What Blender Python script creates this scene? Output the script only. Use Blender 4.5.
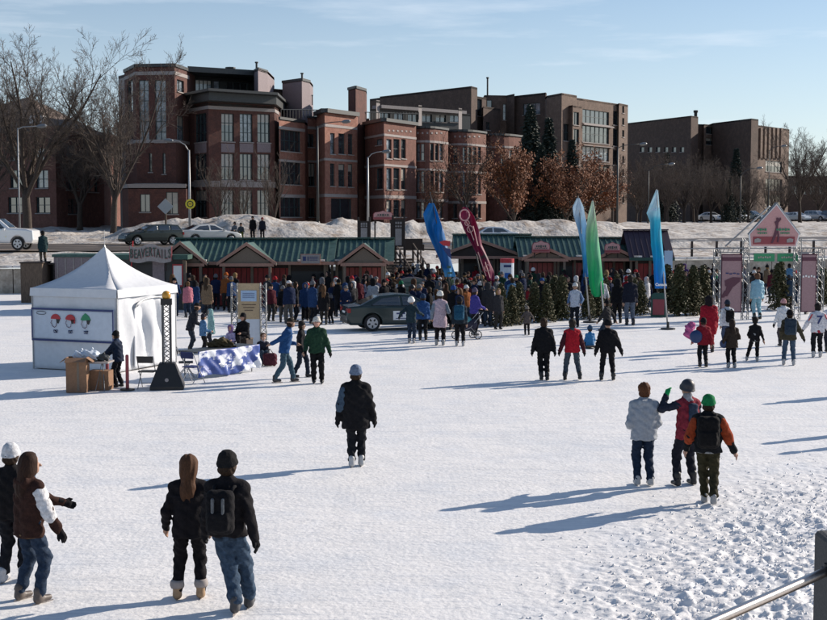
import bpy, math, random
import numpy as np
from mathutils import Vector, Matrix
R = math.radians
SC = bpy.context.scene
for o in list(bpy.data.objects): bpy.data.objects.remove(o)
COL = SC.collection
# ------------------------------------------------------------ camera
HC = 4.5; F = 1300.0; PITCH = math.atan(92/1300.0)
cam = bpy.data.cameras.new('camera'); cam.sensor_width = 36; cam.lens = F/827*36
cam.clip_start = .1; cam.clip_end = 4000
camo = bpy.data.objects.new('camera', cam); COL.objects.link(camo)
camo.location = (0, 0, HC); camo.rotation_euler = (math.pi/2-PITCH, 0, 0)
SC.camera = camo
# ------------------------------------------------------------ light
SUN_AZ = R(61); SUN_EL = R(24)
w = bpy.data.worlds.new("World"); SC.world = w; w.use_nodes = True
nt = w.node_tree; nt.nodes.clear()
def N(nt, t, **k):
    n = nt.nodes.new(t)
    for a, b in k.items(): setattr(n, a, b)
    return n
wo = N(nt, 'ShaderNodeOutputWorld'); bg = N(nt, 'ShaderNodeBackground'); bg.inputs[1].default_value = .086
sky = N(nt, 'ShaderNodeTexSky'); sky.sky_type = 'NISHITA'; sky.sun_disc = False
sky.sun_elevation = SUN_EL; sky.sun_rotation = SUN_AZ
sky.air_density = 1.0; sky.dust_density = .3; sky.ozone_density = 3.5; sky.altitude = 80
# thin cirrus
tc = N(nt, 'ShaderNodeTexCoord'); mp = N(nt, 'ShaderNodeMapping'); mp.inputs['Scale'].default_value = (1.6, 1.6, 14)
mp.inputs['Rotation'].default_value = (0, R(7), 0)
nz = N(nt, 'ShaderNodeTexNoise'); nz.inputs['Scale'].default_value = 2.4; nz.inputs['Detail'].default_value = 7; nz.inputs['Roughness'].default_value = .6
cr = N(nt, 'ShaderNodeValToRGB'); cr.color_ramp.elements[0].position = .42; cr.color_ramp.elements[1].position = .74
cr.color_ramp.elements[1].color = (.85, .85, .85, 1); cr.color_ramp.elements[0].color = (0, 0, 0, 1)
mx = N(nt, 'ShaderNodeMix', data_type='RGBA'); mx.inputs['B'].default_value = (8.0, 8.7, 9.6, 1)
L = nt.links.new
L(tc.outputs['Generated'], mp.inputs[0]); L(mp.outputs[0], nz.inputs[0]); L(nz.outputs[0], cr.inputs[0])
sz = N(nt, 'ShaderNodeSeparateXYZ'); L(tc.outputs['Generated'], sz.inputs[0])
hz = N(nt, 'ShaderNodeMapRange'); hz.interpolation_type = 'SMOOTHSTEP'; hz.inputs[1].default_value = .02; hz.inputs[2].default_value = .30; hz.inputs[3].default_value = 1; hz.inputs[4].default_value = .3; L(sz.outputs[2], hz.inputs[0])
cm = N(nt, 'ShaderNodeMath', operation='MULTIPLY'); L(cr.outputs[0], cm.inputs[0]); L(hz.outputs[0], cm.inputs[1])
h2 = N(nt, 'ShaderNodeMapRange'); h2.inputs[1].default_value = -.02; h2.inputs[2].default_value = .24; h2.inputs[3].default_value = .55; h2.inputs[4].default_value = .0; L(sz.outputs[2], h2.inputs[0])
c2_ = N(nt, 'ShaderNodeMath', operation='MAXIMUM'); L(cm.outputs[0], c2_.inputs[0]); L(h2.outputs[0], c2_.inputs[1])
L(c2_.outputs[0], mx.inputs['Factor']); L(sky.outputs[0], mx.inputs['A']); L(mx.outputs['Result'], bg.inputs[0]); L(bg.outputs[0], wo.inputs[0])
sl = bpy.data.lights.new('sun', 'SUN'); sl.energy = 5.0; sl.angle = R(.5); sl.color = (1, .89, .77)
so = bpy.data.objects.new('sun', sl); COL.objects.link(so)
SD = Vector((math.sin(SUN_AZ)*math.cos(SUN_EL), math.cos(SUN_AZ)*math.cos(SUN_EL), math.sin(SUN_EL)))
so.rotation_euler = SD.to_track_quat('Z', 'Y').to_euler(); so.location = (60, 40, 60)
SC.view_settings.view_transform = 'Standard'; SC.view_settings.look = 'None'
SC.view_settings.exposure = .38; SC.view_settings.gamma = 1; SC.view_settings.use_curve_mapping = False
# ------------------------------------------------------------ helpers
def ray(px, py):
    u = (px-413.5)/F; v = (310-py)/F; c, s = math.cos(PITCH), math.sin(PITCH)
    return np.array([u, c+v*s, -s+v*c])
def at(px, py, z=0.0):
    d = ray(px, py); t = (z-HC)/d[2]; return (d[0]*t, d[1]*t, z)
def atY(px, py, Y):
    d = ray(px, py); t = Y/d[1]; return (d[0]*t, Y, HC+d[2]*t)
def XY(px, Y, z=3.0):            # x of a column px at distance Y
    c, s = math.cos(PITCH), math.sin(PITCH); return (px-413.5)/F*(Y*c+(HC-z)*s)
def zat(py, Y): return atY(413.5, py, Y)[2]
def tag(o, label=None, cat=None, group=None, kind=None):
    if label: o['label'] = label
    if cat: o['category'] = cat
    if group: o['group'] = group
    if kind: o['kind'] = kind
    return o
def empty(name, loc=(0, 0, 0), rz=0, label=None, cat=None, group=None, parent=None):
    o = bpy.data.objects.new(name, None); COL.objects.link(o); o.location = loc; o.rotation_euler = (0, 0, rz)
    o.empty_display_size = .2
    if parent: o.parent = parent
    return tag(o, label, cat, group)
def copy_tree(o, parent=None):
    c = o.copy(); COL.objects.link(c)
    if parent: c.parent = parent
    for ch in list(o.children): copy_tree(ch, c)
    return c
def link(name, me, m, parent=None, color=None, smooth=False, loc=None, rz=None):
    if m and not me.materials: me.materials.append(m)
    if smooth: me.polygons.foreach_set('use_smooth', [True]*len(me.polygons))
    o = bpy.data.objects.new(name, me); COL.objects.link(o)
    if parent: o.parent = parent
    if color: o.color = (*color[:3], 1)
    if loc is not None: o.location = loc
    if rz is not None: o.rotation_euler = (0, 0, rz)
    return o
class MB:
    def __init__(s): s.v = []; s.f = []
    def quad(s, a, b, c, d):
        n = len(s.v); s.v += [tuple(a), tuple(b), tuple(c), tuple(d)]; s.f.append((n, n+1, n+2, n+3)); return s
    def poly(s, pts):
        n = len(s.v); s.v += [tuple(p) for p in pts]; s.f.append(tuple(range(n, n+len(pts)))); return s
    def box(s, c, d, rz=0, tilt=None):
        n = len(s.v); ca, sa = math.cos(rz), math.sin(rz)
        for z in (-1, 1):
            for x, y in ((-1, -1), (1, -1), (1, 1), (-1, 1)):
                X, Y, Z = x*d[0]/2, y*d[1]/2, z*d[2]/2
                if tilt: q = tilt @ Vector((X, Y, Z)); X, Y, Z = q
                s.v.append((c[0]+X*ca-Y*sa, c[1]+X*sa+Y*ca, c[2]+Z))
        s.f += [tuple(n+i for i in q) for q in ((3, 2, 1, 0), (4, 5, 6, 7), (0, 1, 5, 4), (1, 2, 6, 5), (2, 3, 7, 6), (3, 0, 4, 7))]
        return s
    def prism(s, pts, z0, z1):      # plan polygon extruded in z (ccw)
        n = len(s.v); k = len(pts)
        s.v += [(p[0], p[1], z0) for p in pts]+[(p[0], p[1], z1) for p in pts]
        s.f.append(tuple(n+i for i in reversed(range(k)))); s.f.append(tuple(n+k+i for i in range(k)))
        for i in range(k): j = (i+1) % k; s.f.append((n+i, n+j, n+k+j, n+k+i))
        return s
    def slab(s, pts, off):          # any planar polygon (3d) extruded by vector off
        n = len(s.v); k = len(pts)
        s.v += [tuple(p) for p in pts]+[tuple(p[i]+off[i] for i in range(3)) for p in pts]
        s.f.append(tuple(n+i for i in range(k))); s.f.append(tuple(n+k+i for i in reversed(range(k))))
        for i in range(k): j = (i+1) % k; s.f.append((n+i, n+k+i, n+k+j, n+j))
        return s
    def tube(s, pts, rad, n=6, cap=True):
        pts = [Vector(p) for p in pts]
        if not isinstance(rad, (list, tuple)): rad = [rad]*len(pts)
        b = len(s.v)
        for i, p in enumerate(pts):
            d = (pts[min(i+1, len(pts)-1)]-pts[max(i-1, 0)])
            if d.length < 1e-9: d = Vector((0, 0, 1))
            d.normalize(); a = d.cross(Vector((0, 0, 1)) if abs(d.z) < .95 else Vector((0, 1, 0))).normalized(); c = d.cross(a)
            for k in range(n):
                t = 2*math.pi*k/n; q = p+(a*math.cos(t)+c*math.sin(t))*rad[i]; s.v.append((q.x, q.y, q.z))
        for i in range(len(pts)-1):
            for k in range(n): s.f.append((b+i*n+k, b+i*n+(k+1) % n, b+(i+1)*n+(k+1) % n, b+(i+1)*n+k))
        if cap:
            s.f.append(tuple(b+k for k in reversed(range(n)))); s.f.append(tuple(b+(len(pts)-1)*n+k for k in range(n)))
        return s
    def lathe(s, prof, c=(0, 0, 0), n=12, ang=0):
        b = len(s.v)
        for r, z in prof:
            for k in range(n): t = 2*math.pi*k/n+ang; s.v.append((c[0]+r*math.cos(t), c[1]+r*math.sin(t), c[2]+z))
        for i in range(len(prof)-1):
            for k in range(n): s.f.append((b+i*n+k, b+i*n+(k+1) % n, b+(i+1)*n+(k+1) % n, b+(i+1)*n+k))
        s.f.append(tuple(b+k for k in reversed(range(n)))); s.f.append(tuple(b+(len(prof)-1)*n+k for k in range(n)))
        return s
    def mesh(s, name, off=None):
        me = bpy.data.meshes.new(name); v = s.v
        if off is not None: v = [(a-off[0], b-off[1], c-off[2]) for a, b, c in v]
        me.from_pydata(v, [], s.f); me.update(); return me
    def build(s, name, m, parent=None, off=None, color=None, smooth=False, loc=None, rz=None):
        return link(name, s.mesh(name, off), m, parent, color, smooth, loc, rz)
def npmesh(name, V, Q):
    me = bpy.data.meshes.new(name); V = np.asarray(V, np.float32); Q = np.asarray(Q, np.int32)
    me.vertices.add(len(V)); me.vertices.foreach_set('co', V.ravel())
    k = Q.shape[1]; me.loops.add(Q.size); me.loops.foreach_set('vertex_index', Q.ravel())
    me.polygons.add(len(Q)); me.polygons.foreach_set('loop_start', np.arange(0, Q.size, k, dtype=np.int32))
    me.polygons.foreach_set('use_smooth', np.ones(len(Q), bool)); me.update(calc_edges=True); return me
# value noise
def _h(i, j): 
    n = (i*374761393+j*668265263) & 0x7fffffff; n = ((n ^ (n >> 13))*1274126177) & 0x7fffffff
    return ((n ^ (n >> 16)) & 0xffff)/65535.0
def vn(x, y):
    x = np.asarray(x, float); y = np.asarray(y, float); i = np.floor(x).astype(np.int64); j = np.floor(y).astype(np.int64)
    a = x-i; b = y-j; a = a*a*(3-2*a); b = b*b*(3-2*b)
    return (_h(i, j)*(1-a)+_h(i+1, j)*a)*(1-b)+(_h(i, j+1)*(1-a)+_h(i+1, j+1)*a)*b
def fbm(x, y, o=4):
    t = 0; s = 1.0; n = 0
    for k in range(o): t = t+vn(x*2**k+17*k, y*2**k-9*k)*s; n += s; s *= .5
    return t/n
# ------------------------------------------------------------ materials
MATS = {}
def mat(name, col=(.5, .5, .5), rough=.8, metal=0.0, var=.15, scale=6.0, bump=0.0, bscale=40.0, col2=None, f2=(.45, .6), spec=.5, objcol=False, ior=None, emit=0, stretch=(1, 1, 1), sheen=0, trans=0, coord='Object'):
    if name in MATS: return MATS[name]
    m = bpy.data.materials.new(name); m.use_nodes = True; nt = m.node_tree; L = nt.links.new
    b = nt.nodes['Principled BSDF']; b.inputs['Roughness'].default_value = rough; b.inputs['Metallic'].default_value = metal
    b.inputs['Specular IOR Level'].default_value = spec
    if ior: b.inputs['IOR'].default_value = ior
    if sheen: b.inputs['Sheen Weight'].default_value = sheen
    tc = N(nt, 'ShaderNodeTexCoord'); mp = N(nt, 'ShaderNodeMapping'); mp.inputs['Scale'].default_value = stretch
    L(tc.outputs[coord], mp.inputs[0])
    nz = N(nt, 'ShaderNodeTexNoise'); nz.inputs['Scale'].default_value = scale; nz.inputs['Detail'].default_value = 5; nz.inputs['Roughness'].default_value = .6
    L(mp.outputs[0], nz.inputs[0])
    if objcol: oi = N(nt, 'ShaderNodeObjectInfo'); src = oi.outputs['Color']
    else: rgb = N(nt, 'ShaderNodeRGB'); rgb.outputs[0].default_value = (*col, 1); src = rgb.outputs[0]
    if col2:
        r = N(nt, 'ShaderNodeMapRange'); r.inputs[1].default_value = f2[0]; r.inputs[2].default_value = f2[1]; L(nz.outputs[0], r.inputs[0])
        mx = N(nt, 'ShaderNodeMix', data_type='RGBA'); mx.inputs['B'].default_value = (*col2, 1); L(src, mx.inputs['A']); L(r.outputs[0], mx.inputs['Factor']); src = mx.outputs['Result']
    if var:
        n2 = N(nt, 'ShaderNodeTexNoise'); n2.inputs['Scale'].default_value = scale*3.7; n2.inputs['Detail'].default_value = 4; L(mp.outputs[0], n2.inputs[0])
        r = N(nt, 'ShaderNodeMapRange'); r.inputs[1].default_value = .3; r.inputs[2].default_value = .7; r.inputs[3].default_value = 1-var; r.inputs[4].default_value = 1+var; L(n2.outputs[0], r.inputs[0])
        mu = N(nt, 'ShaderNodeVectorMath', operation='SCALE'); L(src, mu.inputs[0]); L(r.outputs[0], mu.inputs['Scale']); src = mu.outputs[0]
    L(src, b.inputs['Base Color'])
    if bump:
        n3 = N(nt, 'ShaderNodeTexNoise'); n3.inputs['Scale'].default_value = bscale; n3.inputs['Detail'].default_value = 4; L(mp.outputs[0], n3.inputs[0])
        bp = N(nt, 'ShaderNodeBump'); bp.inputs['Strength'].default_value = 1; bp.inputs['Distance'].default_value = bump; L(n3.outputs[0], bp.inputs['Height']); L(bp.outputs[0], b.inputs['Normal'])
    if emit: L(src, b.inputs['Emission Color']); b.inputs['Emission Strength'].default_value = emit
    if trans: b.inputs['Transmission Weight'].default_value = trans
    MATS[name] = m; return m
M = dict(
 snowbank=mat('dirty_snow', (.50, .475, .445), .9, var=.18, scale=.9, bump=.09, bscale=3.0, col2=(.26, .21, .17), f2=(.46, .66)),
 pile=mat('ploughed_snow', (.68, .65, .62), .9, var=.15, scale=1.6, bump=.12, bscale=4.0, col2=(.28, .24, .20), f2=(.5, .75)),
 road=mat('slushy_asphalt', (.075, .062, .052), .6, var=.3, scale=.5, bump=.02, bscale=8, col2=(.26, .22, .19), f2=(.52, .75), stretch=(.25, 1, 1)),
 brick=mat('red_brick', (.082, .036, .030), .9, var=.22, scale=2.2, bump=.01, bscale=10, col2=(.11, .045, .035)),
 brick_lit=mat('sunlit_pinkish_brick', (.22, .095, .068), .9, var=.2, scale=2.2, bump=.01, bscale=10, col2=(.27, .13, .095)),  # paler pinkish brick: sunlight on the lit fronts put into its colour
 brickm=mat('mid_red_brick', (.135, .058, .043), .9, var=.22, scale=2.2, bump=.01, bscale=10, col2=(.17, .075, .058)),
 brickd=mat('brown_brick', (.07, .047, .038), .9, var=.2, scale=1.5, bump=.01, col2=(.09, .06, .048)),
 brickd_lit=mat('sunlit_brown_brick', (.125, .085, .066), .9, var=.2, scale=1.5, bump=.01, col2=(.16, .11, .085)),  # brown brick in a paler copy, sun on the lit faces painted in
 stone=mat('pale_stone_trim', (.30, .27, .26), .85, var=.15, scale=3),
 spandrel=mat('grey_spandrel', (.22, .18, .19), .8, var=.15, scale=3),
 cornice=mat('dark_metal_cornice', (.035, .04, .042), .5, var=.2, scale=2),
 darkroof=mat('roof_membrane', (.05, .05, .05), .9, var=.2),
 brownroof=mat('brown_shingle_roof', (.13, .095, .075), .9, var=.25, scale=3, bump=.02, bscale=12),
 glass=mat('window_glass', (.018, .026, .034), .06, var=.3, scale=1.1, spec=.9, ior=1.9),
 glassp=mat('curtained_glass', (.25, .29, .33), .12, var=.35, scale=1.3, spec=.8, ior=1.8, col2=(.05, .07, .09), f2=(.4, .7)),
 blind=mat('drawn_blind_glass', (.34, .31, .27), .3, var=.1, scale=2, spec=.8, ior=1.7),
 frame=mat('window_frame', (.03, .05, .055), .5, var=.1),
 wood=mat('weathered_wood', (.12, .085, .06), .85, var=.3, scale=6, bump=.004, stretch=(1, 1, .2)),
 wooddark=mat('dark_stained_wood', (.035, .024, .02), .8, var=.3, scale=6),
 concrete=mat('concrete', (.30, .26, .21), .9, var=.18, scale=1.5, bump=.01, bscale=20, col2=(.42, .37, .31)),
 post=mat('dark_granite_post', (.045, .047, .05), .8, var=.25, scale=30, bump=.004, bscale=80),
 steel=mat('brushed_steel', (.42, .38, .36), .28, 1, var=.08, scale=10, bump=.0004, bscale=200),
 alu=mat('aluminium_truss', (.22, .23, .24), .5, .7, var=.1),
 galv=mat('galvanised_steel', (.34, .35, .36), .5, .6, var=.1),
 black=mat('black_paint', (.012, .012, .013), .5, var=.2),
 greenroof=mat('green_metal_roof', (.030, .080, .070), .6, .05, var=.25, scale=1.5, col2=(.05, .105, .09)),
 greentrim=mat('green_trim', (.02, .07, .055), .6, var=.15),
 purpleroof=mat('plum_roof', (.042, .025, .042), .6, var=.15),
 redwall=mat('red_board', (.27, .036, .032), .75, var=.2, scale=3, stretch=(1, 1, .3)),
 redwall_lit=mat('sunlit_red_board', (.34, .085, .075), .8, var=.2, scale=3, stretch=(1, 1, .3)),  # red board made paler; the light on the kiosk fronts is in its colour
 tan=mat('tan_panel', (.18, .14, .105), .8, var=.12),
 beige=mat('beige_panel', (.42, .32, .20), .8, var=.1),
 fascia=mat('salmon_wood_fascia', (.36, .20, .15), .75, var=.15),
 white=mat('white_paint', (.75, .75, .74), .6, var=.05),
 canvas=mat('white_tent_canvas', (.60, .62, .65), .75, var=.04, scale=2, bump=.02, bscale=2.2),
 bannerw=mat('pale_banner_vinyl', (.52, .58, .66), .5, var=.05, scale=2, bump=.01, bscale=4),
 navy=mat('navy_print', (.015, .03, .13), .5, var=.1),
 blue=mat('blue_print', (.01, .09, .36), .5, var=.15),
 pale=mat('pale_blue_print', (.32, .45, .62), .5, var=.1),
 red=mat('red_print', (.42, .02, .03), .5, var=.1),
 green=mat('green_print', (.02, .22, .10), .5, var=.1),
 pink=mat('pink_print', (.52, .28, .27), .6, var=.1),
 pinkd=mat('crimson_print', (.26, .05, .06), .6, var=.1),
 mauve=mat('mauve_print', (.33, .20, .21), .6, var=.1),
 plum=mat('plum_print', (.10, .03, .05), .6, var=.1),
 card=mat('cardboard', (.23, .13, .075), .85, var=.12, scale=4),
 rubber=mat('tyre_rubber', (.014, .014, .015), .8, var=.2),
 rim=mat('alloy_rim', (.45, .46, .48), .35, .7, var=.05),
 paint=mat('car_paint', rough=.22, objcol=True, var=.04, scale=3, metal=.25, spec=.6),
 cglass=mat('car_glass', (.012, .016, .02), .05, var=.1, spec=.9, ior=1.8),
 tail=mat('tail_lamp', (.30, .01, .012), .25, var=.05),
 head=mat('head_lamp', (.6, .6, .6), .15, var=.05),
 cloth=mat('garment_fabric', rough=.9, objcol=True, var=.28, scale=7, bump=.006, bscale=45, spec=.15),
 shell=mat('nylon_shell', rough=.65, spec=.3, objcol=True, var=.15, scale=6, bump=.006, bscale=26),
 skin=mat('skin', rough=.55, objcol=True, var=.06, scale=20),
 hair=mat('hair', rough=.75, spec=.2, objcol=True, var=.35, scale=30, bump=.004, bscale=60, stretch=(1, 1, .25)),
 leather=mat('boot_leather', rough=.5, objcol=True, var=.15, scale=20),
 twig=mat('sunlit_twig_bark', (.105, .082, .068), .95, var=.3, scale=3),  # bark colour lightened to carry the sun on the twigs
 bark=mat('tree_bark', (.058, .044, .036), .95, var=.3, scale=3, bump=.01, bscale=14),
 needle=mat('fir_needles', (.050, .052, .018), .8, var=.45, scale=5, col2=(.105, .082, .030), f2=(.45, .7)),
 needled=mat('spruce_needles', (.014, .024, .016), .8, var=.4, scale=2),
 rust=mat('russet_leaves', (.21, .072, .024), .8, var=.45, scale=2.2, col2=(.13, .045, .02)),
 yellow=mat('yellow_print', (.75, .62, .03), .5, var=.05),
 amber=mat('amber_lens', (.5, .25, .03), .2, var=.1),
)
# ------------------------------------------------------------ signed-distance modelling (smooth closed surfaces)
def smin(a, b, k):
    h = np.clip(.5+.5*(b-a)/k, 0, 1); return b+(a-b)*h-k*h*(1-h)
def smax(a, b, k): return -smin(-a, -b, k)
def rc(P, a, b, r1, r2, sy=1.0, sx=1.0):
    ax = ((P[0]-a[0])*sx, (P[1]-a[1])*sy, (P[2]-a[2])); ba = ((b[0]-a[0])*sx, (b[1]-a[1])*sy, b[2]-a[2])
    q = ba[0]**2+ba[1]**2+ba[2]**2
    t = np.clip((ax[0]*ba[0]+ax[1]*ba[1]+ax[2]*ba[2])/max(q, 1e-9), 0, 1)
    return np.sqrt((ax[0]-t*ba[0])**2+(ax[1]-t*ba[1])**2+(ax[2]-t*ba[2])**2)-(r1+(r2-r1)*t)
def rbox(P, c, d, r):
    q = [np.abs(P[i]-c[i])-(d[i]/2-r) for i in range(3)]
    return np.sqrt(sum(np.maximum(x, 0)**2 for x in q))+np.minimum(np.maximum(q[0], np.maximum(q[1], q[2])), 0)-r
def grid(lo, hi, h):
    ax = [np.arange(lo[i]-2*h, hi[i]+3*h, h, dtype=np.float32) for i in range(3)]
    return (ax[0][:, None, None], ax[1][None, :, None], ax[2][None, None, :]), (ax[0][0], ax[1][0], ax[2][0])
def nets(f, org, h):
    f = np.asarray(f, np.float32); f = f.copy()
    f[0] = f[-1] = 1; f[:, 0] = f[:, -1] = 1; f[:, :, 0] = f[:, :, -1] = 1
    s = f < 0; nx, ny, nz = f.shape
    c = np.zeros((nx-1, ny-1, nz-1), np.int8)
    for i in (0, 1):
        for j in (0, 1):
            for k in (0, 1): c += s[i:nx-1+i, j:ny-1+j, k:nz-1+k]
    A = np.argwhere((c > 0) & (c < 8))
    if len(A) == 0: return np.zeros((0, 3)), np.zeros((0, 4), int)
    acc = np.zeros((len(A), 3)); cnt = np.zeros(len(A))
    cor = [(i, j, k) for i in (0, 1) for j in (0, 1) for k in (0, 1)]
    for a in cor:
        for ax in range(3):
            if a[ax]: continue
            b = list(a); b[ax] = 1
            fa = f[A[:, 0]+a[0], A[:, 1]+a[1], A[:, 2]+a[2]]; fb = f[A[:, 0]+b[0], A[:, 1]+b[1], A[:, 2]+b[2]]
            m = (fa < 0) != (fb < 0); t = np.where(m, fa/np.where(m, fa-fb, 1), 0)
            p = np.array(a, float)[None].repeat(len(A), 0); p[:, ax] = t
            acc += p*m[:, None]; cnt += m
    V = (A+acc/cnt[:, None])*h+np.array(org)
    ids = np.full(c.shape, -1, np.int64); ids[A[:, 0], A[:, 1], A[:, 2]] = np.arange(len(A))
    Q = []
    for ax in range(3):
        sl0 = [slice(None)]*3; sl1 = [slice(None)]*3; sl0[ax] = slice(0, -1); sl1[ax] = slice(1, None)
        s0 = s[tuple(sl0)]; s1 = s[tuple(sl1)]; o1, o2 = (ax+1) % 3, (ax+2) % 3
        E = np.argwhere(s0 != s1); E = E[(E[:, o1] > 0) & (E[:, o2] > 0)]
        E = E[(E[:, o1] < f.shape[o1]-1) & (E[:, o2] < f.shape[o2]-1)]
        ins = s0[E[:, 0], E[:, 1], E[:, 2]]
        def g(a, b):
            q = E.copy(); q[:, o1] -= a; q[:, o2] -= b; return ids[q[:, 0], q[:, 1], q[:, 2]]
        q = np.stack([g(1, 1), g(0, 1), g(0, 0), g(1, 0)], 1); q[~ins] = q[~ins][:, ::-1]; Q.append(q)
    Q = np.concatenate(Q); Q = Q[(Q >= 0).all(1)]
    return V, Q
def snmesh(name, fn, lo, hi, h, scale=1.0):
    P, org = grid(lo, hi, h); f = fn(P); V, Q = nets(np.broadcast_to(f, (P[0].size, P[1].size, P[2].size)), org, h)
    return npmesh(name, V*scale, Q)
def ik(a, t, l1, l2, bend):
    a = Vector(a); t = Vector(t); d = t-a; L = d.length
    if L > (l1+l2)*.995: t = a+d*((l1+l2)*.995/L); d = t-a; L = d.length
    u = d/L; x = (l1*l1-l2*l2+L*L)/(2*L); h = math.sqrt(max(l1*l1-x*x, 0))
    b = Vector(bend); b = (b-u*b.dot(u)).normalized()
    return a+u*x+b*h, t
def wr(P, amp, k):   # cloth folds
    if 20 < k < 40: amp *= 1.5
    return .7*amp*np.sin((P[0]*1.3+P[2])*k*.8+3*np.sin(P[1]*k*.5+P[2]*k*.21))*np.sin(P[2]*k*.37+P[0]*9)+amp*(np.sin(P[2]*k+np.sin(P[0]*k*.7+1.3)*1.6)*np.sin(P[0]*k*.55+P[1]*k*.8+np.sin(P[2]*k*.3)*2)+.6*np.sin(P[2]*k*1.9+P[0]*k*1.1-P[1]*k*1.3))
DK = (.012, .012, .014)
def figure(name='person', loc=(0, 0, 0), rz=0, H=1.75, vox=.022, feet=((-.11, .02, 0), (.11, -.02, 0)), hands=((-.24, .03, .80), (.24, .05, .80)),
           lean=.02, pelvis=.94, hem=.80, bulk=1.0, headk=1.0, jc=DK, tc=DK, hc=DK, sc=DK, hat='beanie', hatc=None, skin=(.36, .2, .14), hairc=(.03, .017, .01),
           shoe='boot', gc=None, sleeve=None, long_hair=False, hood=False, flare=1.0, label=None, group=None, headyaw=0, elbow=(0, -1, -.2),
           jm='cloth', collar=None, hips=0.0, sidepatch=None, parent=None, cat='person', twist=0.0, stripe=None, knee=(0, 1, 0), coat_open=False, eyes=False):
    s = H/1.75; rt = empty(name, loc, rz, label, cat, group)
    pz = pelvis; sh = Vector((0, lean, 0)); up = pz-.94
    hipL = Vector((-.095, hips, pz-.02)); hipR = Vector((.095, hips, pz-.02))
    ch = Vector((0, lean*.6, 1.25+up)); nk = Vector((0, lean, 1.455+up))
    hd = nk+Vector((0, .02+lean*.3, .165*headk))
    c, sn = math.cos(twist), math.sin(twist)
    shL = Vector((-.172*c, -.172*sn+lean*.9, 1.352+up)); shR = Vector((.172*c, .172*sn+lean*.9, 1.352+up))
    J = []
    for hp, ft in ((hipL, feet[0]), (hipR, feet[1])):
        an = (ft[0], ft[1], ft[2]+.085); kn, an = ik(hp, an, .44, .43, knee); J.append((hp, kn, an))
    A = []
    for q, (p, hh) in enumerate(((shL, hands[0]), (shR, hands[1]))):
        e = Vector(elbow); e.x += (-.35 if q == 0 else .35)
        el, wrp = ik(p, Vector(hh)+Vector((0, 0, up)), .29, .26, e); A.append((p, el, wrp, (wrp-el).normalized()))
    pts = [p for j in J for p in j]+[p for a in A for p in a[:3]]+[hd, hd+Vector((0, 0, .1))]
    lo = [min(p[i] for p in pts)-.2 for i in range(3)]; hi = [max(p[i] for p in pts)+.22 for i in range(3)]; lo[2] = -.02
    lo[0] = min(lo[0], -.3); hi[0] = max(hi[0], .3); hi[1] = max(hi[1], .24); lo[1] = min(lo[1], -.24)
    cy, sy_ = math.cos(headyaw), math.sin(headyaw)
    fw = Vector((-sy_, cy, 0)); rg = Vector((cy, sy_, 0))
    r = headk
    def handd(P, a, rr=1.0, fine=False):
        p, el, w_, d = a; side = -1 if a is A[0] else 1
        inn = Vector((-side, 0, 0)); inn = (inn-d*inn.dot(d)).normalized(); nrm = d.cross(inn)
        f = rc(P, w_, w_+d*.075, .030*rr, .036*rr)
        for k in range(4):
            o = nrm*((k-1.5)*.021); ln = (.062, .075, .07, .055)[k]; b0 = w_+d*.085+o
            f = smin(f, rc(P, b0, b0+d*ln*.55+inn*.006, .0115*rr, .011*rr), .008)
            f = smin(f, rc(P, b0+d*ln*.55+inn*.006, b0+d*ln*.95+inn*.03, .011*rr, .0095*rr), .006)
        tb = w_+d*.02-nrm*.025 if True else w_
        f = smin(f, rc(P, w_+d*.02-nrm*.022, w_+d*.065-nrm*.062, .017*rr, .012*rr), .012)
        f = smin(f, rc(P, w_+d*.065-nrm*.062, w_+d*.095-nrm*.066+inn*.008, .012*rr, .010*rr), .008)
        return f
    def fbody(P):
        f = rc(P, hd+Vector((0, -.012, .025*r)), hd+fw*.012+Vector((0, 0, -.03*r)), .098*r, .078*r)
        f = smin(f, rc(P, hd+fw*.05+Vector((0, 0, -.075*r)), hd+fw*.055+Vector((0, 0, -.085*r)), .042*r, .035*r), .04)   # jaw
        f = smin(f, rc(P, hd+fw*.098*r+Vector((0, 0, .0)), hd+fw*.115*r+Vector((0, 0, -.03*r)), .009, .015), .015)       # nose
        for sd in (-1, 1):
            f = smin(f, rc(P, hd+rg*sd*.09*r+Vector((0, 0, .02)), hd+rg*sd*.094*r+Vector((0, 0, -.025)), .016, .012), .01)
            f = smax(f, -rc(P, hd+fw*.108*r+rg*sd*.034*r+Vector((0, 0, .012)), hd+fw*.108*r+rg*sd*.036*r+Vector((0, 0, .012)), .014, .014), .012)
        f = smax(f, -rc(P, hd+fw*.105*r-rg*.02+Vector((0, 0, -.062*r)), hd+fw*.105*r+rg*.02+Vector((0, 0, -.062*r)), .005, .005), .008)
        f = smin(f, rc(P, nk+Vector((0, 0, -.05)), hd+Vector((0, -.01, -.05)), .055, .052), .03)
        f = smin(f, rc(P, Vector((0, hips, pz+.02)), ch, .12, .14, 1.35), .05)
        f = smin(f, rc(P, shL, shR, .05, .05), .05)
        for (a, b, w_, d) in A:
            f = smin(f, rc(P, a, b, .048, .038), .02); f = smin(f, rc(P, b, w_, .038, .027), .02)
        for hp, k, an in J:
            f = smin(f, rc(P, hp, k, .075, .052), .03); f = smin(f, rc(P, k, an, .05, .038), .02)
            f = smin(f, rc(P, an+Vector((0, -.02, -.045)), an+Vector((0, .12, -.055)), .034, .028), .02)
        if not gc:
            for a in A: f = smin(f, rc(P, a[2], a[2]+a[3]*.07, .03, .04), .02) if vox > .016 else smin(f, handd(P, a), .01)
            if vox > .016:
                for a in A: f = smin(f, rc(P, a[2]+a[3]*.06, a[2]+a[3]*.15, .030, .018), .02)
        return f
    body = link('body', snmesh('body', fbody, lo, hi, vox, s), M['skin'], rt, skin)
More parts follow.
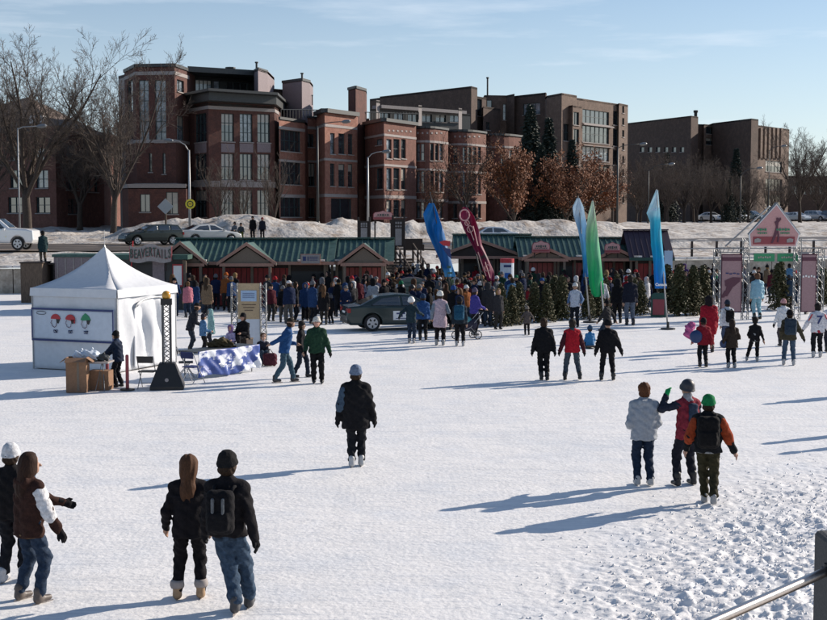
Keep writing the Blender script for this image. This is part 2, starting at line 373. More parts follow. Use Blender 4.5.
    if eyes:
        for sd in (-1, 1):
            q = (hd+fw*.097*r+rg*sd*.035*r+Vector((0, 0, .01)))*s
            MB().lathe([(.001, -.011), (.009, -.006), (.011, 0), (.009, .006), (.001, .011)], q, 8).build('eye', M['black'], rt)
    nzv = wr
    def torso(P):
        hr_ = (.150+(.02 if hem < .75 else 0))*(.5+.5*bulk)
        f = np.minimum(rc(P, (-.058, hips, max(hem, pz-.3)+.02), ch+Vector((-.035, 0, 0)), hr_, .150*bulk, 1.12), rc(P, (.058, hips, max(hem, pz-.3)+.02), ch+Vector((.035, 0, 0)), hr_, .150*bulk, 1.12))
        f = smin(f, rc(P, shL*.92+Vector((0, 0, .11)), shR*.92+Vector((0, 0, .11)), .062*bulk, .062*bulk), .07) if False else f
        f = smin(f, rc(P, shL+(shR-shL)*.12, shR+(shL-shR)*.12, .072*bulk, .072*bulk), .07)
        for q_ in (shL, shR): f = smin(f, rc(P, nk+Vector((0, -.005, -.03)), q_+Vector((0, 0, .012)), .068, .060*bulk), .06)
        f = smax(f, hem-P[2], .012)
        f = smin(f, rc(P, nk+Vector((0, -.005, -.06)), nk+Vector((0, .0, .012)), .088, .073), .04)
        if hood: f = smin(f, rc(P, nk+Vector((-.07, -.10, -.03)), nk+Vector((.07, -.10, -.03)), .055, .055), .04)
        return f
    def arms(P):
        f = None
        for (a, b, w_, d) in A:
            g = smin(rc(P, a, b, .069*bulk, .061*bulk), rc(P, b, w_+d*.0, .061*bulk, .048*bulk), .03); f = g if f is None else np.minimum(f, g)
        return f
    def sleeves(P): return arms(P)+wr(P, .005, 38)
    if sleeve:
        link('jacket', snmesh('jacket', lambda P: torso(P)+wr(P, .006, 26), lo, hi, vox, s), M[jm], rt, jc)
        link('sleeves', snmesh('sleeves', lambda P: sleeves(P), lo, hi, vox, s), M[jm], rt, sleeve)
    else:
        link('jacket', snmesh('jacket', lambda P: smin(torso(P), arms(P), .045)+wr(P, .006, 26), lo, hi, vox, s), M[jm], rt, jc)
    def trous(P):
        f = rc(P, (-.05, hips, pz), (.05, hips, pz), .112, .112, 1.1); f = smax(f, P[2]-(pz+.1), .01)
        for hp, k, an in J:
            g = smin(rc(P, hp, k, .096, .078*flare), rc(P, k, an+Vector((0, .0, .045)), .076*flare, .066*flare), .03)
            f = smin(f, g, .04)
        return f+wr(P, .006, 34)
    hi2 = list(hi); hi2[2] = pz+.3
    link('trousers', snmesh('trousers', trous, lo, hi2, vox, s), M['cloth'], rt, tc)
    if vox < .014:      # back yoke seam, trouser pockets
        link('yoke_seam', snmesh('yoke_seam', lambda P: smax(smax((smin(torso(P), arms(P), .045)+wr(P, .006, 26))-.004, np.abs(P[2]-(ch.z+.02))-.007, .003), P[1]-ch.y+.03, .003), lo, hi, vox, s), M[jm], rt, tuple(x*1.9+.004 for x in jc))
        link('pocket', snmesh('pocket', lambda P: smax(smax(trous(P)-.005, np.maximum(np.abs(np.abs(P[0])-.075)-.048, np.abs(P[2]-(pz-.10))-.055), .004), P[1]-hips+.04, .004), lo, hi2, vox, s), M['cloth'], rt, tuple(x*.6 for x in tc))
    if collar: link('collar', snmesh('collar', lambda P: smax(rc(P, nk+Vector((0, -.01, -.03)), nk+Vector((0, 0, .03)), .098, .082), -(P[2]-nk.z+.05), .01)+wr(P, .004, 50), lo, hi, vox, s), M['cloth'], rt, collar)
    if sidepatch:   # pale panels down the sides / sleeves
        def fp(P):
            f = None
            for q, (a, b, w_, d) in enumerate(A):
                if q not in sidepatch[1]: continue
                g = smin(rc(P, a+(b-a)*.12, b, .082*bulk+.006, .07*bulk+.006), rc(P, b, b+(w_-b)*.3, .07*bulk+.006, .062*bulk+.006), .03) if True else rc(P, a+(b-a)*.12, b+(w_-b)*.25, .086*bulk+.015, .075*bulk+.015); g = np.maximum(g, (P[0]-a.x)*(1 if q == 0 else -1)-(-.012)); f = g if f is None else np.minimum(f, g)
            return f+wr(P, .003, 38)
        link('sleeve_panel', snmesh('sleeve_panel', fp, lo, hi, vox, s), M[jm], rt, sidepatch[0])
    if stripe: link('hem_band', snmesh('hem_band', lambda P: smax(smax(rc(P, (0, hips, hem), ch, .166*bulk, .182*bulk, 1.32), hem-.006-P[2], .008), P[2]-hem-stripe[1], .008), lo, hi, vox, s), M[jm], rt, stripe[0])
    # footwear
    for hp, k, an in J:
        fa = an+Vector((0, -.03, -.05))
        if shoe == 'skate':
            def fs(P): return smin(rc(P, an+Vector((0, -.02, .06)), an+Vector((0, -.02, -.035)), .056, .05), smin(rc(P, fa+Vector((0, 0, .012)), fa+Vector((0, .16, .004)), .045, .036), 9+0*P[0], .01), .04)
            ft = link('skate_boot', snmesh('skate_boot', fs, (an.x-.1, an.y-.15, an.z-.12), (an.x+.1, an.y+.25, an.z+.16), min(vox, .014), s), M['leather'], rt, sc)
            b = MB(); x, y, z = an*s; b.box((x, y+.045*s, z-.098*s), (.006, .29*s, .03*s)); b.box((x, y-.03*s, z-.078*s), (.02, .05*s, .03*s)); b.box((x, y+.11*s, z-.078*s), (.02, .05*s, .03*s))
            b.build('blade', M['steel'], ft)
        else:
            def fs(P): 
                f = smin(rc(P, an+Vector((0, -.02, .04 if shoe == 'shoe' else .11)), an+Vector((0, -.02, -.03)), .055, .05), rc(P, fa, fa+Vector((0, .165, -.004)), .046, .040), .04)
                return smax(f, an.z-.083-P[2], .01)
            link('boot' if shoe == 'boot' else 'shoe', snmesh('boot', fs, (an.x-.1, an.y-.15, an.z-.12), (an.x+.1, an.y+.25, an.z+.22), min(vox, .016), s), M['leather'], rt, sc)
    if gc:
        for a in A:
            w_ = a[2]; lo3 = [min(w_[i], (w_+a[3]*.18)[i])-.09 for i in range(3)]; hi3 = [max(w_[i], (w_+a[3]*.18)[i])+.09 for i in range(3)]
            link('glove', snmesh('glove', lambda P: smin(handd(P, a, 1.25), rc(P, w_-a[3]*.05, w_, .046, .04), .02), lo3, hi3, .009 if vox < .016 else .014, s), M['cloth'], rt, gc)
    # head gear
    hcx = hatc if hatc else hc; top = hd+Vector((0, -.012, .03*r))
    hlo = [hd.x-.25, hd.y-.28, hd.z-.5]; hhi = [hd.x+.25, hd.y+.25, hd.z+.26]; hv = min(vox, .014)
    def add(nm, fn, m_, col): return link(nm, snmesh(nm, fn, hlo, hhi, hv, s), M[m_], rt, col)
    if hat in ('beanie', 'pompom', 'helmet', 'fur'):
        big = {'beanie': .112, 'pompom': .114, 'helmet': .126, 'fur': .125}[hat]*r
        def fh(P):
            f = rc(P, top+Vector((0, 0, -.01)), top+Vector((0, -.012, .018 if hat == 'helmet' else .026)), big*1.03, big*.9)
            tilt = (P[2]-hd.z+.004)-(P[1]*fw.y+P[0]*fw.x-hd.y*fw.y)*.22+(.02 if hat == 'helmet' else 0)
            f = smax(f, -tilt, .008)
            f = smin(f, np.sqrt((np.sqrt((P[0]-top.x)**2+(P[1]-top.y)**2)-big*.93)**2+(tilt-.012)**2)-.014, .008)
            return f+(wr(P, .003, 60) if hat != 'helmet' else 0)
        ob = add(hat if hat != 'pompom' else 'bobble_hat', fh, 'cloth' if hat != 'helmet' else 'leather', hcx)
        if hat == 'pompom':
            q = (top+Vector((0, -.01, .15*r))); link('pompom', snmesh('pompom', lambda P: rc(P, q, q, .045, .045)+wr(P, .008, 90), q-Vector((.07,)*3), q+Vector((.07,)*3), hv, s), M['cloth'], ob, tuple(min(1, x*1.4+.1) for x in hcx))
    if hat == 'cap':
        ob = add('cap', lambda P: smin(smax(rc(P, top, top, .112*r, .112*r), -(P[2]-hd.z-.03), .006), smax(rc(P, top+fw*.03, top+fw*.14, .07, .06, 1), np.abs(P[2]-hd.z-.04)-.008, .006), .008), 'cloth', hcx)
    if hat in ('hood',):
        add('hood', lambda P: smax(smin(rc(P, top+Vector((0, -.01, 0)), hd+Vector((0, -.03, -.08)), .128*r, .115*r), rc(P, nk, hd, .11, .12), .03)+wr(P, .004, 40), -rc(P, hd+fw*.12+Vector((0, 0, .03)), hd+fw*.14+Vector((0, 0, -.06)), .085, .07), .015), jm, hcx)
    if hat in ('none', 'beanie', 'cap', 'pompom') or long_hair:
        def fhair(P):
            if long_hair:
                f = rc(P, top+Vector((0, -.012, .0)), hd+Vector((0, -.04, -.06)), .112*r, .105*r)
                f = smin(f, rc(P, hd+Vector((0, -.06, -.05)), nk+Vector((.0, -.10, -.13)), .098, .075, 1.1), .05); f = smin(f, rc(P, nk+Vector((-.05, -.10, -.08)), nk+Vector((-.06, -.125, -.24)), .05, .022), .04); f = smin(f, rc(P, nk+Vector((.045, -.10, -.08)), nk+Vector((.03, -.125, -.27)), .05, .02), .04)
                f = f+.006*np.sin(P[0]*95+np.sin(P[2]*14)*1.5)*np.cos(P[2]*9+P[0]*20)
            else: f = smin(rc(P, top+Vector((0, -.008, 0)), hd+Vector((0, -.03, -.035)), .109*r, .090*r), rc(P, hd+Vector((-.03, -.045, -.06)), hd+Vector((.03, -.045, -.06)), .062, .062), .03)
            f = smax(f, -rc(P, hd+fw*.13+Vector((0, 0, .03)), hd+fw*.14+Vector((0, 0, -.12)), .095, .085), .015)
            if hat != 'none': f = smax(f, P[2]-(hd.z+.0)-.0, .01)
            return f+(wr(P, .004, 75)+.004*np.sin(P[0]*120+P[2]*35) if not long_hair else 0)
        add('hair', fhair, 'hair', hairc)
    rt['_nk'] = 0; del rt['_nk']
    return rt
def wpos(rt, p, s=1.0):
    c, sn = math.cos(rt.rotation_euler.z), math.sin(rt.rotation_euler.z)
    return (rt.location.x+(p[0]*c-p[1]*sn)*s, rt.location.y+(p[0]*sn+p[1]*c)*s, rt.location.z+p[2]*s)
def backpack(who, label, col=DK, col2=None, s=1.0, z=1.17, w=.31, h=.46, y=-.255, hip=False):
    rt = empty('backpack', wpos(who, (0, y, z), s), who.rotation_euler.z, label, 'backpack')
    lo, hi = (-.25, -.2, -.35), (.25, .2, .35)
    bag = link('bag', snmesh('bag', lambda P: smin(rbox(P, (0, 0, 0), (w, .18, h), .075), rbox(P, (0, -.08, -.09), (w*.8, .1, h*.45), .04), .02)+wr(P, .004, 40), lo, hi, .014, s), M['cloth'], rt, col)
    for x in (-.1, .1):
        MB().tube([(x, .08, h*.42), (x*1.15, .17, h*.52), (x*1.3, .32, h*.45)], .022*s, 6).build('strap', M['cloth'], rt, color=DK, smooth=True)
    if col2:
        for x in (-.06, .06): link('pale_stripe', snmesh('pale_stripe', lambda P: rbox(P, (x, -.085, -.0), (.035, .08, h*.72), .015), lo, hi, .012, s), M['cloth'], bag, col2)
    return rt
# ------------------------------------------------------------ the setting
def sm(a, b, t): t = np.clip((t-a)/(b-a), 0, 1); return t*t*(3-2*t)
def wallY(x): return 83+.2*np.clip(x, -60, 90)
def T0(x, y):                       # bank terrain without the small lumps
    x = np.asarray(x, float); y = np.asarray(y, float); w_ = wallY(x)
    Lz = np.interp(y-w_, [0, 5, 18, 24, 30, 50, 110, 320, 900], [1.5, 2.15, 2.45, 2.6, 3.1, 3.5, 3.9, 4.2, 6])
    Rz = np.interp(y-w_, [0, 14, 22, 34, 54, 64, 150, 320, 900], [1.75, 2.05, 2.3, 3.0, 3.92, 3.8, 3.75, 4.2, 6])
    k = sm(-4, 10, x); return Lz*(1-k)+Rz*k
RD = [(-120, 88), (-60, 90), (-25, 91.5), (-8, 96), (6, 101.5), (15, 106), (40, 114.5), (90, 129), (170, 150)]
def rdist(x, y):
    d = np.full(np.shape(x), 1e9)
    for (x0, y0), (x1, y1) in zip(RD, RD[1:]):
        dx, dy = x1-x0, y1-y0; t = np.clip(((x-x0)*dx+(y-y0)*dy)/(dx*dx+dy*dy), 0, 1)
        d = np.minimum(d, np.hypot(x-x0-t*dx, y-y0-t*dy))
    return d
def T(x, y):
    x = np.asarray(x, float); y = np.asarray(y, float); z = T0(x, y); d = rdist(x, y)
    far = (y > np.interp(x, [p[0] for p in RD], [p[1] for p in RD]))
    lump = (fbm(x*.55+5, y*.55, 4)-.5)*.9+(fbm(x*2.1, y*2.1+9, 3)-.5)*.30
    amp = sm(5.5, 9, d)*np.where(y-wallY(x) < 4, .35, 1)*.75
    z = z+lump*amp*(1-.35*sm(8, 16, x))
    # ploughed banks along the far side of the road
    k = sm(-29, -19, x)*(1-sm(14, 26, x))*(1+.35*sm(-4, 2, x)); b = np.exp(-((d-10.5)/2.6)**2)*far
    z = z+b*(k*1.1*np.where(x > 0, .66+.28*fbm(x*.5, y*.5+3, 3), .55+.9*fbm(x*.5, y*.5+3, 3))+.35*fbm(x*.4, y*.4, 2))
    near = 1-far; kn = sm(9, 16, x)*.62; z = z+near*kn*np.exp(-((d-8.8)/2.3)**2)*(1.25*sm(8, 15, x)+.22*(fbm(x*.35, y*.35+8, 3)-.5))
    # pile that the group sits on
    z = z+np.exp(-((x+12.6)**2/60+(y-104.5)**2/7))*.9*(.6+.8*fbm(x*.9, y*.9, 3))
    return z
def TZ(x, y): return float(T(x, y))
def gridmesh(xs, ys, fz):
    X, Yy = np.meshgrid(xs, ys); Z = fz(X, Yy); V = np.stack([X, Yy, Z], -1).reshape(-1, 3)
    n = len(xs); i = np.arange(len(ys)-1)[:, None]*n+np.arange(n-1)[None]; i = i.ravel()
    return V, np.stack([i, i+1, i+1+n, i+n], 1)
# ice: dense near the camera, rough trampled snow at the right
def axis(brk):
    out = [brk[0][0]]
    for (a, b, st) in brk: 
        n = max(1, int(round((b-a)/st))); out += list(np.linspace(a, b, n+1)[1:])
    return np.array(out)
def icez(x, y):
    m = sm(0, 4.2, (x-.6)-(y-16.0)*.45)*sm(9, 10.5, y)*(1-.75*sm(18.5, 23, y))*(1-sm(23, 26, y))*(1-sm(8.4, 9.6, x))                      # churned zone, lower right
    edge = fbm(x*.5, y*.5+4, 3)
    m = np.clip(m*(.35+1.3*edge), 0, 1)
    g = np.abs(fbm(x*3.0+7, y*3.0, 3)-.5)*2; c = fbm(x*7.5, y*7.5+3, 3)
    rg_ = 1-np.abs(vn(x*6.1+3, y*6.1)-.5)*2
    z = m*(.085*(.5-g)*1.5*fbm(x*1.1, y*1.1, 2)+.07*np.maximum(c-.5, 0)*2.2+.04*(rg_**3-.3)*vn(x*1.7, y*1.7)+.05*(vn(x*13, y*13)-.5)+.02*(vn(x*24, y*24)-.5))
    z = z+sm(.0, 1, m)*.05*fbm(x*.5, y*.5, 2)
    z = z+.010*(fbm(x*4+3, y*4, 3)-.5)+.02*(fbm(x*.45, y*.9, 2)-.5)
    return z-.01
V, Q = gridmesh(axis([(-140, -20, 12), (-20, -6.5, 1.2), (-6.5, 1.0, .07), (1.0, 9.5, .035), (9.5, 22, 1.0), (22, 160, 12)]), axis([(-30, 3, 8), (3, 12.6, .4), (12.6, 19, .035), (19, 26, .055), (26, 30, .12), (30, 60, .6), (60, 96, 3), (96, 110, 14)]), icez)
mi = mat('packed_snow_ice', (.80, .79, .78), .6, var=.04, scale=.8, bump=.014, bscale=12, col2=(.70, .72, .75), f2=(.5, .75), spec=.3)
nt = mi.node_tree; L = nt.links.new   # scattered dark skate chips and scuffs on top of the packed snow
pb = nt.nodes['Principled BSDF']; src = pb.inputs['Base Color'].links[0].from_socket
tc = N(nt, 'ShaderNodeTexCoord'); mp = N(nt, 'ShaderNodeMapping'); mp.inputs['Scale'].default_value = (1.6, 5.5, 1); mp.inputs['Rotation'].default_value = (0, 0, R(-8)); L(tc.outputs['Object'], mp.inputs[0])
nn = N(nt, 'ShaderNodeTexNoise'); nn.inputs['Scale'].default_value = 1.7; nn.inputs['Detail'].default_value = 9; nn.inputs['Roughness'].default_value = .78; L(mp.outputs[0], nn.inputs[0])
rr = N(nt, 'ShaderNodeMapRange'); rr.inputs[1].default_value = .585; rr.inputs[2].default_value = .68; rr.inputs[4].default_value = .75; L(nn.outputs[0], rr.inputs[0])
mm = N(nt, 'ShaderNodeMix', data_type='RGBA'); mm.inputs['B'].default_value = (.42, .43, .46, 1); L(src, mm.inputs['A']); L(rr.outputs[0], mm.inputs['Factor']); src = mm.outputs['Result']
for rot, scx, scy, off in ((12, .10, 1.9, 0), (-24, .14, 2.3, 7), (63, .16, 2.0, 13)):   # long thin blade scratches
    mp = N(nt, 'ShaderNodeMapping'); mp.inputs['Scale'].default_value = (scx, scy, 1); mp.inputs['Rotation'].default_value = (0, 0, R(rot)); mp.inputs['Location'].default_value = (off, off, 0); L(tc.outputs['Object'], mp.inputs[0])
    nn = N(nt, 'ShaderNodeTexNoise'); nn.inputs['Scale'].default_value = 1.5; nn.inputs['Detail'].default_value = 2.5; L(mp.outputs[0], nn.inputs[0])
    a1 = N(nt, 'ShaderNodeMath', operation='SUBTRACT'); a1.inputs[1].default_value = .5; L(nn.outputs[0], a1.inputs[0]); a2 = N(nt, 'ShaderNodeMath', operation='ABSOLUTE'); L(a1.outputs[0], a2.inputs[0])
    rr = N(nt, 'ShaderNodeMapRange'); rr.inputs[1].default_value = .0; rr.inputs[2].default_value = .012; rr.inputs[3].default_value = .42; rr.inputs[4].default_value = 0; L(a2.outputs[0], rr.inputs[0])
    mm = N(nt, 'ShaderNodeMix', data_type='RGBA'); mm.inputs['B'].default_value = (.50, .53, .58, 1); L(src, mm.inputs['A']); L(rr.outputs[0], mm.inputs['Factor']); src = mm.outputs['Result']
nn = N(nt, 'ShaderNodeTexNoise'); nn.inputs['Scale'].default_value = .22; nn.inputs['Detail'].default_value = 5; nn.inputs['Roughness'].default_value = .65; L(tc.outputs['Object'], nn.inputs[0])   # barer grey-blue patches
rr = N(nt, 'ShaderNodeMapRange'); rr.inputs[1].default_value = .48; rr.inputs[2].default_value = .68; rr.inputs[4].default_value = .42; L(nn.outputs[0], rr.inputs[0])
mm = N(nt, 'ShaderNodeMix', data_type='RGBA'); mm.inputs['B'].default_value = (.60, .63, .67, 1); L(src, mm.inputs['A']); L(rr.outputs[0], mm.inputs['Factor']); L(mm.outputs['Result'], pb.inputs['Base Color'])
tag(link('ice_surface', npmesh('ice_surface', V, Q), mi), kind='structure')
rs = np.random.RandomState(3); cv = []; cf = []
while len(cf) < 6000*8:
    x_, y_ = rs.uniform(.5, 9.2), rs.uniform(12.8, 25)
    m_ = float(sm(0, 4.2, (x_-.6)-(y_-16)*.45)*(1-.8*sm(18.5, 24, y_)))
    if rs.rand() > m_**1.6*.95+.002: continue
    s_ = rs.uniform(.007, .024)*(1 if rs.rand() < .93 else 1.6); z_ = float(icez(x_, y_))+s_*.3; n_ = len(cv); a_ = rs.uniform(0, 6.28)
    for k in range(4): cv.append((x_+s_*math.cos(a_+k*1.57)*rs.uniform(.7, 1.2), y_+s_*math.sin(a_+k*1.57)*rs.uniform(.7, 1.2), z_))
    cv.append((x_, y_, z_+s_*rs.uniform(.6, 1.0))); cv.append((x_, y_, z_-s_))
    for k in range(4): cf += [(n_+k, n_+(k+1) % 4, n_+4), (n_+(k+1) % 4, n_+k, n_+5)]
cm_ = bpy.data.meshes.new('snow_crumbs'); cm_.from_pydata(cv, [], cf); tag(link('snow_crumbs', cm_, mi), kind='stuff')
V, Q = gridmesh(axis([(-500, -120, 40), (-120, -45, 5), (-45, 50, .42), (50, 100, 1.2), (100, 600, 40)]), axis([(0, 45, .42), (45, 75, .8), (75, 160, 2.2), (160, 500, 20), (500, 1500, 100)]), lambda x, t: T(x, wallY(x)+t))
V[:, 1] += wallY(V[:, 0]); tag(link('snowy_bank', npmesh('snowy_bank', V, Q), M['snowbank']), kind='structure')
# road: ribbon above the bank
vs = []; qs = []; pth = []
for (a, b) in zip(RD, RD[1:]):
    n = int(math.hypot(b[0]-a[0], b[1]-a[1])/2)+1
    for i in range(n): t = i/n; pth.append((a[0]+(b[0]-a[0])*t, a[1]+(b[1]-a[1])*t))
pth = np.array(pth); pth = np.array([np.mean(pth[max(0, i-4):i+5], 0) for i in range(len(pth))])
for i, p in enumerate(pth):
    d = pth[min(i+1, len(pth)-1)]-pth[max(i-1, 0)]; d = d/np.hypot(*d); n_ = np.array([-d[1], d[0]])
    for k in range(9):
        o = (k-4)/4*5.6; q = p+n_*o; vs.append((q[0], q[1], float(T0(q[0], q[1]))+.09+.05*(1-abs(k-4)/4)))
for i in range(len(pth)-1):
    for k in range(8): a = i*9+k; qs.append((a, a+9, a+10, a+1))
tag(link('road', npmesh('road', vs, qs), M['road']), kind='structure')
# canal wall, with joints between its blocks
cw = empty('canal_wall', (0, 83, 0)); tag(cw, 'long low concrete canal wall behind the kiosks and stalls', 'wall')
xs = np.arange(-60, 90, 3.0); wb = MB()
for x in xs:
    if -1.8 < x < 2: continue
    z0 = float(T0(x+1.5, wallY(x+1.5)))+.05; y0 = wallY(x+1.5)-.25; r_ = math.atan(.2)
    wb.box((x+1.5, y0, z0/2-.1), (2.98/math.cos(r_)-.03, .55, z0+.2-.2), r_)
wb.build('wall_blocks', M['concrete'], cw, (0, 83, 0))['kind'] = 'stuff'
cp = MB()
for x in xs:
    if -1.8 < x < 2: continue
    z0 = float(T0(x+1.5, wallY(x+1.5)))+.05; cp.box((x+1.5, wallY(x+1.5)-.27, z0+.06), (3.03, .75, .14), math.atan(.2))
cp.build('coping', M['pile'], cw, (0, 83, 0))
# near bank under the camera, wall and handrail
nb = MB(); nb.prism([(-30, -20), (30, -20), (30, 1.2), (5, 4.4), (2.6, 6.4), (1.0, 5.2), (.2, 1.2), (-30, 1.2)], -.3, 2.1)
tag(nb.build('near_bank', M['concrete']), kind='structure')
hr = empty('handrail', (0, 0, 2.1), 0, 'round steel handrail slanting into a dark square stone post, bottom right corner', 'handrail')
pc = atY(826.5, 577, 5.6); e0 = atY(829, 570.5, 5.62); e1 = atY(716, 620.5, 4.95)
dv = Vector(e1)-Vector(e0); pts = [Vector(e0)-dv*.08+Vector((0, 0, 0)), Vector(e0), Vector(e1), Vector(e1)+dv*1.6]
MB().tube(pts, .021, 20).build('rail', M['steel'], hr, (0, 0, 2.1), smooth=True)
zt = zat(540.5, 5.6); px0 = atY(813.2, 577, 5.81)[0]; s_ = .26; cx = px0+s_/2; cyy = 5.68
pm = MB(); b0 = [(-1, -1), (1, -1), (1, 1), (-1, 1)]
def ringp(r, z, c=.012): return [(cx+x*(r)+(-c*x if k else 0), cyy+y*(r)+(0 if k else -c*y), z) for (x, y) in b0 for k in ((0, 1) if x*y > 0 else (1, 0))]
rings = [ringp(s_/2, 2.0), ringp(s_/2, zt-.02), ringp(s_/2-.008, zt-.005), ringp(s_/2-.025, zt)]
n0 = len(pm.v)
for rr_ in rings: pm.v += rr_
for i in range(3):
    for k in range(8): pm.f.append((i*8+k, i*8+(k+1) % 8, (i+1)*8+(k+1) % 8, (i+1)*8+k))
pm.f.append(tuple(24+k for k in range(8)))
pm.build('stone_post', M['post'], hr, (0, 0, 2.1))
MB().lathe([(.034, -.0), (.034, .012), (.024, .016), (.022, .03)], (0, 0, 0), 16).build('socket', M['black'], hr, loc=(e0[0]+.0, e0[1]-.0, e0[2]-2.1))
# ------------------------------------------------------------ buildings
GL = [M['glass'], M['glassp'], M['blind']]; GRN = random.Random(5)
def plan(px, Y): return np.array([XY(px, Y, 8.0), Y])
def hit(P0, P1, px, py):            # ray through a pixel onto the vertical plane P0-P1 -> (s along, z)
    d = ray(px, py); u = P1-P0; A = np.array([[d[0], -u[0]], [d[1], -u[1]]]); t, s = np.linalg.solve(A, P0)
    return s*np.hypot(*u), HC+d[2]*t
def block(root, pts, ytop, wins=(), m='brick', zb=2.5, back=12, bands=(), cornice=None, rooftop=True, name='wall', depth=.22, bandm='stone'):
    """pts: list of (px, Y) left to right; ytop: pixel height of the roof line at the first point (or z as float<0 ignored)
       wins: (face, x0, x1, y0, y1, cols, rows, glasskind); bands: (y at face x, height m, z) """
    org = tuple(root.location); P = [plan(*p) for p in pts]
    zt = zat(ytop, pts[0][1]) if ytop > 0 else -ytop
    w_ = MB(); nf = len(P)-1; allw = {i: [] for i in range(nf)}
    for wn in wins:
        fi, x0, x1, y0, y1 = wn[:5]; ym = (y0+y1)/2
        s0, _ = hit(P[fi], P[fi+1], x0, ym); s1, _ = hit(P[fi], P[fi+1], x1, ym); xm = (x0+x1)/2
        za = hit(P[fi], P[fi+1], xm, y0)[1]; zc = hit(P[fi], P[fi+1], xm, y1)[1]
        Ln = np.hypot(*(P[fi+1]-P[fi])); s0 = max(.05, s0); s1 = min(Ln-.05, s1); zc = max(zc, zb+.05); za = min(za, zt-.05)
        if s1-s0 < .1 or za-zc < .1: continue
        allw[fi].append((s0, s1, zc, za)+tuple(wn[5:]))
    for fi in range(nf):
        a, b = P[fi], P[fi+1]; Ln = float(np.hypot(*(b-a))); u = (b-a)/Ln; n_ = np.array([u[1], -u[0]])
        def pt(s, z, d=0.0): return (a[0]+u[0]*s-n_[0]*d, a[1]+u[1]*s-n_[1]*d, z)
        W = allw[fi]; S = sorted(set([0, Ln]+[q for v in W for q in v[:2]])); Z = sorted(set([zb, zt]+[q for v in W for q in v[2:4]]))
        for i in range(len(S)-1):
            for j in range(len(Z)-1):
                cs, cz = (S[i]+S[i+1])/2, (Z[j]+Z[j+1])/2
                if any(v[0] < cs < v[1] and v[2] < cz < v[3] for v in W): continue
                w_.quad(pt(S[i], Z[j]), pt(S[i+1], Z[j]), pt(S[i+1], Z[j+1]), pt(S[i], Z[j+1]))
        for v in W:
            s0, s1, z0, z1, c_, r_, gk = v; dp = depth
            w_.quad(pt(s0, z0), pt(s0, z0, dp), pt(s0, z1, dp), pt(s0, z1)); w_.quad(pt(s1, z0, dp), pt(s1, z0), pt(s1, z1), pt(s1, z1, dp))
            w_.quad(pt(s0, z0, dp), pt(s0, z0), pt(s1, z0), pt(s1, z0, dp)); w_.quad(pt(s0, z1), pt(s0, z1, dp), pt(s1, z1, dp), pt(s1, z1))
            fr = MB(); ang = math.atan2(u[1], u[0])
            def bar(sa, sb, za_, zb_, d_=.10): 
                c = pt((sa+sb)/2, (za_+zb_)/2, dp-.05); fr.box(c, (sb-sa, d_, zb_-za_), ang)
            t = .055
            bar(s0, s1, z0, z0+t); bar(s0, s1, z1-t, z1); bar(s0, s0+t, z0+t, z1-t); bar(s1-t, s1, z0+t, z1-t)
            for k in range(1, c_): sx = s0+(s1-s0)*k/c_; bar(sx-t/2, sx+t/2, z0+t, z1-t, .08)
            for k in range(1, r_): zx = z0+(z1-z0)*(.34 if False else k/r_); bar(s0+t, s1-t, zx-t/2, zx+t/2, .06)
            fo = fr.build('window', M['frame'], root, org)
            pn = MB().quad(pt(s0, z0, dp-.02), pt(s1, z0, dp-.02), pt(s1, z1, dp-.02), pt(s0, z1, dp-.02)).build('pane', GL[gk], fo, org)
            if GRN.random() < .28:
                zb_ = z1-(z1-z0)*GRN.uniform(.2, .6); MB().quad(pt(s0+t, zb_, dp-.03), pt(s1-t, zb_, dp-.03), pt(s1-t, z1-t, dp-.03), pt(s0+t, z1-t, dp-.03)).build('blind', GL[2], fo, org)
            si = MB().box(pt((s0+s1)/2, z0-.05, -.04), (s1-s0+.2, .12, .09), ang).build('sill', M['stone'], fo, org)
    bk = [P[0]+np.array([0.0, 0]), P[-1]]
    q0 = P[0]+np.array([-.2*back*0, back]); q1 = P[-1]+np.array([0, back])
    for a, b in ((P[-1], q1), (q1, q0), (q0, P[0])): w_.quad((a[0], a[1], zb), (b[0], b[1], zb), (b[0], b[1], zt), (a[0], a[1], zt))
    wo_ = w_.build(name, M[m], root, org)
    if rooftop:
        ol = [(p[0], p[1]) for p in P]+[tuple(q1), tuple(q0)]
        MB().prism([(x, y) for x, y in ol], zt-.3, zt-.05).build('roof', M['darkroof'], root, org)
    def strip(nm, z0, h, d_, mm, faces=None):
        sb = MB()
        for fi in range(nf):
            if faces is not None and fi not in faces: continue
            a, b = P[fi], P[fi+1]; u = (b-a)/np.hypot(*(b-a)); n_ = np.array([u[1], -u[0]])
            o = n_*d_; i_ = -n_*.05
            sb.slab([(a[0]+i_[0], a[1]+i_[1], z0), (b[0]+i_[0], b[1]+i_[1], z0), (b[0]+i_[0], b[1]+i_[1], z0+h), (a[0]+i_[0], a[1]+i_[1], z0+h)], (o[0]*1.0-i_[0], o[1]-i_[1], 0))
        sb.build(nm, M[mm], root, org)
    for (yb, h) in bands: strip('stone_band', zat(yb, pts[0][1])-h, h, .05+.004*random.random(), bandm)
    if cornice: strip('cornice', zt-cornice[0], cornice[0]+.04, cornice[1], 'cornice')
    return zt
def bldg(name, px, Y, label, cat='building', z=2.6):
    return empty(name, (XY(px, Y), Y, z), 0, label, cat)
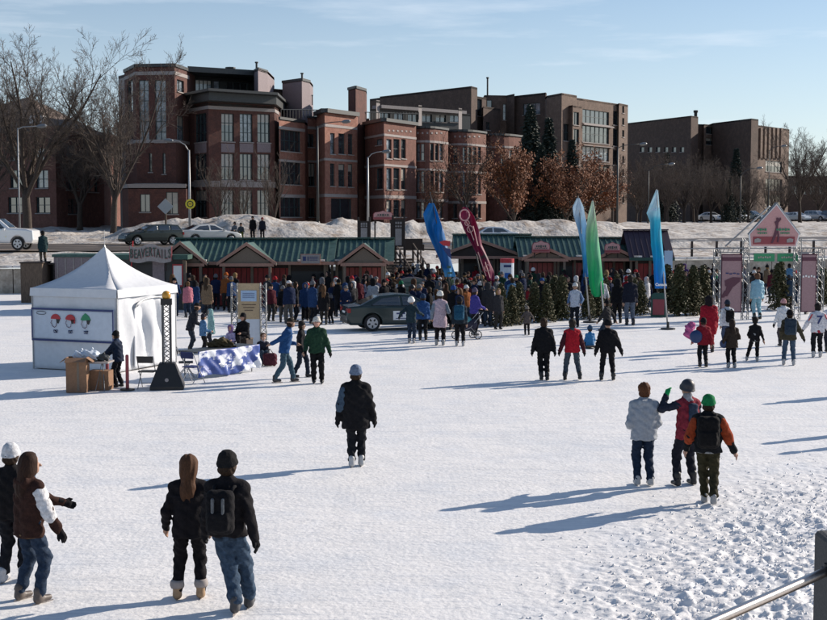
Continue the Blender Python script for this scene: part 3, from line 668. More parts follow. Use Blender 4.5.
# B: big red brick building left of centre
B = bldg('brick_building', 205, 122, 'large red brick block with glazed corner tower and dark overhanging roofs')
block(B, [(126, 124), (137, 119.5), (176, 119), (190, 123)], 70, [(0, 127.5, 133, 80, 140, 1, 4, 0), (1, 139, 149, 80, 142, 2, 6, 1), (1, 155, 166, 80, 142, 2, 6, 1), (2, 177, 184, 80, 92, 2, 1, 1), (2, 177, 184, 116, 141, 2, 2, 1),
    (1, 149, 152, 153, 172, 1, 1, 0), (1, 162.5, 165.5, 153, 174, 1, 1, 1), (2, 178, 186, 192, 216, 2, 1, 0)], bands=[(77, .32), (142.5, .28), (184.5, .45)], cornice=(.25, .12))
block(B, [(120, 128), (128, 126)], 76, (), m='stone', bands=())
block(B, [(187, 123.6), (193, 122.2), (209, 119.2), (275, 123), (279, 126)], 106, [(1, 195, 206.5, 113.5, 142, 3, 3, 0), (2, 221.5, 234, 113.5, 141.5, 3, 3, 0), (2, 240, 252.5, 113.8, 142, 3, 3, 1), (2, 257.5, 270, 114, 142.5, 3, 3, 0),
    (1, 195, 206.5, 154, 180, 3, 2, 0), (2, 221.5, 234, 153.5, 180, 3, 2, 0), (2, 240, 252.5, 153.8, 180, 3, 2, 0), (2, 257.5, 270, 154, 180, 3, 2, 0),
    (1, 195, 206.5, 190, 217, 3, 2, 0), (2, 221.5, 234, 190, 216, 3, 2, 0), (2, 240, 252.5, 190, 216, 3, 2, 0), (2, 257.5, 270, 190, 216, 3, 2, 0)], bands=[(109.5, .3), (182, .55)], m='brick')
# grey spandrels between the windows of the bowed front
P0, P1 = plan(209, 119.2), plan(275, 123)
def panel(root, P0, P1, x0, x1, y0, y1, nm='spandrel', mm='spandrel', d=.03, proud=.05):
    org = tuple(root.location); Ln = np.hypot(*(P1-P0)); u = (P1-P0)/Ln; n_ = np.array([u[1], -u[0]])
    s0, z1 = hit(P0, P1, x0, y0); s1, z0 = hit(P0, P1, x1, y1)
    f = lambda s, z: (P0[0]+u[0]*s-n_[0]*.02, P0[1]+u[1]*s-n_[1]*.02, z)
    return MB().slab([f(s0, z0), f(s1, z0), f(s1, z1), f(s0, z1)], (n_[0]*(proud+.02), n_[1]*(proud+.02), 0)).build(nm, M[mm], root, org)
for x0, x1 in ((221, 234.5), (239.5, 253), (257, 270.5)): panel(B, P0, P1, x0, x1, 143.3, 152.5)
panel(B, plan(193, 122.2), plan(209, 119.2), 195, 206.5, 143.5, 152.5)
def flatroof(root, pts, z0, z1, back, m='cornice', nm='roof_slab'):
    P = [plan(*p) for p in pts]; ol = [tuple(p) for p in P]+[(P[-1][0], P[-1][1]+back), (P[0][0], P[0][1]+back)]
    MB().prism(ol, z0, z1).build(nm, M[m], root, tuple(root.location))
zc = zat(106, 123.6)
flatroof(B, [(186, 122.3), (210, 117.6), (277, 121.8), (281, 125.5)], zc+.02, zc+.75, 9)
flatroof(B, [(185, 121.3), (209.5, 116.6), (278.5, 120.8), (283, 125)], zc+.77, zc+1.0, 10)
# penthouse with strip windows under a flat roof, end pier and stacks
block(B, [(186, 126), (259, 130)], 76, [(0, 192, 212, 79, 95.5, 5, 1, 1), (0, 214, 220, 80, 95.5, 1, 1, 1), (0, 227, 248, 82, 96, 3, 1, 0)], m='cornice', zb=zc, back=6)
zp = zat(76, 126); flatroof(B, [(189, 122.5), (259, 126)], zp+.05, zp+.55, 9)
block(B, [(255, 125.5), (259, 123.5), (268.5, 126)], 70, (), m='spandrel', zb=zc+.5, back=6, cornice=(.12, .05))
block(B, [(283, 131.5), (302.5, 129), (310.5, 131)], 81, (), m='spandrel', zb=12, back=4, cornice=(.2, .08))
block(B, [(262, 130), (285, 132)], 87.5, (), m='brickd', zb=12, back=5)
for (px_, Y_, y0, y1, r_) in ((258, 126, 70, 63, .1), (303, 130, 80, 74, .1), (171, 121, 70, 67.5, .35), (232, 128, 72, 68.5, .3), (313, 132, 104, 96, .05)):
    x_ = XY(px_, Y_); MB().lathe([(r_, zat(y0, Y_)-.1), (r_, zat(y1, Y_)), (r_*1.7, zat(y1, Y_)), (r_*1.7, zat(y1, Y_)+.12)], (x_-B.location.x, Y_-B.location.y, -B.location.z), 8).build('roof_vent', M['cornice'], B)
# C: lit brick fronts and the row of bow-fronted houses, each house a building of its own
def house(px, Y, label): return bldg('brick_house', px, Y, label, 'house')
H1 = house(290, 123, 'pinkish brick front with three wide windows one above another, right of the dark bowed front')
block(H1, [(279.5, 122.5), (305, 127)], 117, [(0, 280.5, 301, 130.5, 151.5, 4, 2, 0), (0, 280.5, 301, 162, 184.5, 4, 2, 0), (0, 280.5, 301, 197.5, 217, 4, 2, 0)], bands=[(125.8, .28), (159, .22), (194, .3)], cornice=(.2, .12), m='brick_lit')
block(H1, [(303.5, 130), (323, 131.5)], 116, [(0, 307, 314, 134, 147, 2, 1, 0), (0, 308.5, 315, 163, 186, 2, 1, 0), (0, 308.5, 315, 198, 217, 2, 1, 0)], bands=[(126, .28), (160, .22)], cornice=(.15, .1), m='brick_lit')
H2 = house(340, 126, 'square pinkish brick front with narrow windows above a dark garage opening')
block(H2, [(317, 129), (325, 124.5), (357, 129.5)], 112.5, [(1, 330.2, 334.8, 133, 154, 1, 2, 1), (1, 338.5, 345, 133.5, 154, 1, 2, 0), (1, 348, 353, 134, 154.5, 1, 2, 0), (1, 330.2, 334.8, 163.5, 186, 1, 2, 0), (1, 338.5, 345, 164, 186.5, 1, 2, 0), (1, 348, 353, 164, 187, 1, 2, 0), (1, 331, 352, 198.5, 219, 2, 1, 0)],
      bands=[(127, .25), (160, .22), (194.5, .3)], cornice=(.35, .35), m='brick_lit')
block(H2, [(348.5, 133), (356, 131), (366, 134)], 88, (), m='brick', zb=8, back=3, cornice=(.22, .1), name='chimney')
block(H2, [(355, 134), (369, 134.5)], 118, [(0, 359, 364, 163, 180, 1, 1, 0)], m='brick_lit')
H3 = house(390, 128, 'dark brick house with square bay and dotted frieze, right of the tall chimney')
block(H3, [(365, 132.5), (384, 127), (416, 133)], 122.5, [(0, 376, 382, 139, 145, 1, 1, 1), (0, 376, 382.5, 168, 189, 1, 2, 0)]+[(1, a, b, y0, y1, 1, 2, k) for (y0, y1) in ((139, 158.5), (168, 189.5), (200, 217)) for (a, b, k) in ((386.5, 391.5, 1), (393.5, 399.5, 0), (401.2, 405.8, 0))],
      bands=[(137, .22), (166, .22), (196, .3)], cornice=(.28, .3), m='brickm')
for k in range(6): panel(H3, plan(384, 127), plan(416, 133), 388+k*4.3, 389.6+k*4.3, 129.5+.2*k, 131.3+.2*k, 'frieze_block', 'stone')
def bow(px, Y, label, x0, x1, Y0, ytop, rows, wx, m='brickm', bulge=1.9, frieze=True, bandy=()):
    h = house(px, Y, label); n = 8; P = []
    for i in range(n+1):
        t = i/n; P.append((x0+(x1-x0)*t, Y0+3.2*t-bulge*math.sin(math.pi*t)))
    W = []
    for (y0, y1) in rows:
        for (a, b, k) in wx:
            fi = int(((a+b)/2-x0)/(x1-x0)*n); fi = max(0, min(n-1, fi)); fa = x0+(x1-x0)*fi/n; fb = x0+(x1-x0)*(fi+1)/n
            W.append((fi, max(a, fa+.15), min(b, fb-.15), y0, y1, 1, 2, k))
    block(h, P, ytop, W, m=m, bands=bandy, cornice=(.18, .12))
    if frieze:
        for i in range(1, n-1):
            xa = x0+(x1-x0)*(i+.5)/n; panel(h, plan(*P[i]), plan(*P[i+1]), xa-.8, xa+.8, ytop+5.5, ytop+7.4, 'frieze_block', 'stone')
    return h
bow(430, 132, 'first bow-fronted brick house, directly behind the top of the blue flag', 411, 448, 134.5, 126.5, ((143.5, 160.5), (171, 192), (202, 218)), ((416.5, 420, 1), (421, 424.5, 0), (430.2, 434, 0), (435, 438.8, 0), (439.4, 443, 1)), bandy=[(140.5, .22), (168.5, .22), (199, .28)])
bow(468, 138, 'second bow-fronted brick house, behind the bare reddish tree', 448, 486, 140, 130, ((147, 163), (173, 194), (204, 218)), ((453, 457, 0), (461.5, 466, 1), (467.5, 471.5, 0), (472.5, 476.5, 0), (478, 481, 1)), bandy=[(143.5, .22), (171, .22), (201, .28)])
bow(505, 144, 'last and darkest bow-fronted brick house, left of the rust-coloured tree', 485, 523, 146, 134, ((150, 165), (176, 195)), ((491, 495, 0), (501, 505, 0), (509, 513, 0), (515, 518, 0)), bandy=[(146, .22), (172, .22)], frieze=False)
# roof terraces with pergola beams behind the parapets
tr = H3; o_ = tuple(tr.location)
pg = MB(); a = Vector(atY(377, 105, 142)); b = Vector(atY(462, 114.5, 150))
pg.box(tuple((a+b)/2), ((b-a).length, 1.6, .35), math.atan2(b.y-a.y, b.x-a.x)); pg.build('terrace_canopy', M['stone'], tr, o_)
block(tr, [(370, 144), (470, 152)], 108, [(0, 380+i*14, 390+i*14, 112.5, 122, 2, 1, i % 2) for i in range(6)], m='cornice', zb=9, back=5)
for px_, y0, y1 in ((378, 100, 106), (420, 105, 109), (460, 108, 113)):
    block(tr, [(px_-1.5, 141), (px_+1.8, 141.5)], y0, (), m='stone', zb=12.5, back=.8, name='chimney')
rl = MB()
for i in range(19):
    p = atY(363+i*3.1, 112, 133.5+i*.35); q = atY(363+i*3.1, 119.5, 133.5+i*.35); rl.tube([q, p], .03, 4)
rl.tube([atY(363, 112, 133.5), atY(363+18*3.1, 114, 139.8)], .04, 4); rl.build('terrace_railing', M['cornice'], tr, o_)
rl = MB()
for i in range(15):
    px_ = 281+i*3; rl.tube([atY(px_, 118, 124+i*.3), atY(px_, 109.5, 124+i*.3)], .03, 4)
rl.tube([atY(281, 109.5, 124), atY(323, 110, 128.3)], .045, 4); rl.build('terrace_railing', M['cornice'], H1, tuple(H1.location))
# D: brown flats
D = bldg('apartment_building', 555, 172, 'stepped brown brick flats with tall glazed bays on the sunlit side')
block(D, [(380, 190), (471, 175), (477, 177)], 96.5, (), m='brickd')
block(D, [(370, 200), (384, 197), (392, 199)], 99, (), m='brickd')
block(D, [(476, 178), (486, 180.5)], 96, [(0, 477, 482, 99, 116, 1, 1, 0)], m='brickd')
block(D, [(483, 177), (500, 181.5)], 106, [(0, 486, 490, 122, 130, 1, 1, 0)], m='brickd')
block(D, [(484, 184), (506, 184.5), (514, 182)], 95, [(0, 487, 492, 100, 116, 1, 2, 0), (0, 503, 506, 104, 120, 1, 2, 1)], m='brickd_lit')
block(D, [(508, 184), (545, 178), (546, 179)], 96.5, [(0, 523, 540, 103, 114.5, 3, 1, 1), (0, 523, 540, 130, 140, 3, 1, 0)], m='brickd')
block(D, [(546, 176), (561, 172), (572, 174.6), (576, 175.6)], 95.7, [(1, 563.5, 571, 124, 141, 2, 2, 0)], m='brickd_lit')
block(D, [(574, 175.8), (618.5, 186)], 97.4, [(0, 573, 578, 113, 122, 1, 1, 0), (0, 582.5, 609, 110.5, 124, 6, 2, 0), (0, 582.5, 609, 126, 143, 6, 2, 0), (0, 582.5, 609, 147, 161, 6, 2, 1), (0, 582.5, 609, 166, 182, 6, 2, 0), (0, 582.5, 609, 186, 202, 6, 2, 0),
      (0, 613, 618, 111, 125, 1, 2, 0), (0, 613, 618, 129, 146, 1, 2, 0), (0, 613, 618, 150, 165, 1, 2, 0), (0, 613, 618, 170, 186, 1, 2, 0)], m='brickd_lit')
block(D, [(618, 185), (627, 188)], 103, [(0, 622.2, 624.2, y, y+7, 1, 1, 0) for y in (106, 118, 130, 143, 156, 169, 183, 196)], m='brickd_lit')
block(D, [(565, 174.5), (572, 173), (581, 175)], 106, [(1, 573.5, 579, 112, 125, 2, 1, 0), (1, 573.5, 579, 129, 145, 2, 1, 0), (1, 573.5, 579, 150, 165, 2, 1, 0)], m='brickd_lit')
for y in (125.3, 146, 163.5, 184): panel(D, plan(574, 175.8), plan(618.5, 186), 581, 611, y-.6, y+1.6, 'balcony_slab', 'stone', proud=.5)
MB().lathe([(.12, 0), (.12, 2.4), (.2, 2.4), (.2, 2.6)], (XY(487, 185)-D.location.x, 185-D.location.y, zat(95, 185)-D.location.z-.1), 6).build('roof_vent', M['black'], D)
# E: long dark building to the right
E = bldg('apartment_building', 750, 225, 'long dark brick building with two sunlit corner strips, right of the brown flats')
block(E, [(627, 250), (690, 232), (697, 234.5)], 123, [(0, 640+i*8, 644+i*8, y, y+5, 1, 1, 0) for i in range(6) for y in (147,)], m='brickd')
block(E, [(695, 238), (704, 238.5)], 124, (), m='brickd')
block(E, [(703, 237), (719, 241)], 124, [(0, 706, 716, 127, 134, 2, 1, 0), (0, 706, 716, 138, 145, 2, 1, 0)], m='brickd_lit')
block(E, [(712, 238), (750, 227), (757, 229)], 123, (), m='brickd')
block(E, [(756, 230), (784, 239.5), (788, 241)], 125, [(0, 765.5, 782, y, y+11, 5, 1, 0) for y in (161, 179, 195, 207)]+[(0, 765, 767, 128, 158, 1, 3, 0)], m='brickd_lit')
for i in range(6): panel(E, plan(756, 230), plan(784, 239.5), 759+i*4.1, 760.6+i*4.1, 128, 158, 'wall_fin', 'brickd_lit', proud=.35)
MB().lathe([(.3, 0), (.3, 2.2), (.42, 2.2), (.42, 2.6)], (XY(694, 240)-E.location.x, 240-E.location.y, zat(123.5, 240)-E.location.z-.2), 8).build('roof_vent', M['black'], E)
# A: gabled house at the far left, low wall and far low buildings
A_ = bldg('gabled_house', 50, 135, 'brick house with brown hipped roof seen through the bare trees at far left', 'house')
block(A_, [(-30, 133), (56, 125), (104, 135)], 131, m='brickm', wins= [(1, 67, 76, 145, 154, 2, 1, 1), (1, 82, 88, 147, 157, 2, 1, 0), (1, 93, 99, 148, 158, 1, 1, 0), (1, 66, 78, 170, 190, 2, 2, 0), (1, 84, 98, 172, 192, 2, 2, 0), (0, 10, 22, 146, 160, 2, 2, 0), (0, 32, 44, 148, 160, 2, 2, 1), (0, 10, 22, 170, 188, 2, 2, 0), (0, 36, 48, 170, 188, 2, 2, 1), (0, 8, 22, 197, 213, 2, 2, 0), (0, 36, 50, 197, 213, 2, 2, 0), (1, 68, 80, 199, 214, 2, 2, 0)], back=16, rooftop=False)
o_ = tuple(A_.location); z0 = zat(131, 131); 
def wp(px, Y, z): return (XY(px, Y, z), Y, z)
e = [wp(-36, 128.5, z0-.3), wp(57, 126, z0-.3), wp(107, 133.5, z0-.3), wp(104, 149, z0-.3), wp(-34, 147, z0-.3)]; pk = wp(28, 136, zat(97, 136)); pk2 = wp(60, 139, zat(112, 139)); pk0 = wp(-20, 138, zat(110, 138))
rf = MB(); rf.poly([e[0], e[1], pk, pk0]); rf.poly([e[1], e[2], pk2, pk]); rf.poly([e[2], e[3], pk2]); rf.poly([e[3], e[4], pk0, pk, pk2]); rf.poly([e[4], e[0], pk0]); rf.poly([e[4], e[3], e[2], e[1], e[0]])
rf.build('roof', M['brownroof'], A_, o_)
dm = MB(); c = wp(38, 129.5, zat(123, 129.5)); dm.box(c, (1.3, 1.6, 1.4)); dm.build('roof_dormer', M['white'], A_, o_)
lw = bldg('low_building', 160, 116, 'low dark brick wing with entrance behind the yellow round sign', 'building')
block(lw, [(122, 119.5), (128, 117.5), (186, 117.5)], 186, [(1, 166, 178, 192, 214, 2, 1, 0), (1, 140, 150, 194, 212, 2, 1, 0)], m='brick', back=4, bands=[(184.5, .35)])
fb = bldg('low_building', 815, 260, 'long low dark building behind the trees at the far right')
block(fb, [(786, 262), (860, 262)], 176, [(0, 792+i*9, 797+i*9, 186, 194, 2, 1, 0) for i in range(7)], m='brickd', back=20)
# ------------------------------------------------------------ trees
def limb(p, d, Ln, rad, n, rng, wob, up):
    pts = [p.copy()]; rads = [rad]; q = p.copy(); d = d.copy()
    for i in range(n):
        d = (d+Vector((rng.gauss(0, wob), rng.gauss(0, wob), rng.gauss(0, wob)+up))).normalized(); q = q+d*(Ln/n); pts.append(q.copy()); rads.append(rad*(1-.75*(i+1)/n))
    return pts, rads, d
def tree_parts(seed, Hh, r0, spread=.55, counts=(6, 6, 6, 5), trunkf=.28, up=.06, lens=(.42, .55, .5, .5), leaf=0, rmin=.006, leafsize=.09, wid=1.0):
    rng = random.Random(seed); tk = MB(); br = MB(); tw = MB(); lf = MB(); tips = []
    pts, rads, d = limb(Vector((0, 0, -.2)), Vector((rng.gauss(0, .04), rng.gauss(0, .04), 1)), Hh*trunkf, r0, 4, rng, .04, .1)
    rads = [r0*(1-.22*i/4) for i in range(5)]; rads[0] = r0*1.35; tk.tube(pts, rads, 10)
    def rec(p, d, Ln, rad, lv):
        if lv >= len(counts): return
        n = counts[lv]
        for i in range(n):
            t = (i+.5+rng.uniform(-.4, .4))/n; az = i*2.4+rng.uniform(-.5, .5)
            a = d.orthogonal().normalized(); b = d.cross(a); side = a*math.cos(az)+b*math.sin(az)
            sp = spread*rng.uniform(.6, 1.5)
            yield t, (d+side*sp+Vector((0, 0, up))).normalized()
    # main leader + limbs
    def grow(pts, rads, Ln, lv):
        if lv >= len(counts): tips.append(pts[-1]); return
        n = counts[lv]; a0 = rng.uniform(0, 6.28)
        for i in range(n):
            lo = .12 if lv else .78
            t = lo+(1-lo)*(i+rng.uniform(.2, .8))/n; k = min(int(t*(len(pts)-1)), len(pts)-2); fr = t*(len(pts)-1)-k
            p = pts[k].lerp(pts[k+1], fr); rr = rads[k]+(rads[k+1]-rads[k])*fr; d = (pts[k+1]-pts[k]).normalized()
            a = d.orthogonal().normalized(); b = d.cross(a); az = a0+i*2.4+rng.uniform(-.4, .4)
            dd = (d+(a*math.cos(az)+b*math.sin(az))*spread*rng.uniform(.7, 1.6)+Vector((0, 0, up*2))).normalized()
            l2 = (Hh*lens[0] if lv == 0 else Ln*lens[min(lv, len(lens)-1)])*rng.uniform(.65, 1.25)*(1-.35*t if lv else 1)
            r2 = max(rmin, rr*rng.uniform(.42, .62) if lv else rads[-1]*rng.uniform(.5, .72))
            ns = 5 if lv < 2 else (3 if lv == 2 else 2)
            ps, rs, _ = limb(p, dd, l2, r2, ns, rng, .13 if lv < 2 else .17, up*(.9 if lv < 2 else .5)); rs = [max(rmin*.7, x) for x in rs]
            (br if lv < 2 else tw).tube(ps, rs, 6 if lv < 2 else 3, cap=False)
            grow(ps, rs, l2, lv+1)
            tips.append(ps[-1]); 
            if lv >= 2: tips.append(ps[len(ps)//2])
    grow(pts, rads, Hh*.5, 0)
    if leaf:
        for i in range(leaf):
            p = rng.choice(tips)+Vector((rng.gauss(0, .16), rng.gauss(0, .16), rng.gauss(0, .16))); s = leafsize*rng.uniform(.6, 1.4)
            a = Vector((rng.gauss(0, 1), rng.gauss(0, 1), rng.gauss(0, 1))).normalized()*s; b = a.orthogonal().normalized()*s*.7
            lf.quad(p-a, p+b, p+a, p-b)
    top = max(v[2] for v in tw.v); f = Hh/top; g = f*min(1, 1.0/f**.4)*wid
    for mb in (tk, br, tw, lf): mb.v = [(x*g, y*g, z*f) for x, y, z in mb.v]
    return tk, br, tw, lf
def tree(seed, px, Y, Hh, label, name='bare_tree', cat='tree', group=None, rz=0, z=None, **k):
    x = XY(px, Y); zz = TZ(x, Y) if z is None else z; rt = empty(name, (x, Y, zz-.1), rz, label, cat, group)
    lf_m = k.pop('leafmat', 'rust'); tk, br, tw, lf = tree_parts(seed, Hh, **k)
    tk.build('trunk', M['bark'], rt, smooth=True); br.build('limbs', M['bark'], rt, smooth=True); c = tw.build('twigs', M['twig'], rt)
    if lf.v: lf.build('leaves', M[lf_m], rt)
    return rt
big = dict(counts=(8, 8, 7, 6, 4), spread=.56, trunkf=.22, up=.065, lens=(.54, .50, .52, .55, .6), rmin=.0115)
t1 = tree(11, 28, 107, 17.8, 'big bare tree at far left with wide crown above the white pickup', wid=1.1, r0=.34, **big)
t2 = tree(23, 113, 106, 16.4, 'big bare tree in front of the corner tower, second from left', wid=.85, r0=.32, **big)
def again(src, px, Y, sc, rz, label, group=None, z=None):
    o = copy_tree(src); x = XY(px, Y); o.location = (x, Y, (TZ(x, Y) if z is None else z)-.1); o.scale = (sc,)*3; o.rotation_euler.z = rz; o['label'] = label
    if group: o['group'] = group
    return o
again(t1, 80, 124, .72, 2.1, 'smaller bare tree between the two big bare trees, further back')
again(t2, -18, 116, .85, .9, 'bare tree cut off by the left edge of the picture')
again(t2, 800, 195, 1.02, 2.6, 'tall bare tree at right, against the sky beside the long dark building')
again(t1, 834, 190, .74, 4.2, 'bare tree cut by the right edge of the picture')
again(t1, 818, 235, .7, 1.2, 'bare tree behind the tall one at far right')
sml = dict(counts=(8, 6, 6, 4), spread=.42, trunkf=.22, up=.10, lens=(.5, .5, .5, .55), rmin=.009)
s1 = tree(21, 217, 112, 8.2, 'slim young bare tree in front of the bowed brick front, by the snow pile', r0=.10, **sml)
again(s1, 275, 113, 1.0, 1.7, 'slim young bare tree before the last window of the bowed brick front')
again(s1, 243, 114, .8, 3.0, 'smallest slim bare tree between two others before the bowed brick front')
s2 = tree(33, 467, 130, 9.6, 'bare reddish tree in front of the second bow-fronted house', r0=.16, counts=(9, 7, 6, 5), spread=.5, trunkf=.2, up=.08, lens=(.45, .5, .5, .55), rmin=.010, leaf=1500, leafsize=.06)
r1 = tree(41, 514, 128, 8.6, 'bright rust-leaved tree with narrow crown, left of the spruces', name='russet_tree', r0=.15, counts=(11, 8, 6, 4), spread=.38, trunkf=.12, up=.12, lens=(.52, .42, .5, .5), rmin=.010, leaf=8500, leafsize=.10)
r2 = tree(43, 566, 135, 8.6, 'wide rust-leaved tree behind the pale blue and green flags', name='russet_tree', r0=.18, counts=(10, 8, 6, 4), spread=.62, trunkf=.12, up=.05, lens=(.55, .5, .5, .5), rmin=.011, leaf=6500, leafsize=.10)
again(r2, 592, 140, .85, 2.2, 'rust-leaved tree at the foot of the brown flats, right of the wide one')
again(r2, 540, 138, .85, 4.4, 'thin rust-leaved tree between the spruces and the wide russet tree')
again(s2, 612, 150, .85, 1.0, 'bare tree beside the tall lamp post at the right end of the brown flats')
again(s2, 431, 131, .6, 2.0, 'small bare tree behind the top of the blue flag')
ORD = ['first', 'second', 'third', 'fourth', 'fifth', 'sixth', 'seventh', 'eighth', 'ninth', 'tenth', 'eleventh', 'twelfth', 'thirteenth', 'fourteenth']
# thicket of bare trees before the long dark building
th = [(636, 168, .9), (652, 176, 1.05), (668, 165, .95), (684, 178, 1.15), (697, 168, .95), (711, 182, 1.1), (727, 170, .85), (748, 180, .95), (769, 176, .8), (783, 188, .9), (640, 196, 1.25), (665, 200, 1.3), (694, 205, 1.25), (722, 204, 1.1)]
for i, (px, Y, sc) in enumerate(th):
    again((t1 if i % 2 else t2), px, Y, sc*(.50 if i % 2 else .56), i*1.3, ('%s dark bare tree from the left in the front of the thicket' % ORD[i] if i < 10 else '%s larger bare tree from the left at the back of the thicket' % ORD[i-10]), 'thicket trees before the long dark building')
for ob in COL.objects:
    pass
def conifer(seed, Hh, Rr, nb, dens, droop=.25, mname='needle', base=.05, prof=.85):
    rng = random.Random(seed); mb = MB(); tk = MB()
    tk.tube([(0, 0, -.1), (0, 0, Hh*.55), (0, 0, Hh*.98)], [Hh*.014+.02, Hh*.009+.01, .008], 6)
    for i in range(nb):
        t = (i+rng.random())/nb; z = Hh*(base+(.99-base)*t); r = Rr*((1-t)**prof)*rng.uniform(.72, 1.08)+.03; az = i*2.39996+rng.uniform(-.3, .3)
        ca, sa = math.cos(az), math.sin(az)
        for j in range(dens):
            q = (j+rng.random())/dens; rr = r*(.12+.88*q); z2 = z-droop*rr*(.5+q*.7)+rng.gauss(0, .02*Hh**.5)+.18*r*(1-q)
            px, py = ca*rr+rng.gauss(0, .05*r+.01), sa*rr+rng.gauss(0, .05*r+.01); ln = (.12*Rr+.035)*rng.uniform(.7, 1.5)
            ad = az+rng.uniform(-1.1, 1.1); dx, dy = math.cos(ad)*ln, math.sin(ad)*ln; wz = ln*.42; up_ = rng.uniform(-.25, .5)*ln
            sx, sy = -math.sin(ad)*wz, math.cos(ad)*wz
            n = len(mb.v); mb.v += [(px-sx, py-sy, z2), (px+sx, py+sy, z2+.02), (px+dx, py+dy, z2+up_-.03), (px+dx*.4, py+dy*.4, z2+wz*.9)]
            mb.f += [(n, n+2, n+3), (n+1, n+3, n+2), (n, n+1, n+2)]
    return tk, mb
def firtree(name, px, Y, tmpl, sc, rz, label, group=None, z=None, sxy=1.0):
    x = XY(px, Y, 1); o = copy_tree(tmpl); o.location = (x, Y, TZ(x, Y) if z is None else z); o.scale = (sc*sxy, sc*sxy, sc); o.rotation_euler.z = rz
    tag(o, label, 'tree', group); return o
def tmpl(name, tk, mb, m):
    rt = empty(name); tk.build('trunk', M['bark'], rt); mb.build('needles', M[m], rt); return rt
sp = tmpl('spruce_tree', *conifer(5, 13.5, 2.9, 230, 17, .45), 'needled')
spn = [(530, 139, .93), (548, 144, .86), (541, 136, .62), (571, 150, .72), (735, 195, .82), (728, 170, .42), (561, 152, .5), (666, 215, .85)]
spl = ['tall dark spruce standing left of the brown flats, tallest of that group', 'dark spruce just right of the tallest one by the brown flats', 'low dark spruce in front of the tall pair by the brown flats', 'dark spruce behind the wide russet tree',
       'tall spruce in the middle of the long dark building front', 'low spruce in the thicket, behind the parked cars', 'narrow spruce tip behind the russet trees', 'spruce against the upper wall of the long dark building, left part']
for i, ((px, Y, s_), lb) in enumerate(zip(spn, spl)):
    if i == 0: x = XY(px, Y); sp.location = (x, Y, TZ(x, Y)); sp.scale = (s_,)*3; tag(sp, lb, 'tree')
    else: firtree('spruce_tree', px, Y, sp, s_, i*1.1, lb)
# ------------------------------------------------------------ signs and lamp posts
def lamp(px, Y, ytop, hx, hy, label, arm=True, r=.09, m='galv'):
    x = XY(px, Y); z = TZ(x, Y); rt = empty('street_lamp', (x, Y, z-.1), 0, label, 'street lamp'); zt = zat(ytop, Y)-z+.1
    MB().tube([(0, 0, 0), (0, 0, zt*.5), (0, 0, zt)], [r*1.3, r, r*.75], 8).build('pole', M[m], rt, smooth=True)
    MB().lathe([(r*2, 0), (r*2, .25), (r*1.4, .35)], (0, 0, .05), 8).build('base_cover', M[m], rt)
    dx = XY(hx, Y)-x; dz = zat(hy, Y)-z+.1
    MB().tube([(0, 0, zt-.1), (dx*.25, 0, zt+(dz-zt)*.55), (dx*.6, 0, dz-.05), (dx, 0, dz)], .04, 6).build('arm', M[m], rt, smooth=True)
    sg = 1 if dx > 0 else -1
    MB().lathe([(.05, -.38), (.13, -.25), (.17, 0), (.13, .28), (.04, .38)], (0, 0, 0), 8).build('lamp_head', M['alu'], rt, loc=(dx+sg*.3, 0, dz), rz=0).rotation_euler = (0, R(90-sg*6), 0)
    return rt
lamp(190, 100.5, 150, 174, 140.5, 'pale street lamp with arm to the left and a yellow round sign on its pole')
lamp(318, 108, 126, 343, 121.5, 'tall dark street lamp in front of the pinkish brick fronts', m='cornice')
lamp(368, 112, 157, 383, 151.5, 'grey street lamp right of the tall brick chimney')
lamp(617, 128, 147, 639, 144, 'tall dark street lamp in front of the right end of the brown flats', m='cornice')
lamp(648, 150, 170, 668, 164, 'leaning grey street lamp behind the cyan flag', m='cornice', r=.07)
lamp(740, 155, 175, 756, 168, 'grey street lamp in the thicket left of the pink gable sign', m='cornice', r=.07)
lamp(768, 165, 150, 780, 146, 'thin street lamp rising behind the pink gable sign', m='cornice', r=.06)
lamp(20, 98, 128, 40, 126, 'thin street lamp rising behind the white pickup', r=.06)
def polepost(px, Y, ytop, r=.05, m='galv', z=None):
    x = XY(px, Y); z = TZ(x, Y) if z is None else z; return x, z, zat(ytop, Y)
x, z, zt = polepost(166, 100, 198)
ds = empty('road_sign', (x, 100, z-.1), 0, 'diamond road sign seen from behind on a wooden post, by the parked wagon', 'road sign')
MB().box((0, 0, (zt-z+.1)/2), (.13, .1, zt-z+.1)).build('signpost', M['wood'], ds)
MB().slab([(-.62, -.08, zt-z-.55), (0, -.08, zt-z-1.15), (.62, -.08, zt-z-.55), (0, -.08, zt-z+.06)], (0, .03, 0)).build('diamond_plate', M['galv'], ds)
x = XY(191, 100.4); yz = zat(204, 100.4)
ys = empty('round_sign', (x, 100.25, yz), 0, 'yellow ringed round sign on the pole of the pale street lamp', 'road sign')
ys.rotation_euler = (0, 0, 0)
def disc(r, th, n=24): 
    mb = MB(); pts = [(r*math.cos(2*math.pi*k/n), -th/2, r*math.sin(2*math.pi*k/n)) for k in range(n)]; mb.slab(pts, (0, th, 0)); return mb
disc(.38, .03).build('ring', M['yellow'], ys); disc(.25, .045).build('centre', M['black'], ys); disc(.19, .055, 6).build('emblem', M['yellow'], ys); MB().box((0, 0, 0), (.22, .075, .06)).build('bar', M['red'], ys)
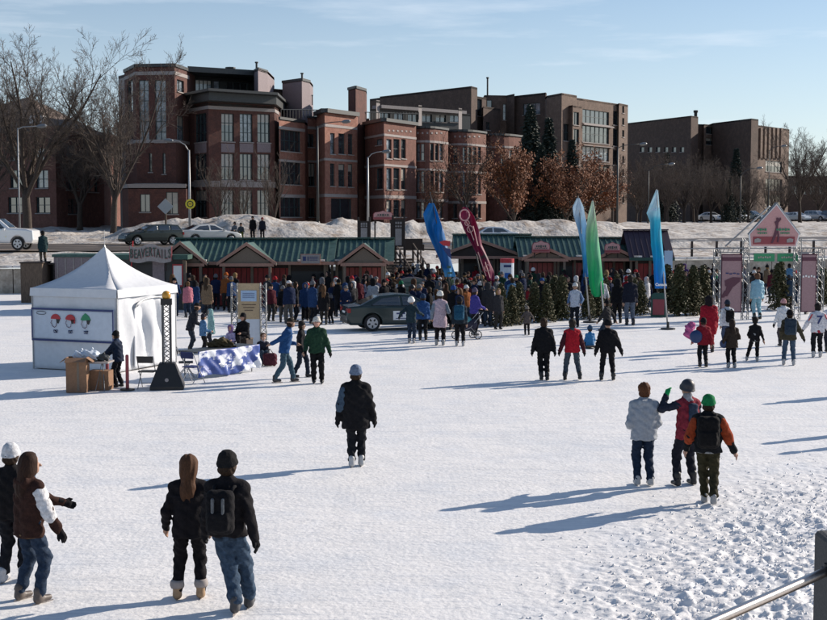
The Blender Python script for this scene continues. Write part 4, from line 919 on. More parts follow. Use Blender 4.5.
# text
def text(body, size, m, parent, loc, rz=0, rx=math.pi/2, ext=.012, name='lettering', align='CENTER', shear=0, bold=0, ry=0):
    cu = bpy.data.curves.new('t', 'FONT'); cu.body = body; cu.size = size; cu.align_x = align; cu.align_y = 'CENTER'; cu.extrude = ext; cu.shear = shear; cu.offset = bold; cu.resolution_u = 3
    ob = bpy.data.objects.new('t', cu); me = bpy.data.meshes.new_from_object(ob); bpy.data.objects.remove(ob); me.materials.clear()
    o = link(name, me, M[m], parent, loc=loc); o.rotation_euler = (rx, ry, rz); return o
# ------------------------------------------------------------ vehicles
def pseg(PX, PZ, poly):             # signed distance to polygon in xz
    d = None; ins = np.zeros(np.broadcast_shapes(PX.shape, PZ.shape), bool)
    for i in range(len(poly)):
        ax, az = poly[i]; bx, bz = poly[(i+1) % len(poly)]; ex, ez = bx-ax, bz-az
        t = np.clip(((PX-ax)*ex+(PZ-az)*ez)/(ex*ex+ez*ez), 0, 1); q = np.hypot(PX-ax-ex*t, PZ-az-ez*t); d = q if d is None else np.minimum(d, q)
        c = ((az > PZ) != (bz > PZ)) & (PX < (bx-ax)*(PZ-az)/(bz-az if bz != az else 1e-9)+ax); ins ^= c
    return np.where(ins, -d, d)
CARS = {
 'sedan': dict(L=4.8, W=1.8, low=[(-2.38, .35), (-2.42, .62), (-2.34, .98), (-1.75, 1.04), (.95, .97), (1.9, .86), (2.3, .70), (2.4, .45), (2.3, .22), (-2.25, .24)],
      top=[(-1.95, .9), (-1.85, 1.03), (-1.05, 1.40), (-.35, 1.46), (.25, 1.42), (1.15, .96), (1.2, .85)],
      win=[[(-1.45, 1.03), (-.98, 1.30), (-.25, 1.37), (-.22, 1.0)], [(-.12, 1.0), (-.15, 1.37), (.22, 1.34), (.88, .99)]], rear=(-1.9, -1.08, 1.06), front=(.32, 1.1, 1.0), wh=(-1.4, 1.42), wr=.33),
 'wagon': dict(L=4.6, W=1.78, low=[(-2.25, .35), (-2.3, .65), (-2.25, 1.0), (1.0, 1.0), (1.85, .9), (2.2, .72), (2.3, .45), (2.2, .24), (-2.15, .26)],
      top=[(-2.22, .9), (-2.2, 1.05), (-1.9, 1.45), (-1.2, 1.52), (.1, 1.47), (1.1, .98), (1.1, .85)],
      win=[[(-2.0, 1.06), (-1.8, 1.38), (-1.3, 1.42), (-1.25, 1.05)], [(-1.15, 1.05), (-1.2, 1.43), (-.35, 1.42), (-.32, 1.03)], [(-.22, 1.03), (-.25, 1.42), (.08, 1.39), (.8, 1.01)]], rear=(-2.3, -1.9, 1.08), front=(.18, 1.05, 1.03), wh=(-1.35, 1.38), wr=.33),
 'suv': dict(L=4.6, W=1.85, low=[(-2.25, .42), (-2.3, .7), (-2.25, 1.1), (1.1, 1.1), (1.95, 1.0), (2.2, .8), (2.3, .5), (2.2, .32), (-2.15, .34)],
      top=[(-2.25, 1.0), (-2.2, 1.15), (-2.0, 1.68), (-1.2, 1.74), (.2, 1.70), (1.1, 1.1), (1.1, .95)],
      win=[[(-2.0, 1.17), (-1.85, 1.58), (-1.3, 1.62), (-1.25, 1.16)], [(-1.15, 1.16), (-1.2, 1.62), (-.35, 1.62), (-.32, 1.14)], [(-.22, 1.14), (-.25, 1.62), (.15, 1.58), (.8, 1.13)]], rear=(-2.35, -2.0, 1.2), front=(.28, 1.05, 1.13), wh=(-1.38, 1.4), wr=.36),
 'pickup': dict(L=5.6, W=1.95, low=[(-2.78, .5), (-2.8, 1.22), (-.75, 1.24), (1.35, 1.30), (2.4, 1.25), (2.76, 1.15), (2.8, .6), (2.7, .4), (-2.7, .44)],
      top=[(-.78, 1.1), (-.72, 1.75), (-.5, 1.86), (.6, 1.86), (1.35, 1.28), (1.3, 1.0)],
      win=[[(-.6, 1.2), (-.58, 1.72), (-.1, 1.76), (-.08, 1.19)], [(.02, 1.24), (0, 1.77), (.52, 1.76), (1.08, 1.27)]], rear=(-.9, -.7, 1.22), front=(.56, 1.3, 1.2), wh=(-1.75, 1.85), wr=.39)}
CMESH = {}
def carmesh(kind, h=.035):
    if kind in CMESH: return CMESH[kind]
    c = CARS[kind]; W = c['W']/2; L2 = c['L']/2; hi = max(z for _, z in c['top'])
    P, org = grid((-L2-.05, -W-.05, .15), (L2+.05, W+.05, hi+.05), h)
    X, Y, Z = P; dl = pseg(X, Z, c['low']); dt = pseg(X, Z, c['top'])
    hw = W-.10*np.clip(np.abs(X)/L2, 0, 1)**4*1.6-.03*np.clip((.55-Z)/.3, 0, 1)
    tw = W-.10-.34*np.clip((Z-.95)/(hi-.95), 0, 1.2)**1.1*.62
    dtop = smax(dt, np.abs(Y)-tw, .06)
    d = smin(smax(dl, np.abs(Y)-hw, .10), dtop, .05)
    if kind == 'pickup': d = smax(d, -rbox(P, (-1.75, 0, 1.25), (1.85, 1.62, 1.1), .03), .02)
    for wx in c['wh']: d = smax(d, -np.maximum(np.hypot(X-wx, Z-c['wr'])-(c['wr']+.07), (W-.32)-np.abs(Y)), .02)
    V, Q = nets(d, org, h); body = npmesh('body', V, Q)
    g = None
    for wn in c['win']:
        q = np.maximum(pseg(X, Z, wn), .35-np.abs(Y)); g = q if g is None else np.minimum(g, q)
    ra, rb, rz_ = c['rear']; fa, fb_, fz = c['front']
    g = np.minimum(g, np.maximum(np.maximum(np.maximum(X-rb, ra-X), rz_-Z), np.abs(Y)-tw+.13))
    g = np.minimum(g, np.maximum(np.maximum(np.maximum(fa-X, X-fb_), fz-Z), np.abs(Y)-tw+.13))
    d2 = np.maximum(np.maximum(d-.012, -(d+.045)), g); V, Q = nets(d2, org, h); gl = npmesh('window_glass', V, Q)
    CMESH[kind] = (body, gl); return CMESH[kind]
def car(kind, loc, rz, color, label, name='parked_car', cat='car', group=None, h=.035, plate=False):
    c = CARS[kind]; b, g = carmesh(kind, h); rt = empty(name, loc, rz, label, cat, group)
    bo = link('body', b, M['paint'], rt, color); link('window_glass', g, M['cglass'], rt)
    W = c['W']/2; r = c['wr']
    for wx in c['wh']:
        for sd in (-1, 1):
            wl = MB().lathe([(r*.6, -.1), (r*.96, -.1), (r, -.05), (r, .05), (r*.96, .1), (r*.6, .1)], (0, 0, 0), 24).build('wheel', M['rubber'], rt, loc=(wx, sd*(W-.12), r), smooth=False); wl.rotation_euler = (R(90), 0, 0)
            rm = MB(); rm.lathe([(r*.66, -.11), (r*.68, -.105), (r*.68, .105), (r*.66, .11)], (0, 0, 0), 20)
            ri = rm.build('rim', M['rim'], wl)
            hb = MB()
            for k in range(5):
                a = k*2*math.pi/5+.3; 
                for zz in (-.113, .113): hb.box((math.cos(a+.63)*r*.42, math.sin(a+.63)*r*.42, zz), (r*.3, r*.2, .004), a+.63)
            hb.build('rim_opening', M['rubber'], wl)['kind'] = 'stuff'
    L2 = c['L']/2; zl = .78 if kind != 'pickup' else 1.0
    for sd in (-1, 1):
        tl = MB().box((0, 0, 0), (.12, .34 if kind != 'pickup' else .14, .17 if kind != 'pickup' else .42)).build('tail_light', M['tail'], rt, loc=(-L2+.075, sd*(W-.27 if kind != 'pickup' else W-.2), zl+.05))
        MB().box((0, 0, 0), (.22, .36, .15)).build('headlight', M['head'], rt, loc=(L2-.22, sd*(W-.33), zl-.1))
        if kind == 'sedan' or 1:
            MB().box((0, 0, 0), (.12, .2, .13)).build('wing_mirror', M['paint'], rt, color=color, loc=(c['front'][1]-.25, sd*(W+.05), c['front'][2]+.02))
    MB().box((0, 0, 0), (.03, .5, .14)).build('number_plate', M['white'], rt, loc=(-L2-.015+.03, 0, .6 if kind != 'sedan' else .72))
    MB().box((0, 0, 0), (.1, W*1.7, .12)).build('bumper_trim', M['black'], rt, loc=(-L2+.05, 0, .38))
    for wn in c['win']:
        pass
    for sd in (-1, 1):
        for hx in (-.55, .35): MB().box((0, 0, 0), (.2, .035, .03)).build('door_handle', M['paint'], rt, color=color, loc=(hx, sd*(W-.015), .9 if kind == 'sedan' else 1.0))
    return rt
def carpos(px, Y, dz=.12): x = XY(px, Y); return (x, Y, float(T0(x, Y))+dz)
WH = (.72, .73, .74); GY = (.07, .085, .085)
x, y, z = at(399, 330, 0)
acc = car('sedan', (x+.1, y+.55, 0), R(14), (.024, .040, .040), 'dark grey-green sedan parked on the ice among the crowd, white placard on its door', h=.024)
W_ = .9
for sd in (-1,): 
    pl = MB().box((0, 0, 0), (.62, .012, .36)).build('door_placard', M['white'], acc, loc=(-.25, sd*.905, .62))
    mk = MB()
    mk.box((0, -.008, .08), (.36, .006, .06)); mk.box((0, -.008, -.02), (.16, .006, .09)); mk.box((0, -.008, -.12), (.42, .006, .03)); mk.build('placard_print', M['navy'], pl)
pk_ = car('pickup', carpos(-7.5, 86.5, .14), R(0), WH, 'white pickup truck at the left edge on the road above the canal', name='pickup_truck', cat='pickup')
pk_.scale = (1.06, 1.06, 1.12)
MB().box((0, 0, 0), (.5, .012, .07)).build('side_stripe', M['yellow'], pk_, loc=(.9, -.965, .8))
car('wagon', carpos(151, 95.0, .14), R(214), (.035, .045, .043), 'dark grey-green estate car on the road right of the big bare tree')
car('sedan', carpos(209, 98, .14), R(30), (.60, .60, .58), 'silver-white sedan on the road above the red kiosk roofs')
car('sedan', carpos(488, 103.5, .1), R(196), WH, 'white sedan half sunk behind the snow bank, right of the crimson flag')
rowc = [(711, 213, 'sedan', WH, 'small white car parked at the left end of the far row'), (736, 211, 'suv', WH, 'white boxy van-like car, second from left in the far row'), (752, 214, 'suv', (.06, .1, .13), 'dark blue car beside the white boxy one, left of the pink gable sign'),
        (797, 213, 'sedan', (.55, .58, .6), 'silver car just right of the pink gable sign'), (817, 214, 'suv', (.35, .38, .42), 'grey car near the right edge in the far row'), (835, 212, 'suv', (.1, .12, .15), 'dark car at the right edge of the far row'), (785, 216, 'sedan', (.4, .42, .45), 'grey car mostly hidden by the pink gable sign')]
for i, (px, Y, k, c_, lb) in enumerate(rowc):
    car(k, carpos(px, Y, .25), R(-62+5*(i % 3)), c_, lb, group='cars in the far row behind the snow bank')
# ------------------------------------------------------------ kiosks
def kiosk(px0, px1, Y, label, depth=4.0, eave=2.3, ridge=3.4, gables=(), wallm='redwall', roofm='greenroof', doors=(), rz=0.0, openings=(), name='kiosk', board=.3, trim='tan', zb=0):
    x0, x1 = XY(px0, Y, 1.5), XY(px1, Y, 1.5); wd = x1-x0; rt = empty(name, ((x0+x1)/2, Y, zb), rz, label, 'kiosk'); h = wd/2
    body = MB(); body.box((0, depth/2, (eave+.05)/2), (wd-.5, depth-.3, eave+.05)); body.build('wall', M['wooddark'], rt)
    # board cladding: separate upright boards on the front
    nb = int((wd-.6)/board); bmb = None
    tmplb = None
    for i in range(nb):
        xc = -wd/2+.3+(i+.5)*(wd-.6)/nb
        if any(a < (xc+h)/wd < b for a, b in openings): continue
        if tmplb is None:
            tmplb = MB().box((0, 0, 0), ((wd-.6)/nb-.035, .035, eave-.35)).mesh('board'); tmplb.materials.append(M[wallm])
        link('board', tmplb, None, rt, loc=(xc, .13+.004*(i % 3), (eave-.35)/2+.06))
    for a, b in openings:
        c = (a+b)/2*wd-h; ww = (b-a)*wd
        MB().box((c, .28, eave*.55), (ww-.1, .3, eave*.5)).build('hatch', M['black'], rt); MB().box((c, .02, eave*.36), (ww, .5, .07)).build('counter', M[trim], rt)
        for sd in (-1, 1): MB().box((c+sd*ww/2, .1, eave/2), (.12, .14, eave)).build('jamb', M[trim], rt)
    for xc in np.linspace(-h+.25, h-.25, max(3, int(wd/3)+1)): MB().box((xc, .06, eave/2), (.14, .14, eave)).build('corner_post', M[trim], rt)
    # ribbed metal roof: front slope, rear slope, ridge
    ov = .55; y0, y1 = -ov, depth+.3; ym = depth/2
    rf = MB(); n = 2
    rf.slab([(-h-.25, y0, eave), (h+.25, y0, eave), (h+.25, ym, ridge), (-h-.25, ym, ridge)], (0, 0, .06)); rf.slab([(h+.25, y1, eave), (-h-.25, y1, eave), (-h-.25, ym, ridge), (h+.25, ym, ridge)], (0, 0, .06))
    ro = rf.build('roof', M[roofm], rt)
    rib = MB().slab([(-.025, y0-.01, eave+.062), (.025, y0-.01, eave+.062), (.025, ym, ridge+.062), (-.025, ym, ridge+.062)], (0, 0, .045)).mesh('rib'); rib.materials.append(M[roofm])
    for i in range(int(wd/.3)+1): link('rib', rib, None, ro, loc=(-h+i*.3, 0, 0))
    MB().box((0, ym, ridge+.10), (wd+.55, .34, .07)).build('ridge_cap', M['greentrim'] if roofm == 'greenroof' else M[roofm], ro)
    MB().box((0, y0-.02, eave-.02), (wd+.5, .05, .16)).build('fascia', M['greentrim'] if not gables else M['fascia'], ro)
    sn = MB()
    for a, b in ((.0, .22), (.45, .62), (.8, .97)): sn.box(((a+b)/2*wd-h, y0+.12, eave+.12), ((b-a)*wd, .4, .08))
    sn.build('roof_snow', M['pile'], ro)
    for g in gables:
        gx, gw, gh = g[0]*wd-h, g[1]/2, g[2]; gm = MB(); gy = y0-.75
        gt = rt
        # gable roof running forward
        gy2 = ym*.75
        gr = MB(); gr.slab([(gx-gw, gy, eave-.08), (gx, gy, eave+gh), (gx, gy2, eave+gh), (gx-gw, gy2, eave-.08)], (0, 0, .06)); gr.slab([(gx, gy, eave+gh), (gx+gw, gy, eave-.08), (gx+gw, gy2, eave-.08), (gx, gy2, eave+gh)], (0, 0, .06))
        go = gr.build('gable_roof', M[roofm], rt)
        gb = MB(); t = .17
        for sd in (-1, 1): gb.slab([(gx+sd*(gw+.04), gy-.05, eave-.12), (gx+sd*(gw+.04), gy-.05, eave-.12+t), (gx, gy-.05, eave+gh+t*.6), (gx, gy-.05, eave+gh-t*.45)], (0, .05, 0))
        gb.build('bargeboard', M['fascia'], go); 
        MB().slab([(gx-gw+.2, gy+.12, eave-.05), (gx+gw-.2, gy+.12, eave-.05), (gx, gy+.12, eave+gh-.14)], (0, .04, 0)).build('gable_board', M[g[3] if len(g) > 3 else 'tan'], go)
        MB().slab([(gx-gw+.1, gy-.03, eave-.16), (gx+gw-.1, gy-.03, eave-.16), (gx+gw-.1, gy-.03, eave-.0), (gx-gw+.1, gy-.03, eave-.0)], (0, .06, 0)).build('tie_beam', M['fascia'], go)
        for i in range(int(2*gw/.3)): 
            pass
        for sd in (-1, 1): MB().box((gx+sd*(gw-.3), gy+.1, eave/2-.08), (.13, .13, eave-.16)).build('porch_post', M['tan'], rt)
    return rt
k1 = kiosk(174, 330, 66, 'long red board kiosk with green ribbed roof and two gables, left part of the row', eave=2.25, ridge=3.35, gables=((.07, 2.6, 1.0), (.487, 2.9, .95)), openings=((.74, .98),), board=.28)
k2 = kiosk(332, 389, 66.5, 'red kiosk with green gabled roof at the right end of the first row', eave=2.25, ridge=3.35, gables=((.57, 2.5, .9),), openings=((.0, .2),), wallm='redwall_lit', board=.28)
sg = empty('kiosk_sign', atY(310.5, 259, 65.2), 0, 'cream sign with dark emblem hung on the eave of the long red kiosk', 'sign')
MB().box((0, 0, 0), (1.0, .06, .50)).build('sign_board', M['fascia'], sg); b = MB().box((0, -.035, 0), (.92, .03, .42)).build('sign_face', M['stone'], sg)
mk = MB()
for i, (dx, w2) in enumerate(((-.3, .16), (-.12, .05))): mk.box((dx, -.056, .02), (w2, .012, .22))
for dz in (.1, .03, -.05): mk.box((.16, -.056, dz), (.42-.1*abs(dz), .012, .03))
mk.build('sign_print', M['navy'], b)
# flat-roofed fritter kiosk with the wavy lettered sign
fk = empty('snack_kiosk', (XY(128, 63.5, 1.5), 63.5, 0), 0, 'flat-roofed grey snack kiosk with an open hatch behind the white tent', 'kiosk')
wd = XY(186, 63.5, 1.5)-XY(112, 63.5, 1.5)
x0 = XY(112, 63.5, 1.5)-fk.location.x; x1 = XY(186, 63.5, 1.5)-fk.location.x
MB().box(((x0+x1)/2, 1.6, 1.25), (x1-x0-.3, 2.6, 2.5)).build('wall', M['cornice'], fk); MB().box(((x0+x1)/2, 1.5, 2.6), (x1-x0+.3, 3.6, .22)).build('flat_roof', M['greentrim'], fk)
for fx, fw in ((.04, .1), (.62, .16), (.97, .05)): MB().box((x0+fx*(x1-x0), .22, 1.25), (fw*(x1-x0), .12, 2.4)).build('front_panel', M['tan'] if fw < .12 else M['spandrel'], fk)
MB().box((x0+.35*(x1-x0), .28, 1.75), (.5*(x1-x0), .12, 1.0)).build('hatch', M['black'], fk); MB().box((x0+.35*(x1-x0), .1, 1.2), (.52*(x1-x0), .5, .06)).build('counter', M['alu'], fk)
mp_ = MB().box((x1-.42, .1, 1.7), (.5, .05, 1.1)).build('menu_board', M['red'], fk); MB().box((x1-.42, .065, 1.7), (.4, .03, .95)).build('menu_sheet', M['white'], mp_)
c0 = atY(150.5, 252.5, 63.1)
bs = empty('lettered_sign', c0, 0, 'wavy white sign with red-edged letters on the roof of the snack kiosk', 'sign')
wds = XY(172, 63.1, 2.7)-XY(129.5, 63.1, 2.7); pts = []
for i in range(13): t = i/12-.5; pts.append((t*wds, 0, .30+.10*math.cos(t*9.4)))
pts2 = [(p[0], 0, -.42+.05*math.cos(p[0]*5)) for p in reversed(pts)]
MB().slab(list(reversed(pts+pts2)), (0, .08, 0)).build('sign_board', M['pinkd'], bs)
MB().slab([(p[0]*.97, -.012, p[2]-(.04 if i < 13 else -.04)) for i, p in enumerate(reversed(pts+pts2))], (0, .02, 0)).build('sign_face', M['stone'], bs)
for i, ch in enumerate('BEAVERTAILS'):
    t = (i-5)/11.2; text(ch, .62, 'greentrim', bs, (t*wds, -.045, -.04+.06*math.cos(t*9.4)), name='letter').scale = (.44, 1, 1); text(ch, .66, 'pinkd', bs, (t*wds+.012, -.022, -.05+.06*math.cos(t*9.4)), name='letter_edge').scale = (.5, 1, 1)  # crimson letters behind the green ones form their red edge
for dx in (-wds*.35, wds*.35): MB().box((dx, .15, -.55), (.07, .07, .7)).build('bracket', M['wooddark'], bs)
MB().tube([(-wds*.5, .4, -.8), (-wds*.42, .1, .55)], .03, 6).build('stay', M['red'], bs)
# long grey trailer left of the kiosk and dark huts at far left
tl = empty('trailer', (XY(86, 70, 1.5), 70, 0), 0, 'long grey trailer with green roof edge behind the tent peak', 'trailer')
wt = XY(118, 70, 1.5)-XY(54, 70, 1.5); MB().box((0, 1.2, 1.35), (wt, 2.4, 2.1)).build('box_body', M['spandrel'], tl); MB().box((0, 1.2, 2.48), (wt+.15, 2.6, .14)).build('roof', M['greenroof'], tl)
for i in range(8): MB().box((-wt/2+.2+i*(wt-.4)/7, -.015, 1.35), (.06, .04, 2.05)).build('rib', M['stone'], tl)
for sd in (-1, 1): MB().tube([(sd*wt*.3, .15, .3), (sd*wt*.3, .35, .3)], .3, 16).build('wheel', M['rubber'], tl)
h1 = empty('plywood_hut', (XY(31, 69, 1), 69, 0), 0, 'brown plywood booth in the shade left of the tent', 'booth'); MB().box((0, .9, 1.05), (1.15, 1.6, 2.1)).build('side_panel', M['wood'], h1); MB().box((0, .9, 2.13), (1.25, 1.7, .07)).build('lid', M['wooddark'], h1)
h2 = empty('stage_box', (XY(46.5, 70, 1), 70, 0), 0, 'black open-sided box that the man in the dark coat stands on', 'box')
for sd in (-1, 1): MB().box((sd*.42, .6, 1.0), (.08, 1.2, 2.0)).build('side', M['black'], h2)
MB().box((0, .6, 2.03), (.95, 1.25, .06)).build('top', M['wooddark'], h2); MB().box((0, 1.15, 1.0), (.76, .06, 2.0)).build('back', M['black'], h2)
# second row of kiosks
k3 = kiosk(458, 530, 75, 'grey-green kiosk with hipped roof just right of the crimson flag', eave=2.35, ridge=3.45, gables=((.3, 5.0, .85, 'wooddark'),), wallm='spandrel', openings=((.02, .35), (.55, .8)), board=.4)
k4 = kiosk(522, 588, 72, 'sunlit red kiosk with green roof and a pink shaped sign over its hatch', eave=2.3, ridge=3.35, gables=((.33, 2.6, .55),), wallm='redwall_lit', openings=((.55, .8),), board=.26)
k5 = kiosk(588, 640, 72.5, 'sunlit red kiosk with green roof behind the green flag', eave=2.3, ridge=3.3, gables=((.48, 2.2, .5),), wallm='redwall_lit', openings=((.05, .3), (.7, .95)), board=.26)
k6 = kiosk(632, 668, 71, 'small dark red hut with a plum roof beside the cyan flag', eave=2.3, ridge=3.75, wallm='redwall', roofm='purpleroof', depth=3.2, board=.3)
def shaped(px, py, Y, w_, h_, label, extra=None):
    s_ = empty('shaped_sign', atY(px, py, Y), 0, label, 'sign'); pts = [(-.5, -.5), (.5, -.5), (.5, .1), (.42, .3), (.2, .36), (0, .5), (-.2, .36), (-.42, .3), (-.5, .1)]
    MB().slab([(a*w_, 0, b*h_) for a, b in pts], (0, .07, 0)).build('sign_board', M['pinkd'], s_); f_ = MB().slab([(a*w_*.93, -.02, b*h_*.9) for a, b in pts], (0, .03, 0)).build('sign_face', M['pink'], s_)
    MB().box((0, -.028, -h_*.33), (w_*.9, .016, h_*.18)).build('lower_band', M['pinkd'], f_)
    mk = MB()
    for i in range(5): mk.box(((i-2)*w_*.12, -.032, h_*.02), (w_*.075, .016, h_*(.12+.05*((i*7) % 3))))
    for i in range(7): mk.box(((i-3)*w_*.1, -.032, -h_*.14), (w_*.06, .016, h_*.06))
    mk.build('sign_print', M['greentrim'], f_); 
    for sd in (-1, 1): MB().box((sd*w_*.35, .12, -h_*.6), (.06, .06, h_*.6)).build('bracket', M['wooddark'], s_)
    return s_
shaped(541, 246.5, 70.4, .98, .66, 'pink shaped sign on the roof edge of the middle sunlit red kiosk')
shaped(612.5, 247.5, 71, .86, .62, 'pink shaped sign on the roof edge right of the green flag')
s3 = shaped(383, 215, 88, 1.35, .62, 'pinkish shaped sign with a dark crescent on tall posts at the stair top')
s3.location.z = zat(215, 88)
for sd in (-1, 1): MB().box((sd*.55, .12, -1.2), (.1, .1, 2.2)).build('post', M['wooddark'], s3)
# tall posts with hanging boards at the stair head
for px, y0, y1, lb in ((364, 221, 241, 'left narrow white notice board on dark posts at the stair head'), (398.5, 219, 247, 'right narrow white notice board on dark posts at the stair head')):
    Y = 82; x, _, zt = atY(px, y0, Y); zb_ = zat(y1, Y); z = TZ(x, Y)
    s_ = empty('notice_board', (x, Y, zb_), 0, lb, 'sign')
    MB().box((0, 0, (zt-zb_)/2), (.62, .06, zt-zb_)).build('board', M['wooddark'], s_); MB().box((0, -.04, (zt-zb_)*.36), (.4, .03, (zt-zb_)*.6)).build('sheet', M['stone'], s_); 
    e_ = MB()
    for i in range(3): e_.box(((i-1)*.15, -.04, (zt-zb_)*.86), (.1, .03, .14))
    for i in range(3): e_.box(((i-1)*.15, -.04, (zt-zb_)*.74), (.1, .03, .1))
    e_.build('symbols', M['stone'], s_)
    for sd in (-1, 1): MB().box((sd*.36, 0, (zt-zb_)/2-.7), (.12, .12, zt-zb_+1.9)).build('post', M['wooddark'], s_)
db = empty('dark_board', (XY(413, 84, 2), 84, TZ(XY(413, 84), 84)+.0), 0, 'dark rectangular hoarding on the snow left of the blue flag', 'hoarding')
MB().box((0, 0, 1.15), (1.25, .1, .75)).build('panel', M['wooddark'], db)
for sd in (-1, 1): MB().box((sd*.5, .06, .6), (.09, .09, 1.3)).build('leg', M['wooddark'], db)
# timber stairs down the bank with rails
st = empty('timber_stairs', (XY(408, 78, 1), 78, 0), 0, 'weathered timber stairs with many posts coming down the bank, left of the blue flag', 'stairs')
for i in range(12):
    t = i/11; MB().box((-1.2*t+.2, -2+6.5*t, .12+1.75*t), (2.6, .6, .12)).build('tread', M['wood'], st)
for sx in (-1.3, 1.3, .2):
    for i in range(5):
        t = i/4; MB().box((-1.2*t+.2+sx, -2+6.5*t, .55+1.75*t), (.13, .13, 1.3)).build('post', M['wooddark'], st)
    for hz in (.65, 1.1): 
        a, b = Vector((.2+sx, -2, hz+.05)), Vector((-1.0+sx, 4.5, hz+1.8)); MB().tube([a, b], .05, 6).build('rail', M['wood'], st)
# fence rails along the bank top on the right and centre
def fence(pxa, pxb, dy, hh, step, label, m='wooddark', rails=(.95, .5), zz=0.0):
    xa = XY(pxa, 88, 2); xb = XY(pxb, 92, 2); rt = empty('fence', (xa, float(wallY(xa))+dy, 0), 0, label, 'fence'); n = int((xb-xa)/step)
    P = []
    for i in range(n+1):
        x = xa+(xb-xa)*i/n; y = float(wallY(x))+dy; z = float(T0(x, y))+zz; P.append((x-rt.location.x, y-rt.location.y, z)); MB().box((0, 0, hh/2), (.14, .14, hh)).build('post', M[m], rt, loc=P[-1])
    for r_ in rails:
        for a, b in zip(P, P[1:]): MB().tube([(a[0], a[1]-.09, a[2]+hh*r_), (b[0], b[1]-.09, b[2]+hh*r_)], .04, 6).build('rail', M['galv'], rt)
    return rt
fence(664, 850, .6, 1.25, 1.55, 'post and rail fence on top of the canal wall, behind the pink gable sign', m='wooddark', rails=(.97, .55))
fence(300, 660, 9.5, .55, 2.6, 'low dark rail running along the snow behind the kiosks', m='wooddark', rails=(.9,))
fence(-40, 55, .5, 1.05, 2.4, 'weathered post and rail fence at the left edge below the pickup', m='wood', rails=(.92, .5))
# ------------------------------------------------------------ flags
def flag(label, base, pole_top, outline, mats, lettering=None, name='feather_flag', Y=52, folds=5, polecol='galv'):
    """outline: list of (y, xleft, xright) in picture pixels, top to bottom, at distance Y; mats = [(t_end, material)]"""
    bx, by, bz = base; rt = empty(name, base, 0, label, 'flag')
    tp = atY(*pole_top, Y); MB().tube([(0, 0, 0), ((tp[0]-bx)*.5, (tp[1]-by)*.5, (tp[2]-bz)*.5), (tp[0]-bx, tp[1]-by, tp[2]-bz)], [.035, .028, .014], 8).build('pole', M[polecol], rt, smooth=True)
    MB().lathe([(.3, 0), (.3, .05), (.06, .08), (.05, .3)], (0, 0, 0), 12).build('foot', M['black'], rt)
    ys = [o[0] for o in outline]; n = 60; m_ = 14; rows = []
    for i in range(n+1):
        t = i/n; y = ys[0]+(ys[-1]-ys[0])*t; a = np.interp(y, ys, [o[1] for o in outline]); b = np.interp(y, ys, [o[2] for o in outline]); r = []
        for k in range(m_+1):
            u = k/m_; px = a+(b-a)*u; w_ = max((b-a)/1300*Y, .02)
            d = math.sin(u*folds*1.5+t*9+math.sin(t*5)*1.5)*.17*w_+math.sin(u*4+t*19)*.08*w_+math.sin(u*11-t*7)*.04*w_+.06*math.sin(t*6+u*2)
            q = atY(px, y, Y+d-.06); r.append((q[0]-bx, q[1]-by, q[2]-bz))
        rows.append(r)
    t0 = 0; lo = 0
    for te, mm in mats:
        hi_ = int(round(te*n)); vs = []; fs = []
        for i in range(lo, hi_+1): vs += rows[i]
        k_ = m_+1
        for i in range(hi_-lo):
            for k in range(m_): fs.append((i*k_+k, (i+1)*k_+k, (i+1)*k_+k+1, i*k_+k+1))
        me = npmesh('cloth_panel', vs, fs); o = link('cloth_panel', me, mm, rt)
        so_ = o.modifiers.new('t', 'SOLIDIFY'); so_.thickness = .006; lo = hi_
    return rt
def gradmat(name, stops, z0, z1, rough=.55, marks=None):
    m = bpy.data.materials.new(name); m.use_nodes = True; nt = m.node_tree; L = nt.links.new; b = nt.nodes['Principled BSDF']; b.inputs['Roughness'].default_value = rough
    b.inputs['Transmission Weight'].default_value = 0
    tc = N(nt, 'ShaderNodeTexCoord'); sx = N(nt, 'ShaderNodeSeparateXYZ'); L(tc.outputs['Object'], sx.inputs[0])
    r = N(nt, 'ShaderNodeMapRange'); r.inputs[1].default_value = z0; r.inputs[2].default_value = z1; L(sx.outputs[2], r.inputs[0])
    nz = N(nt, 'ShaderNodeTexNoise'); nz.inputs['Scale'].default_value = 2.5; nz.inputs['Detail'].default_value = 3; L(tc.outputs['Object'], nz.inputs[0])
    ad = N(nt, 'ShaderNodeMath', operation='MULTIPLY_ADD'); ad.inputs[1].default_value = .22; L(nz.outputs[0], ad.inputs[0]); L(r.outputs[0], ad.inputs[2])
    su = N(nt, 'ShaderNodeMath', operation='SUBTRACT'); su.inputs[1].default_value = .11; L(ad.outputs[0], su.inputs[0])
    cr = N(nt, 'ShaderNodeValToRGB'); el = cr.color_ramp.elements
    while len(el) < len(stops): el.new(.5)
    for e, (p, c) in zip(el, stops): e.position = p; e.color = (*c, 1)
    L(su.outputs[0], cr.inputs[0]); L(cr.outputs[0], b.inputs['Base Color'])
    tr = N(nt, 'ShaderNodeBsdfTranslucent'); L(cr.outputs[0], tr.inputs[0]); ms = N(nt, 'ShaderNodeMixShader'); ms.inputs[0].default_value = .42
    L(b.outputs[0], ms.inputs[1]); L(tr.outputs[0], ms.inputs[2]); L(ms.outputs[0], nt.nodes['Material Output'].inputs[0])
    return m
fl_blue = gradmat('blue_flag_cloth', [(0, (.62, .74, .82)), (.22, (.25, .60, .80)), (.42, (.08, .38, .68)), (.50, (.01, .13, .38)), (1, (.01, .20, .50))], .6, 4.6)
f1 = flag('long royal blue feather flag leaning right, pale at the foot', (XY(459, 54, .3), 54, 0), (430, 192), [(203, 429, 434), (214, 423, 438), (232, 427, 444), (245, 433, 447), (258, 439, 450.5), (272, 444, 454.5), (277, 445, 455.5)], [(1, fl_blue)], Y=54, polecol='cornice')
b_ = f1.location
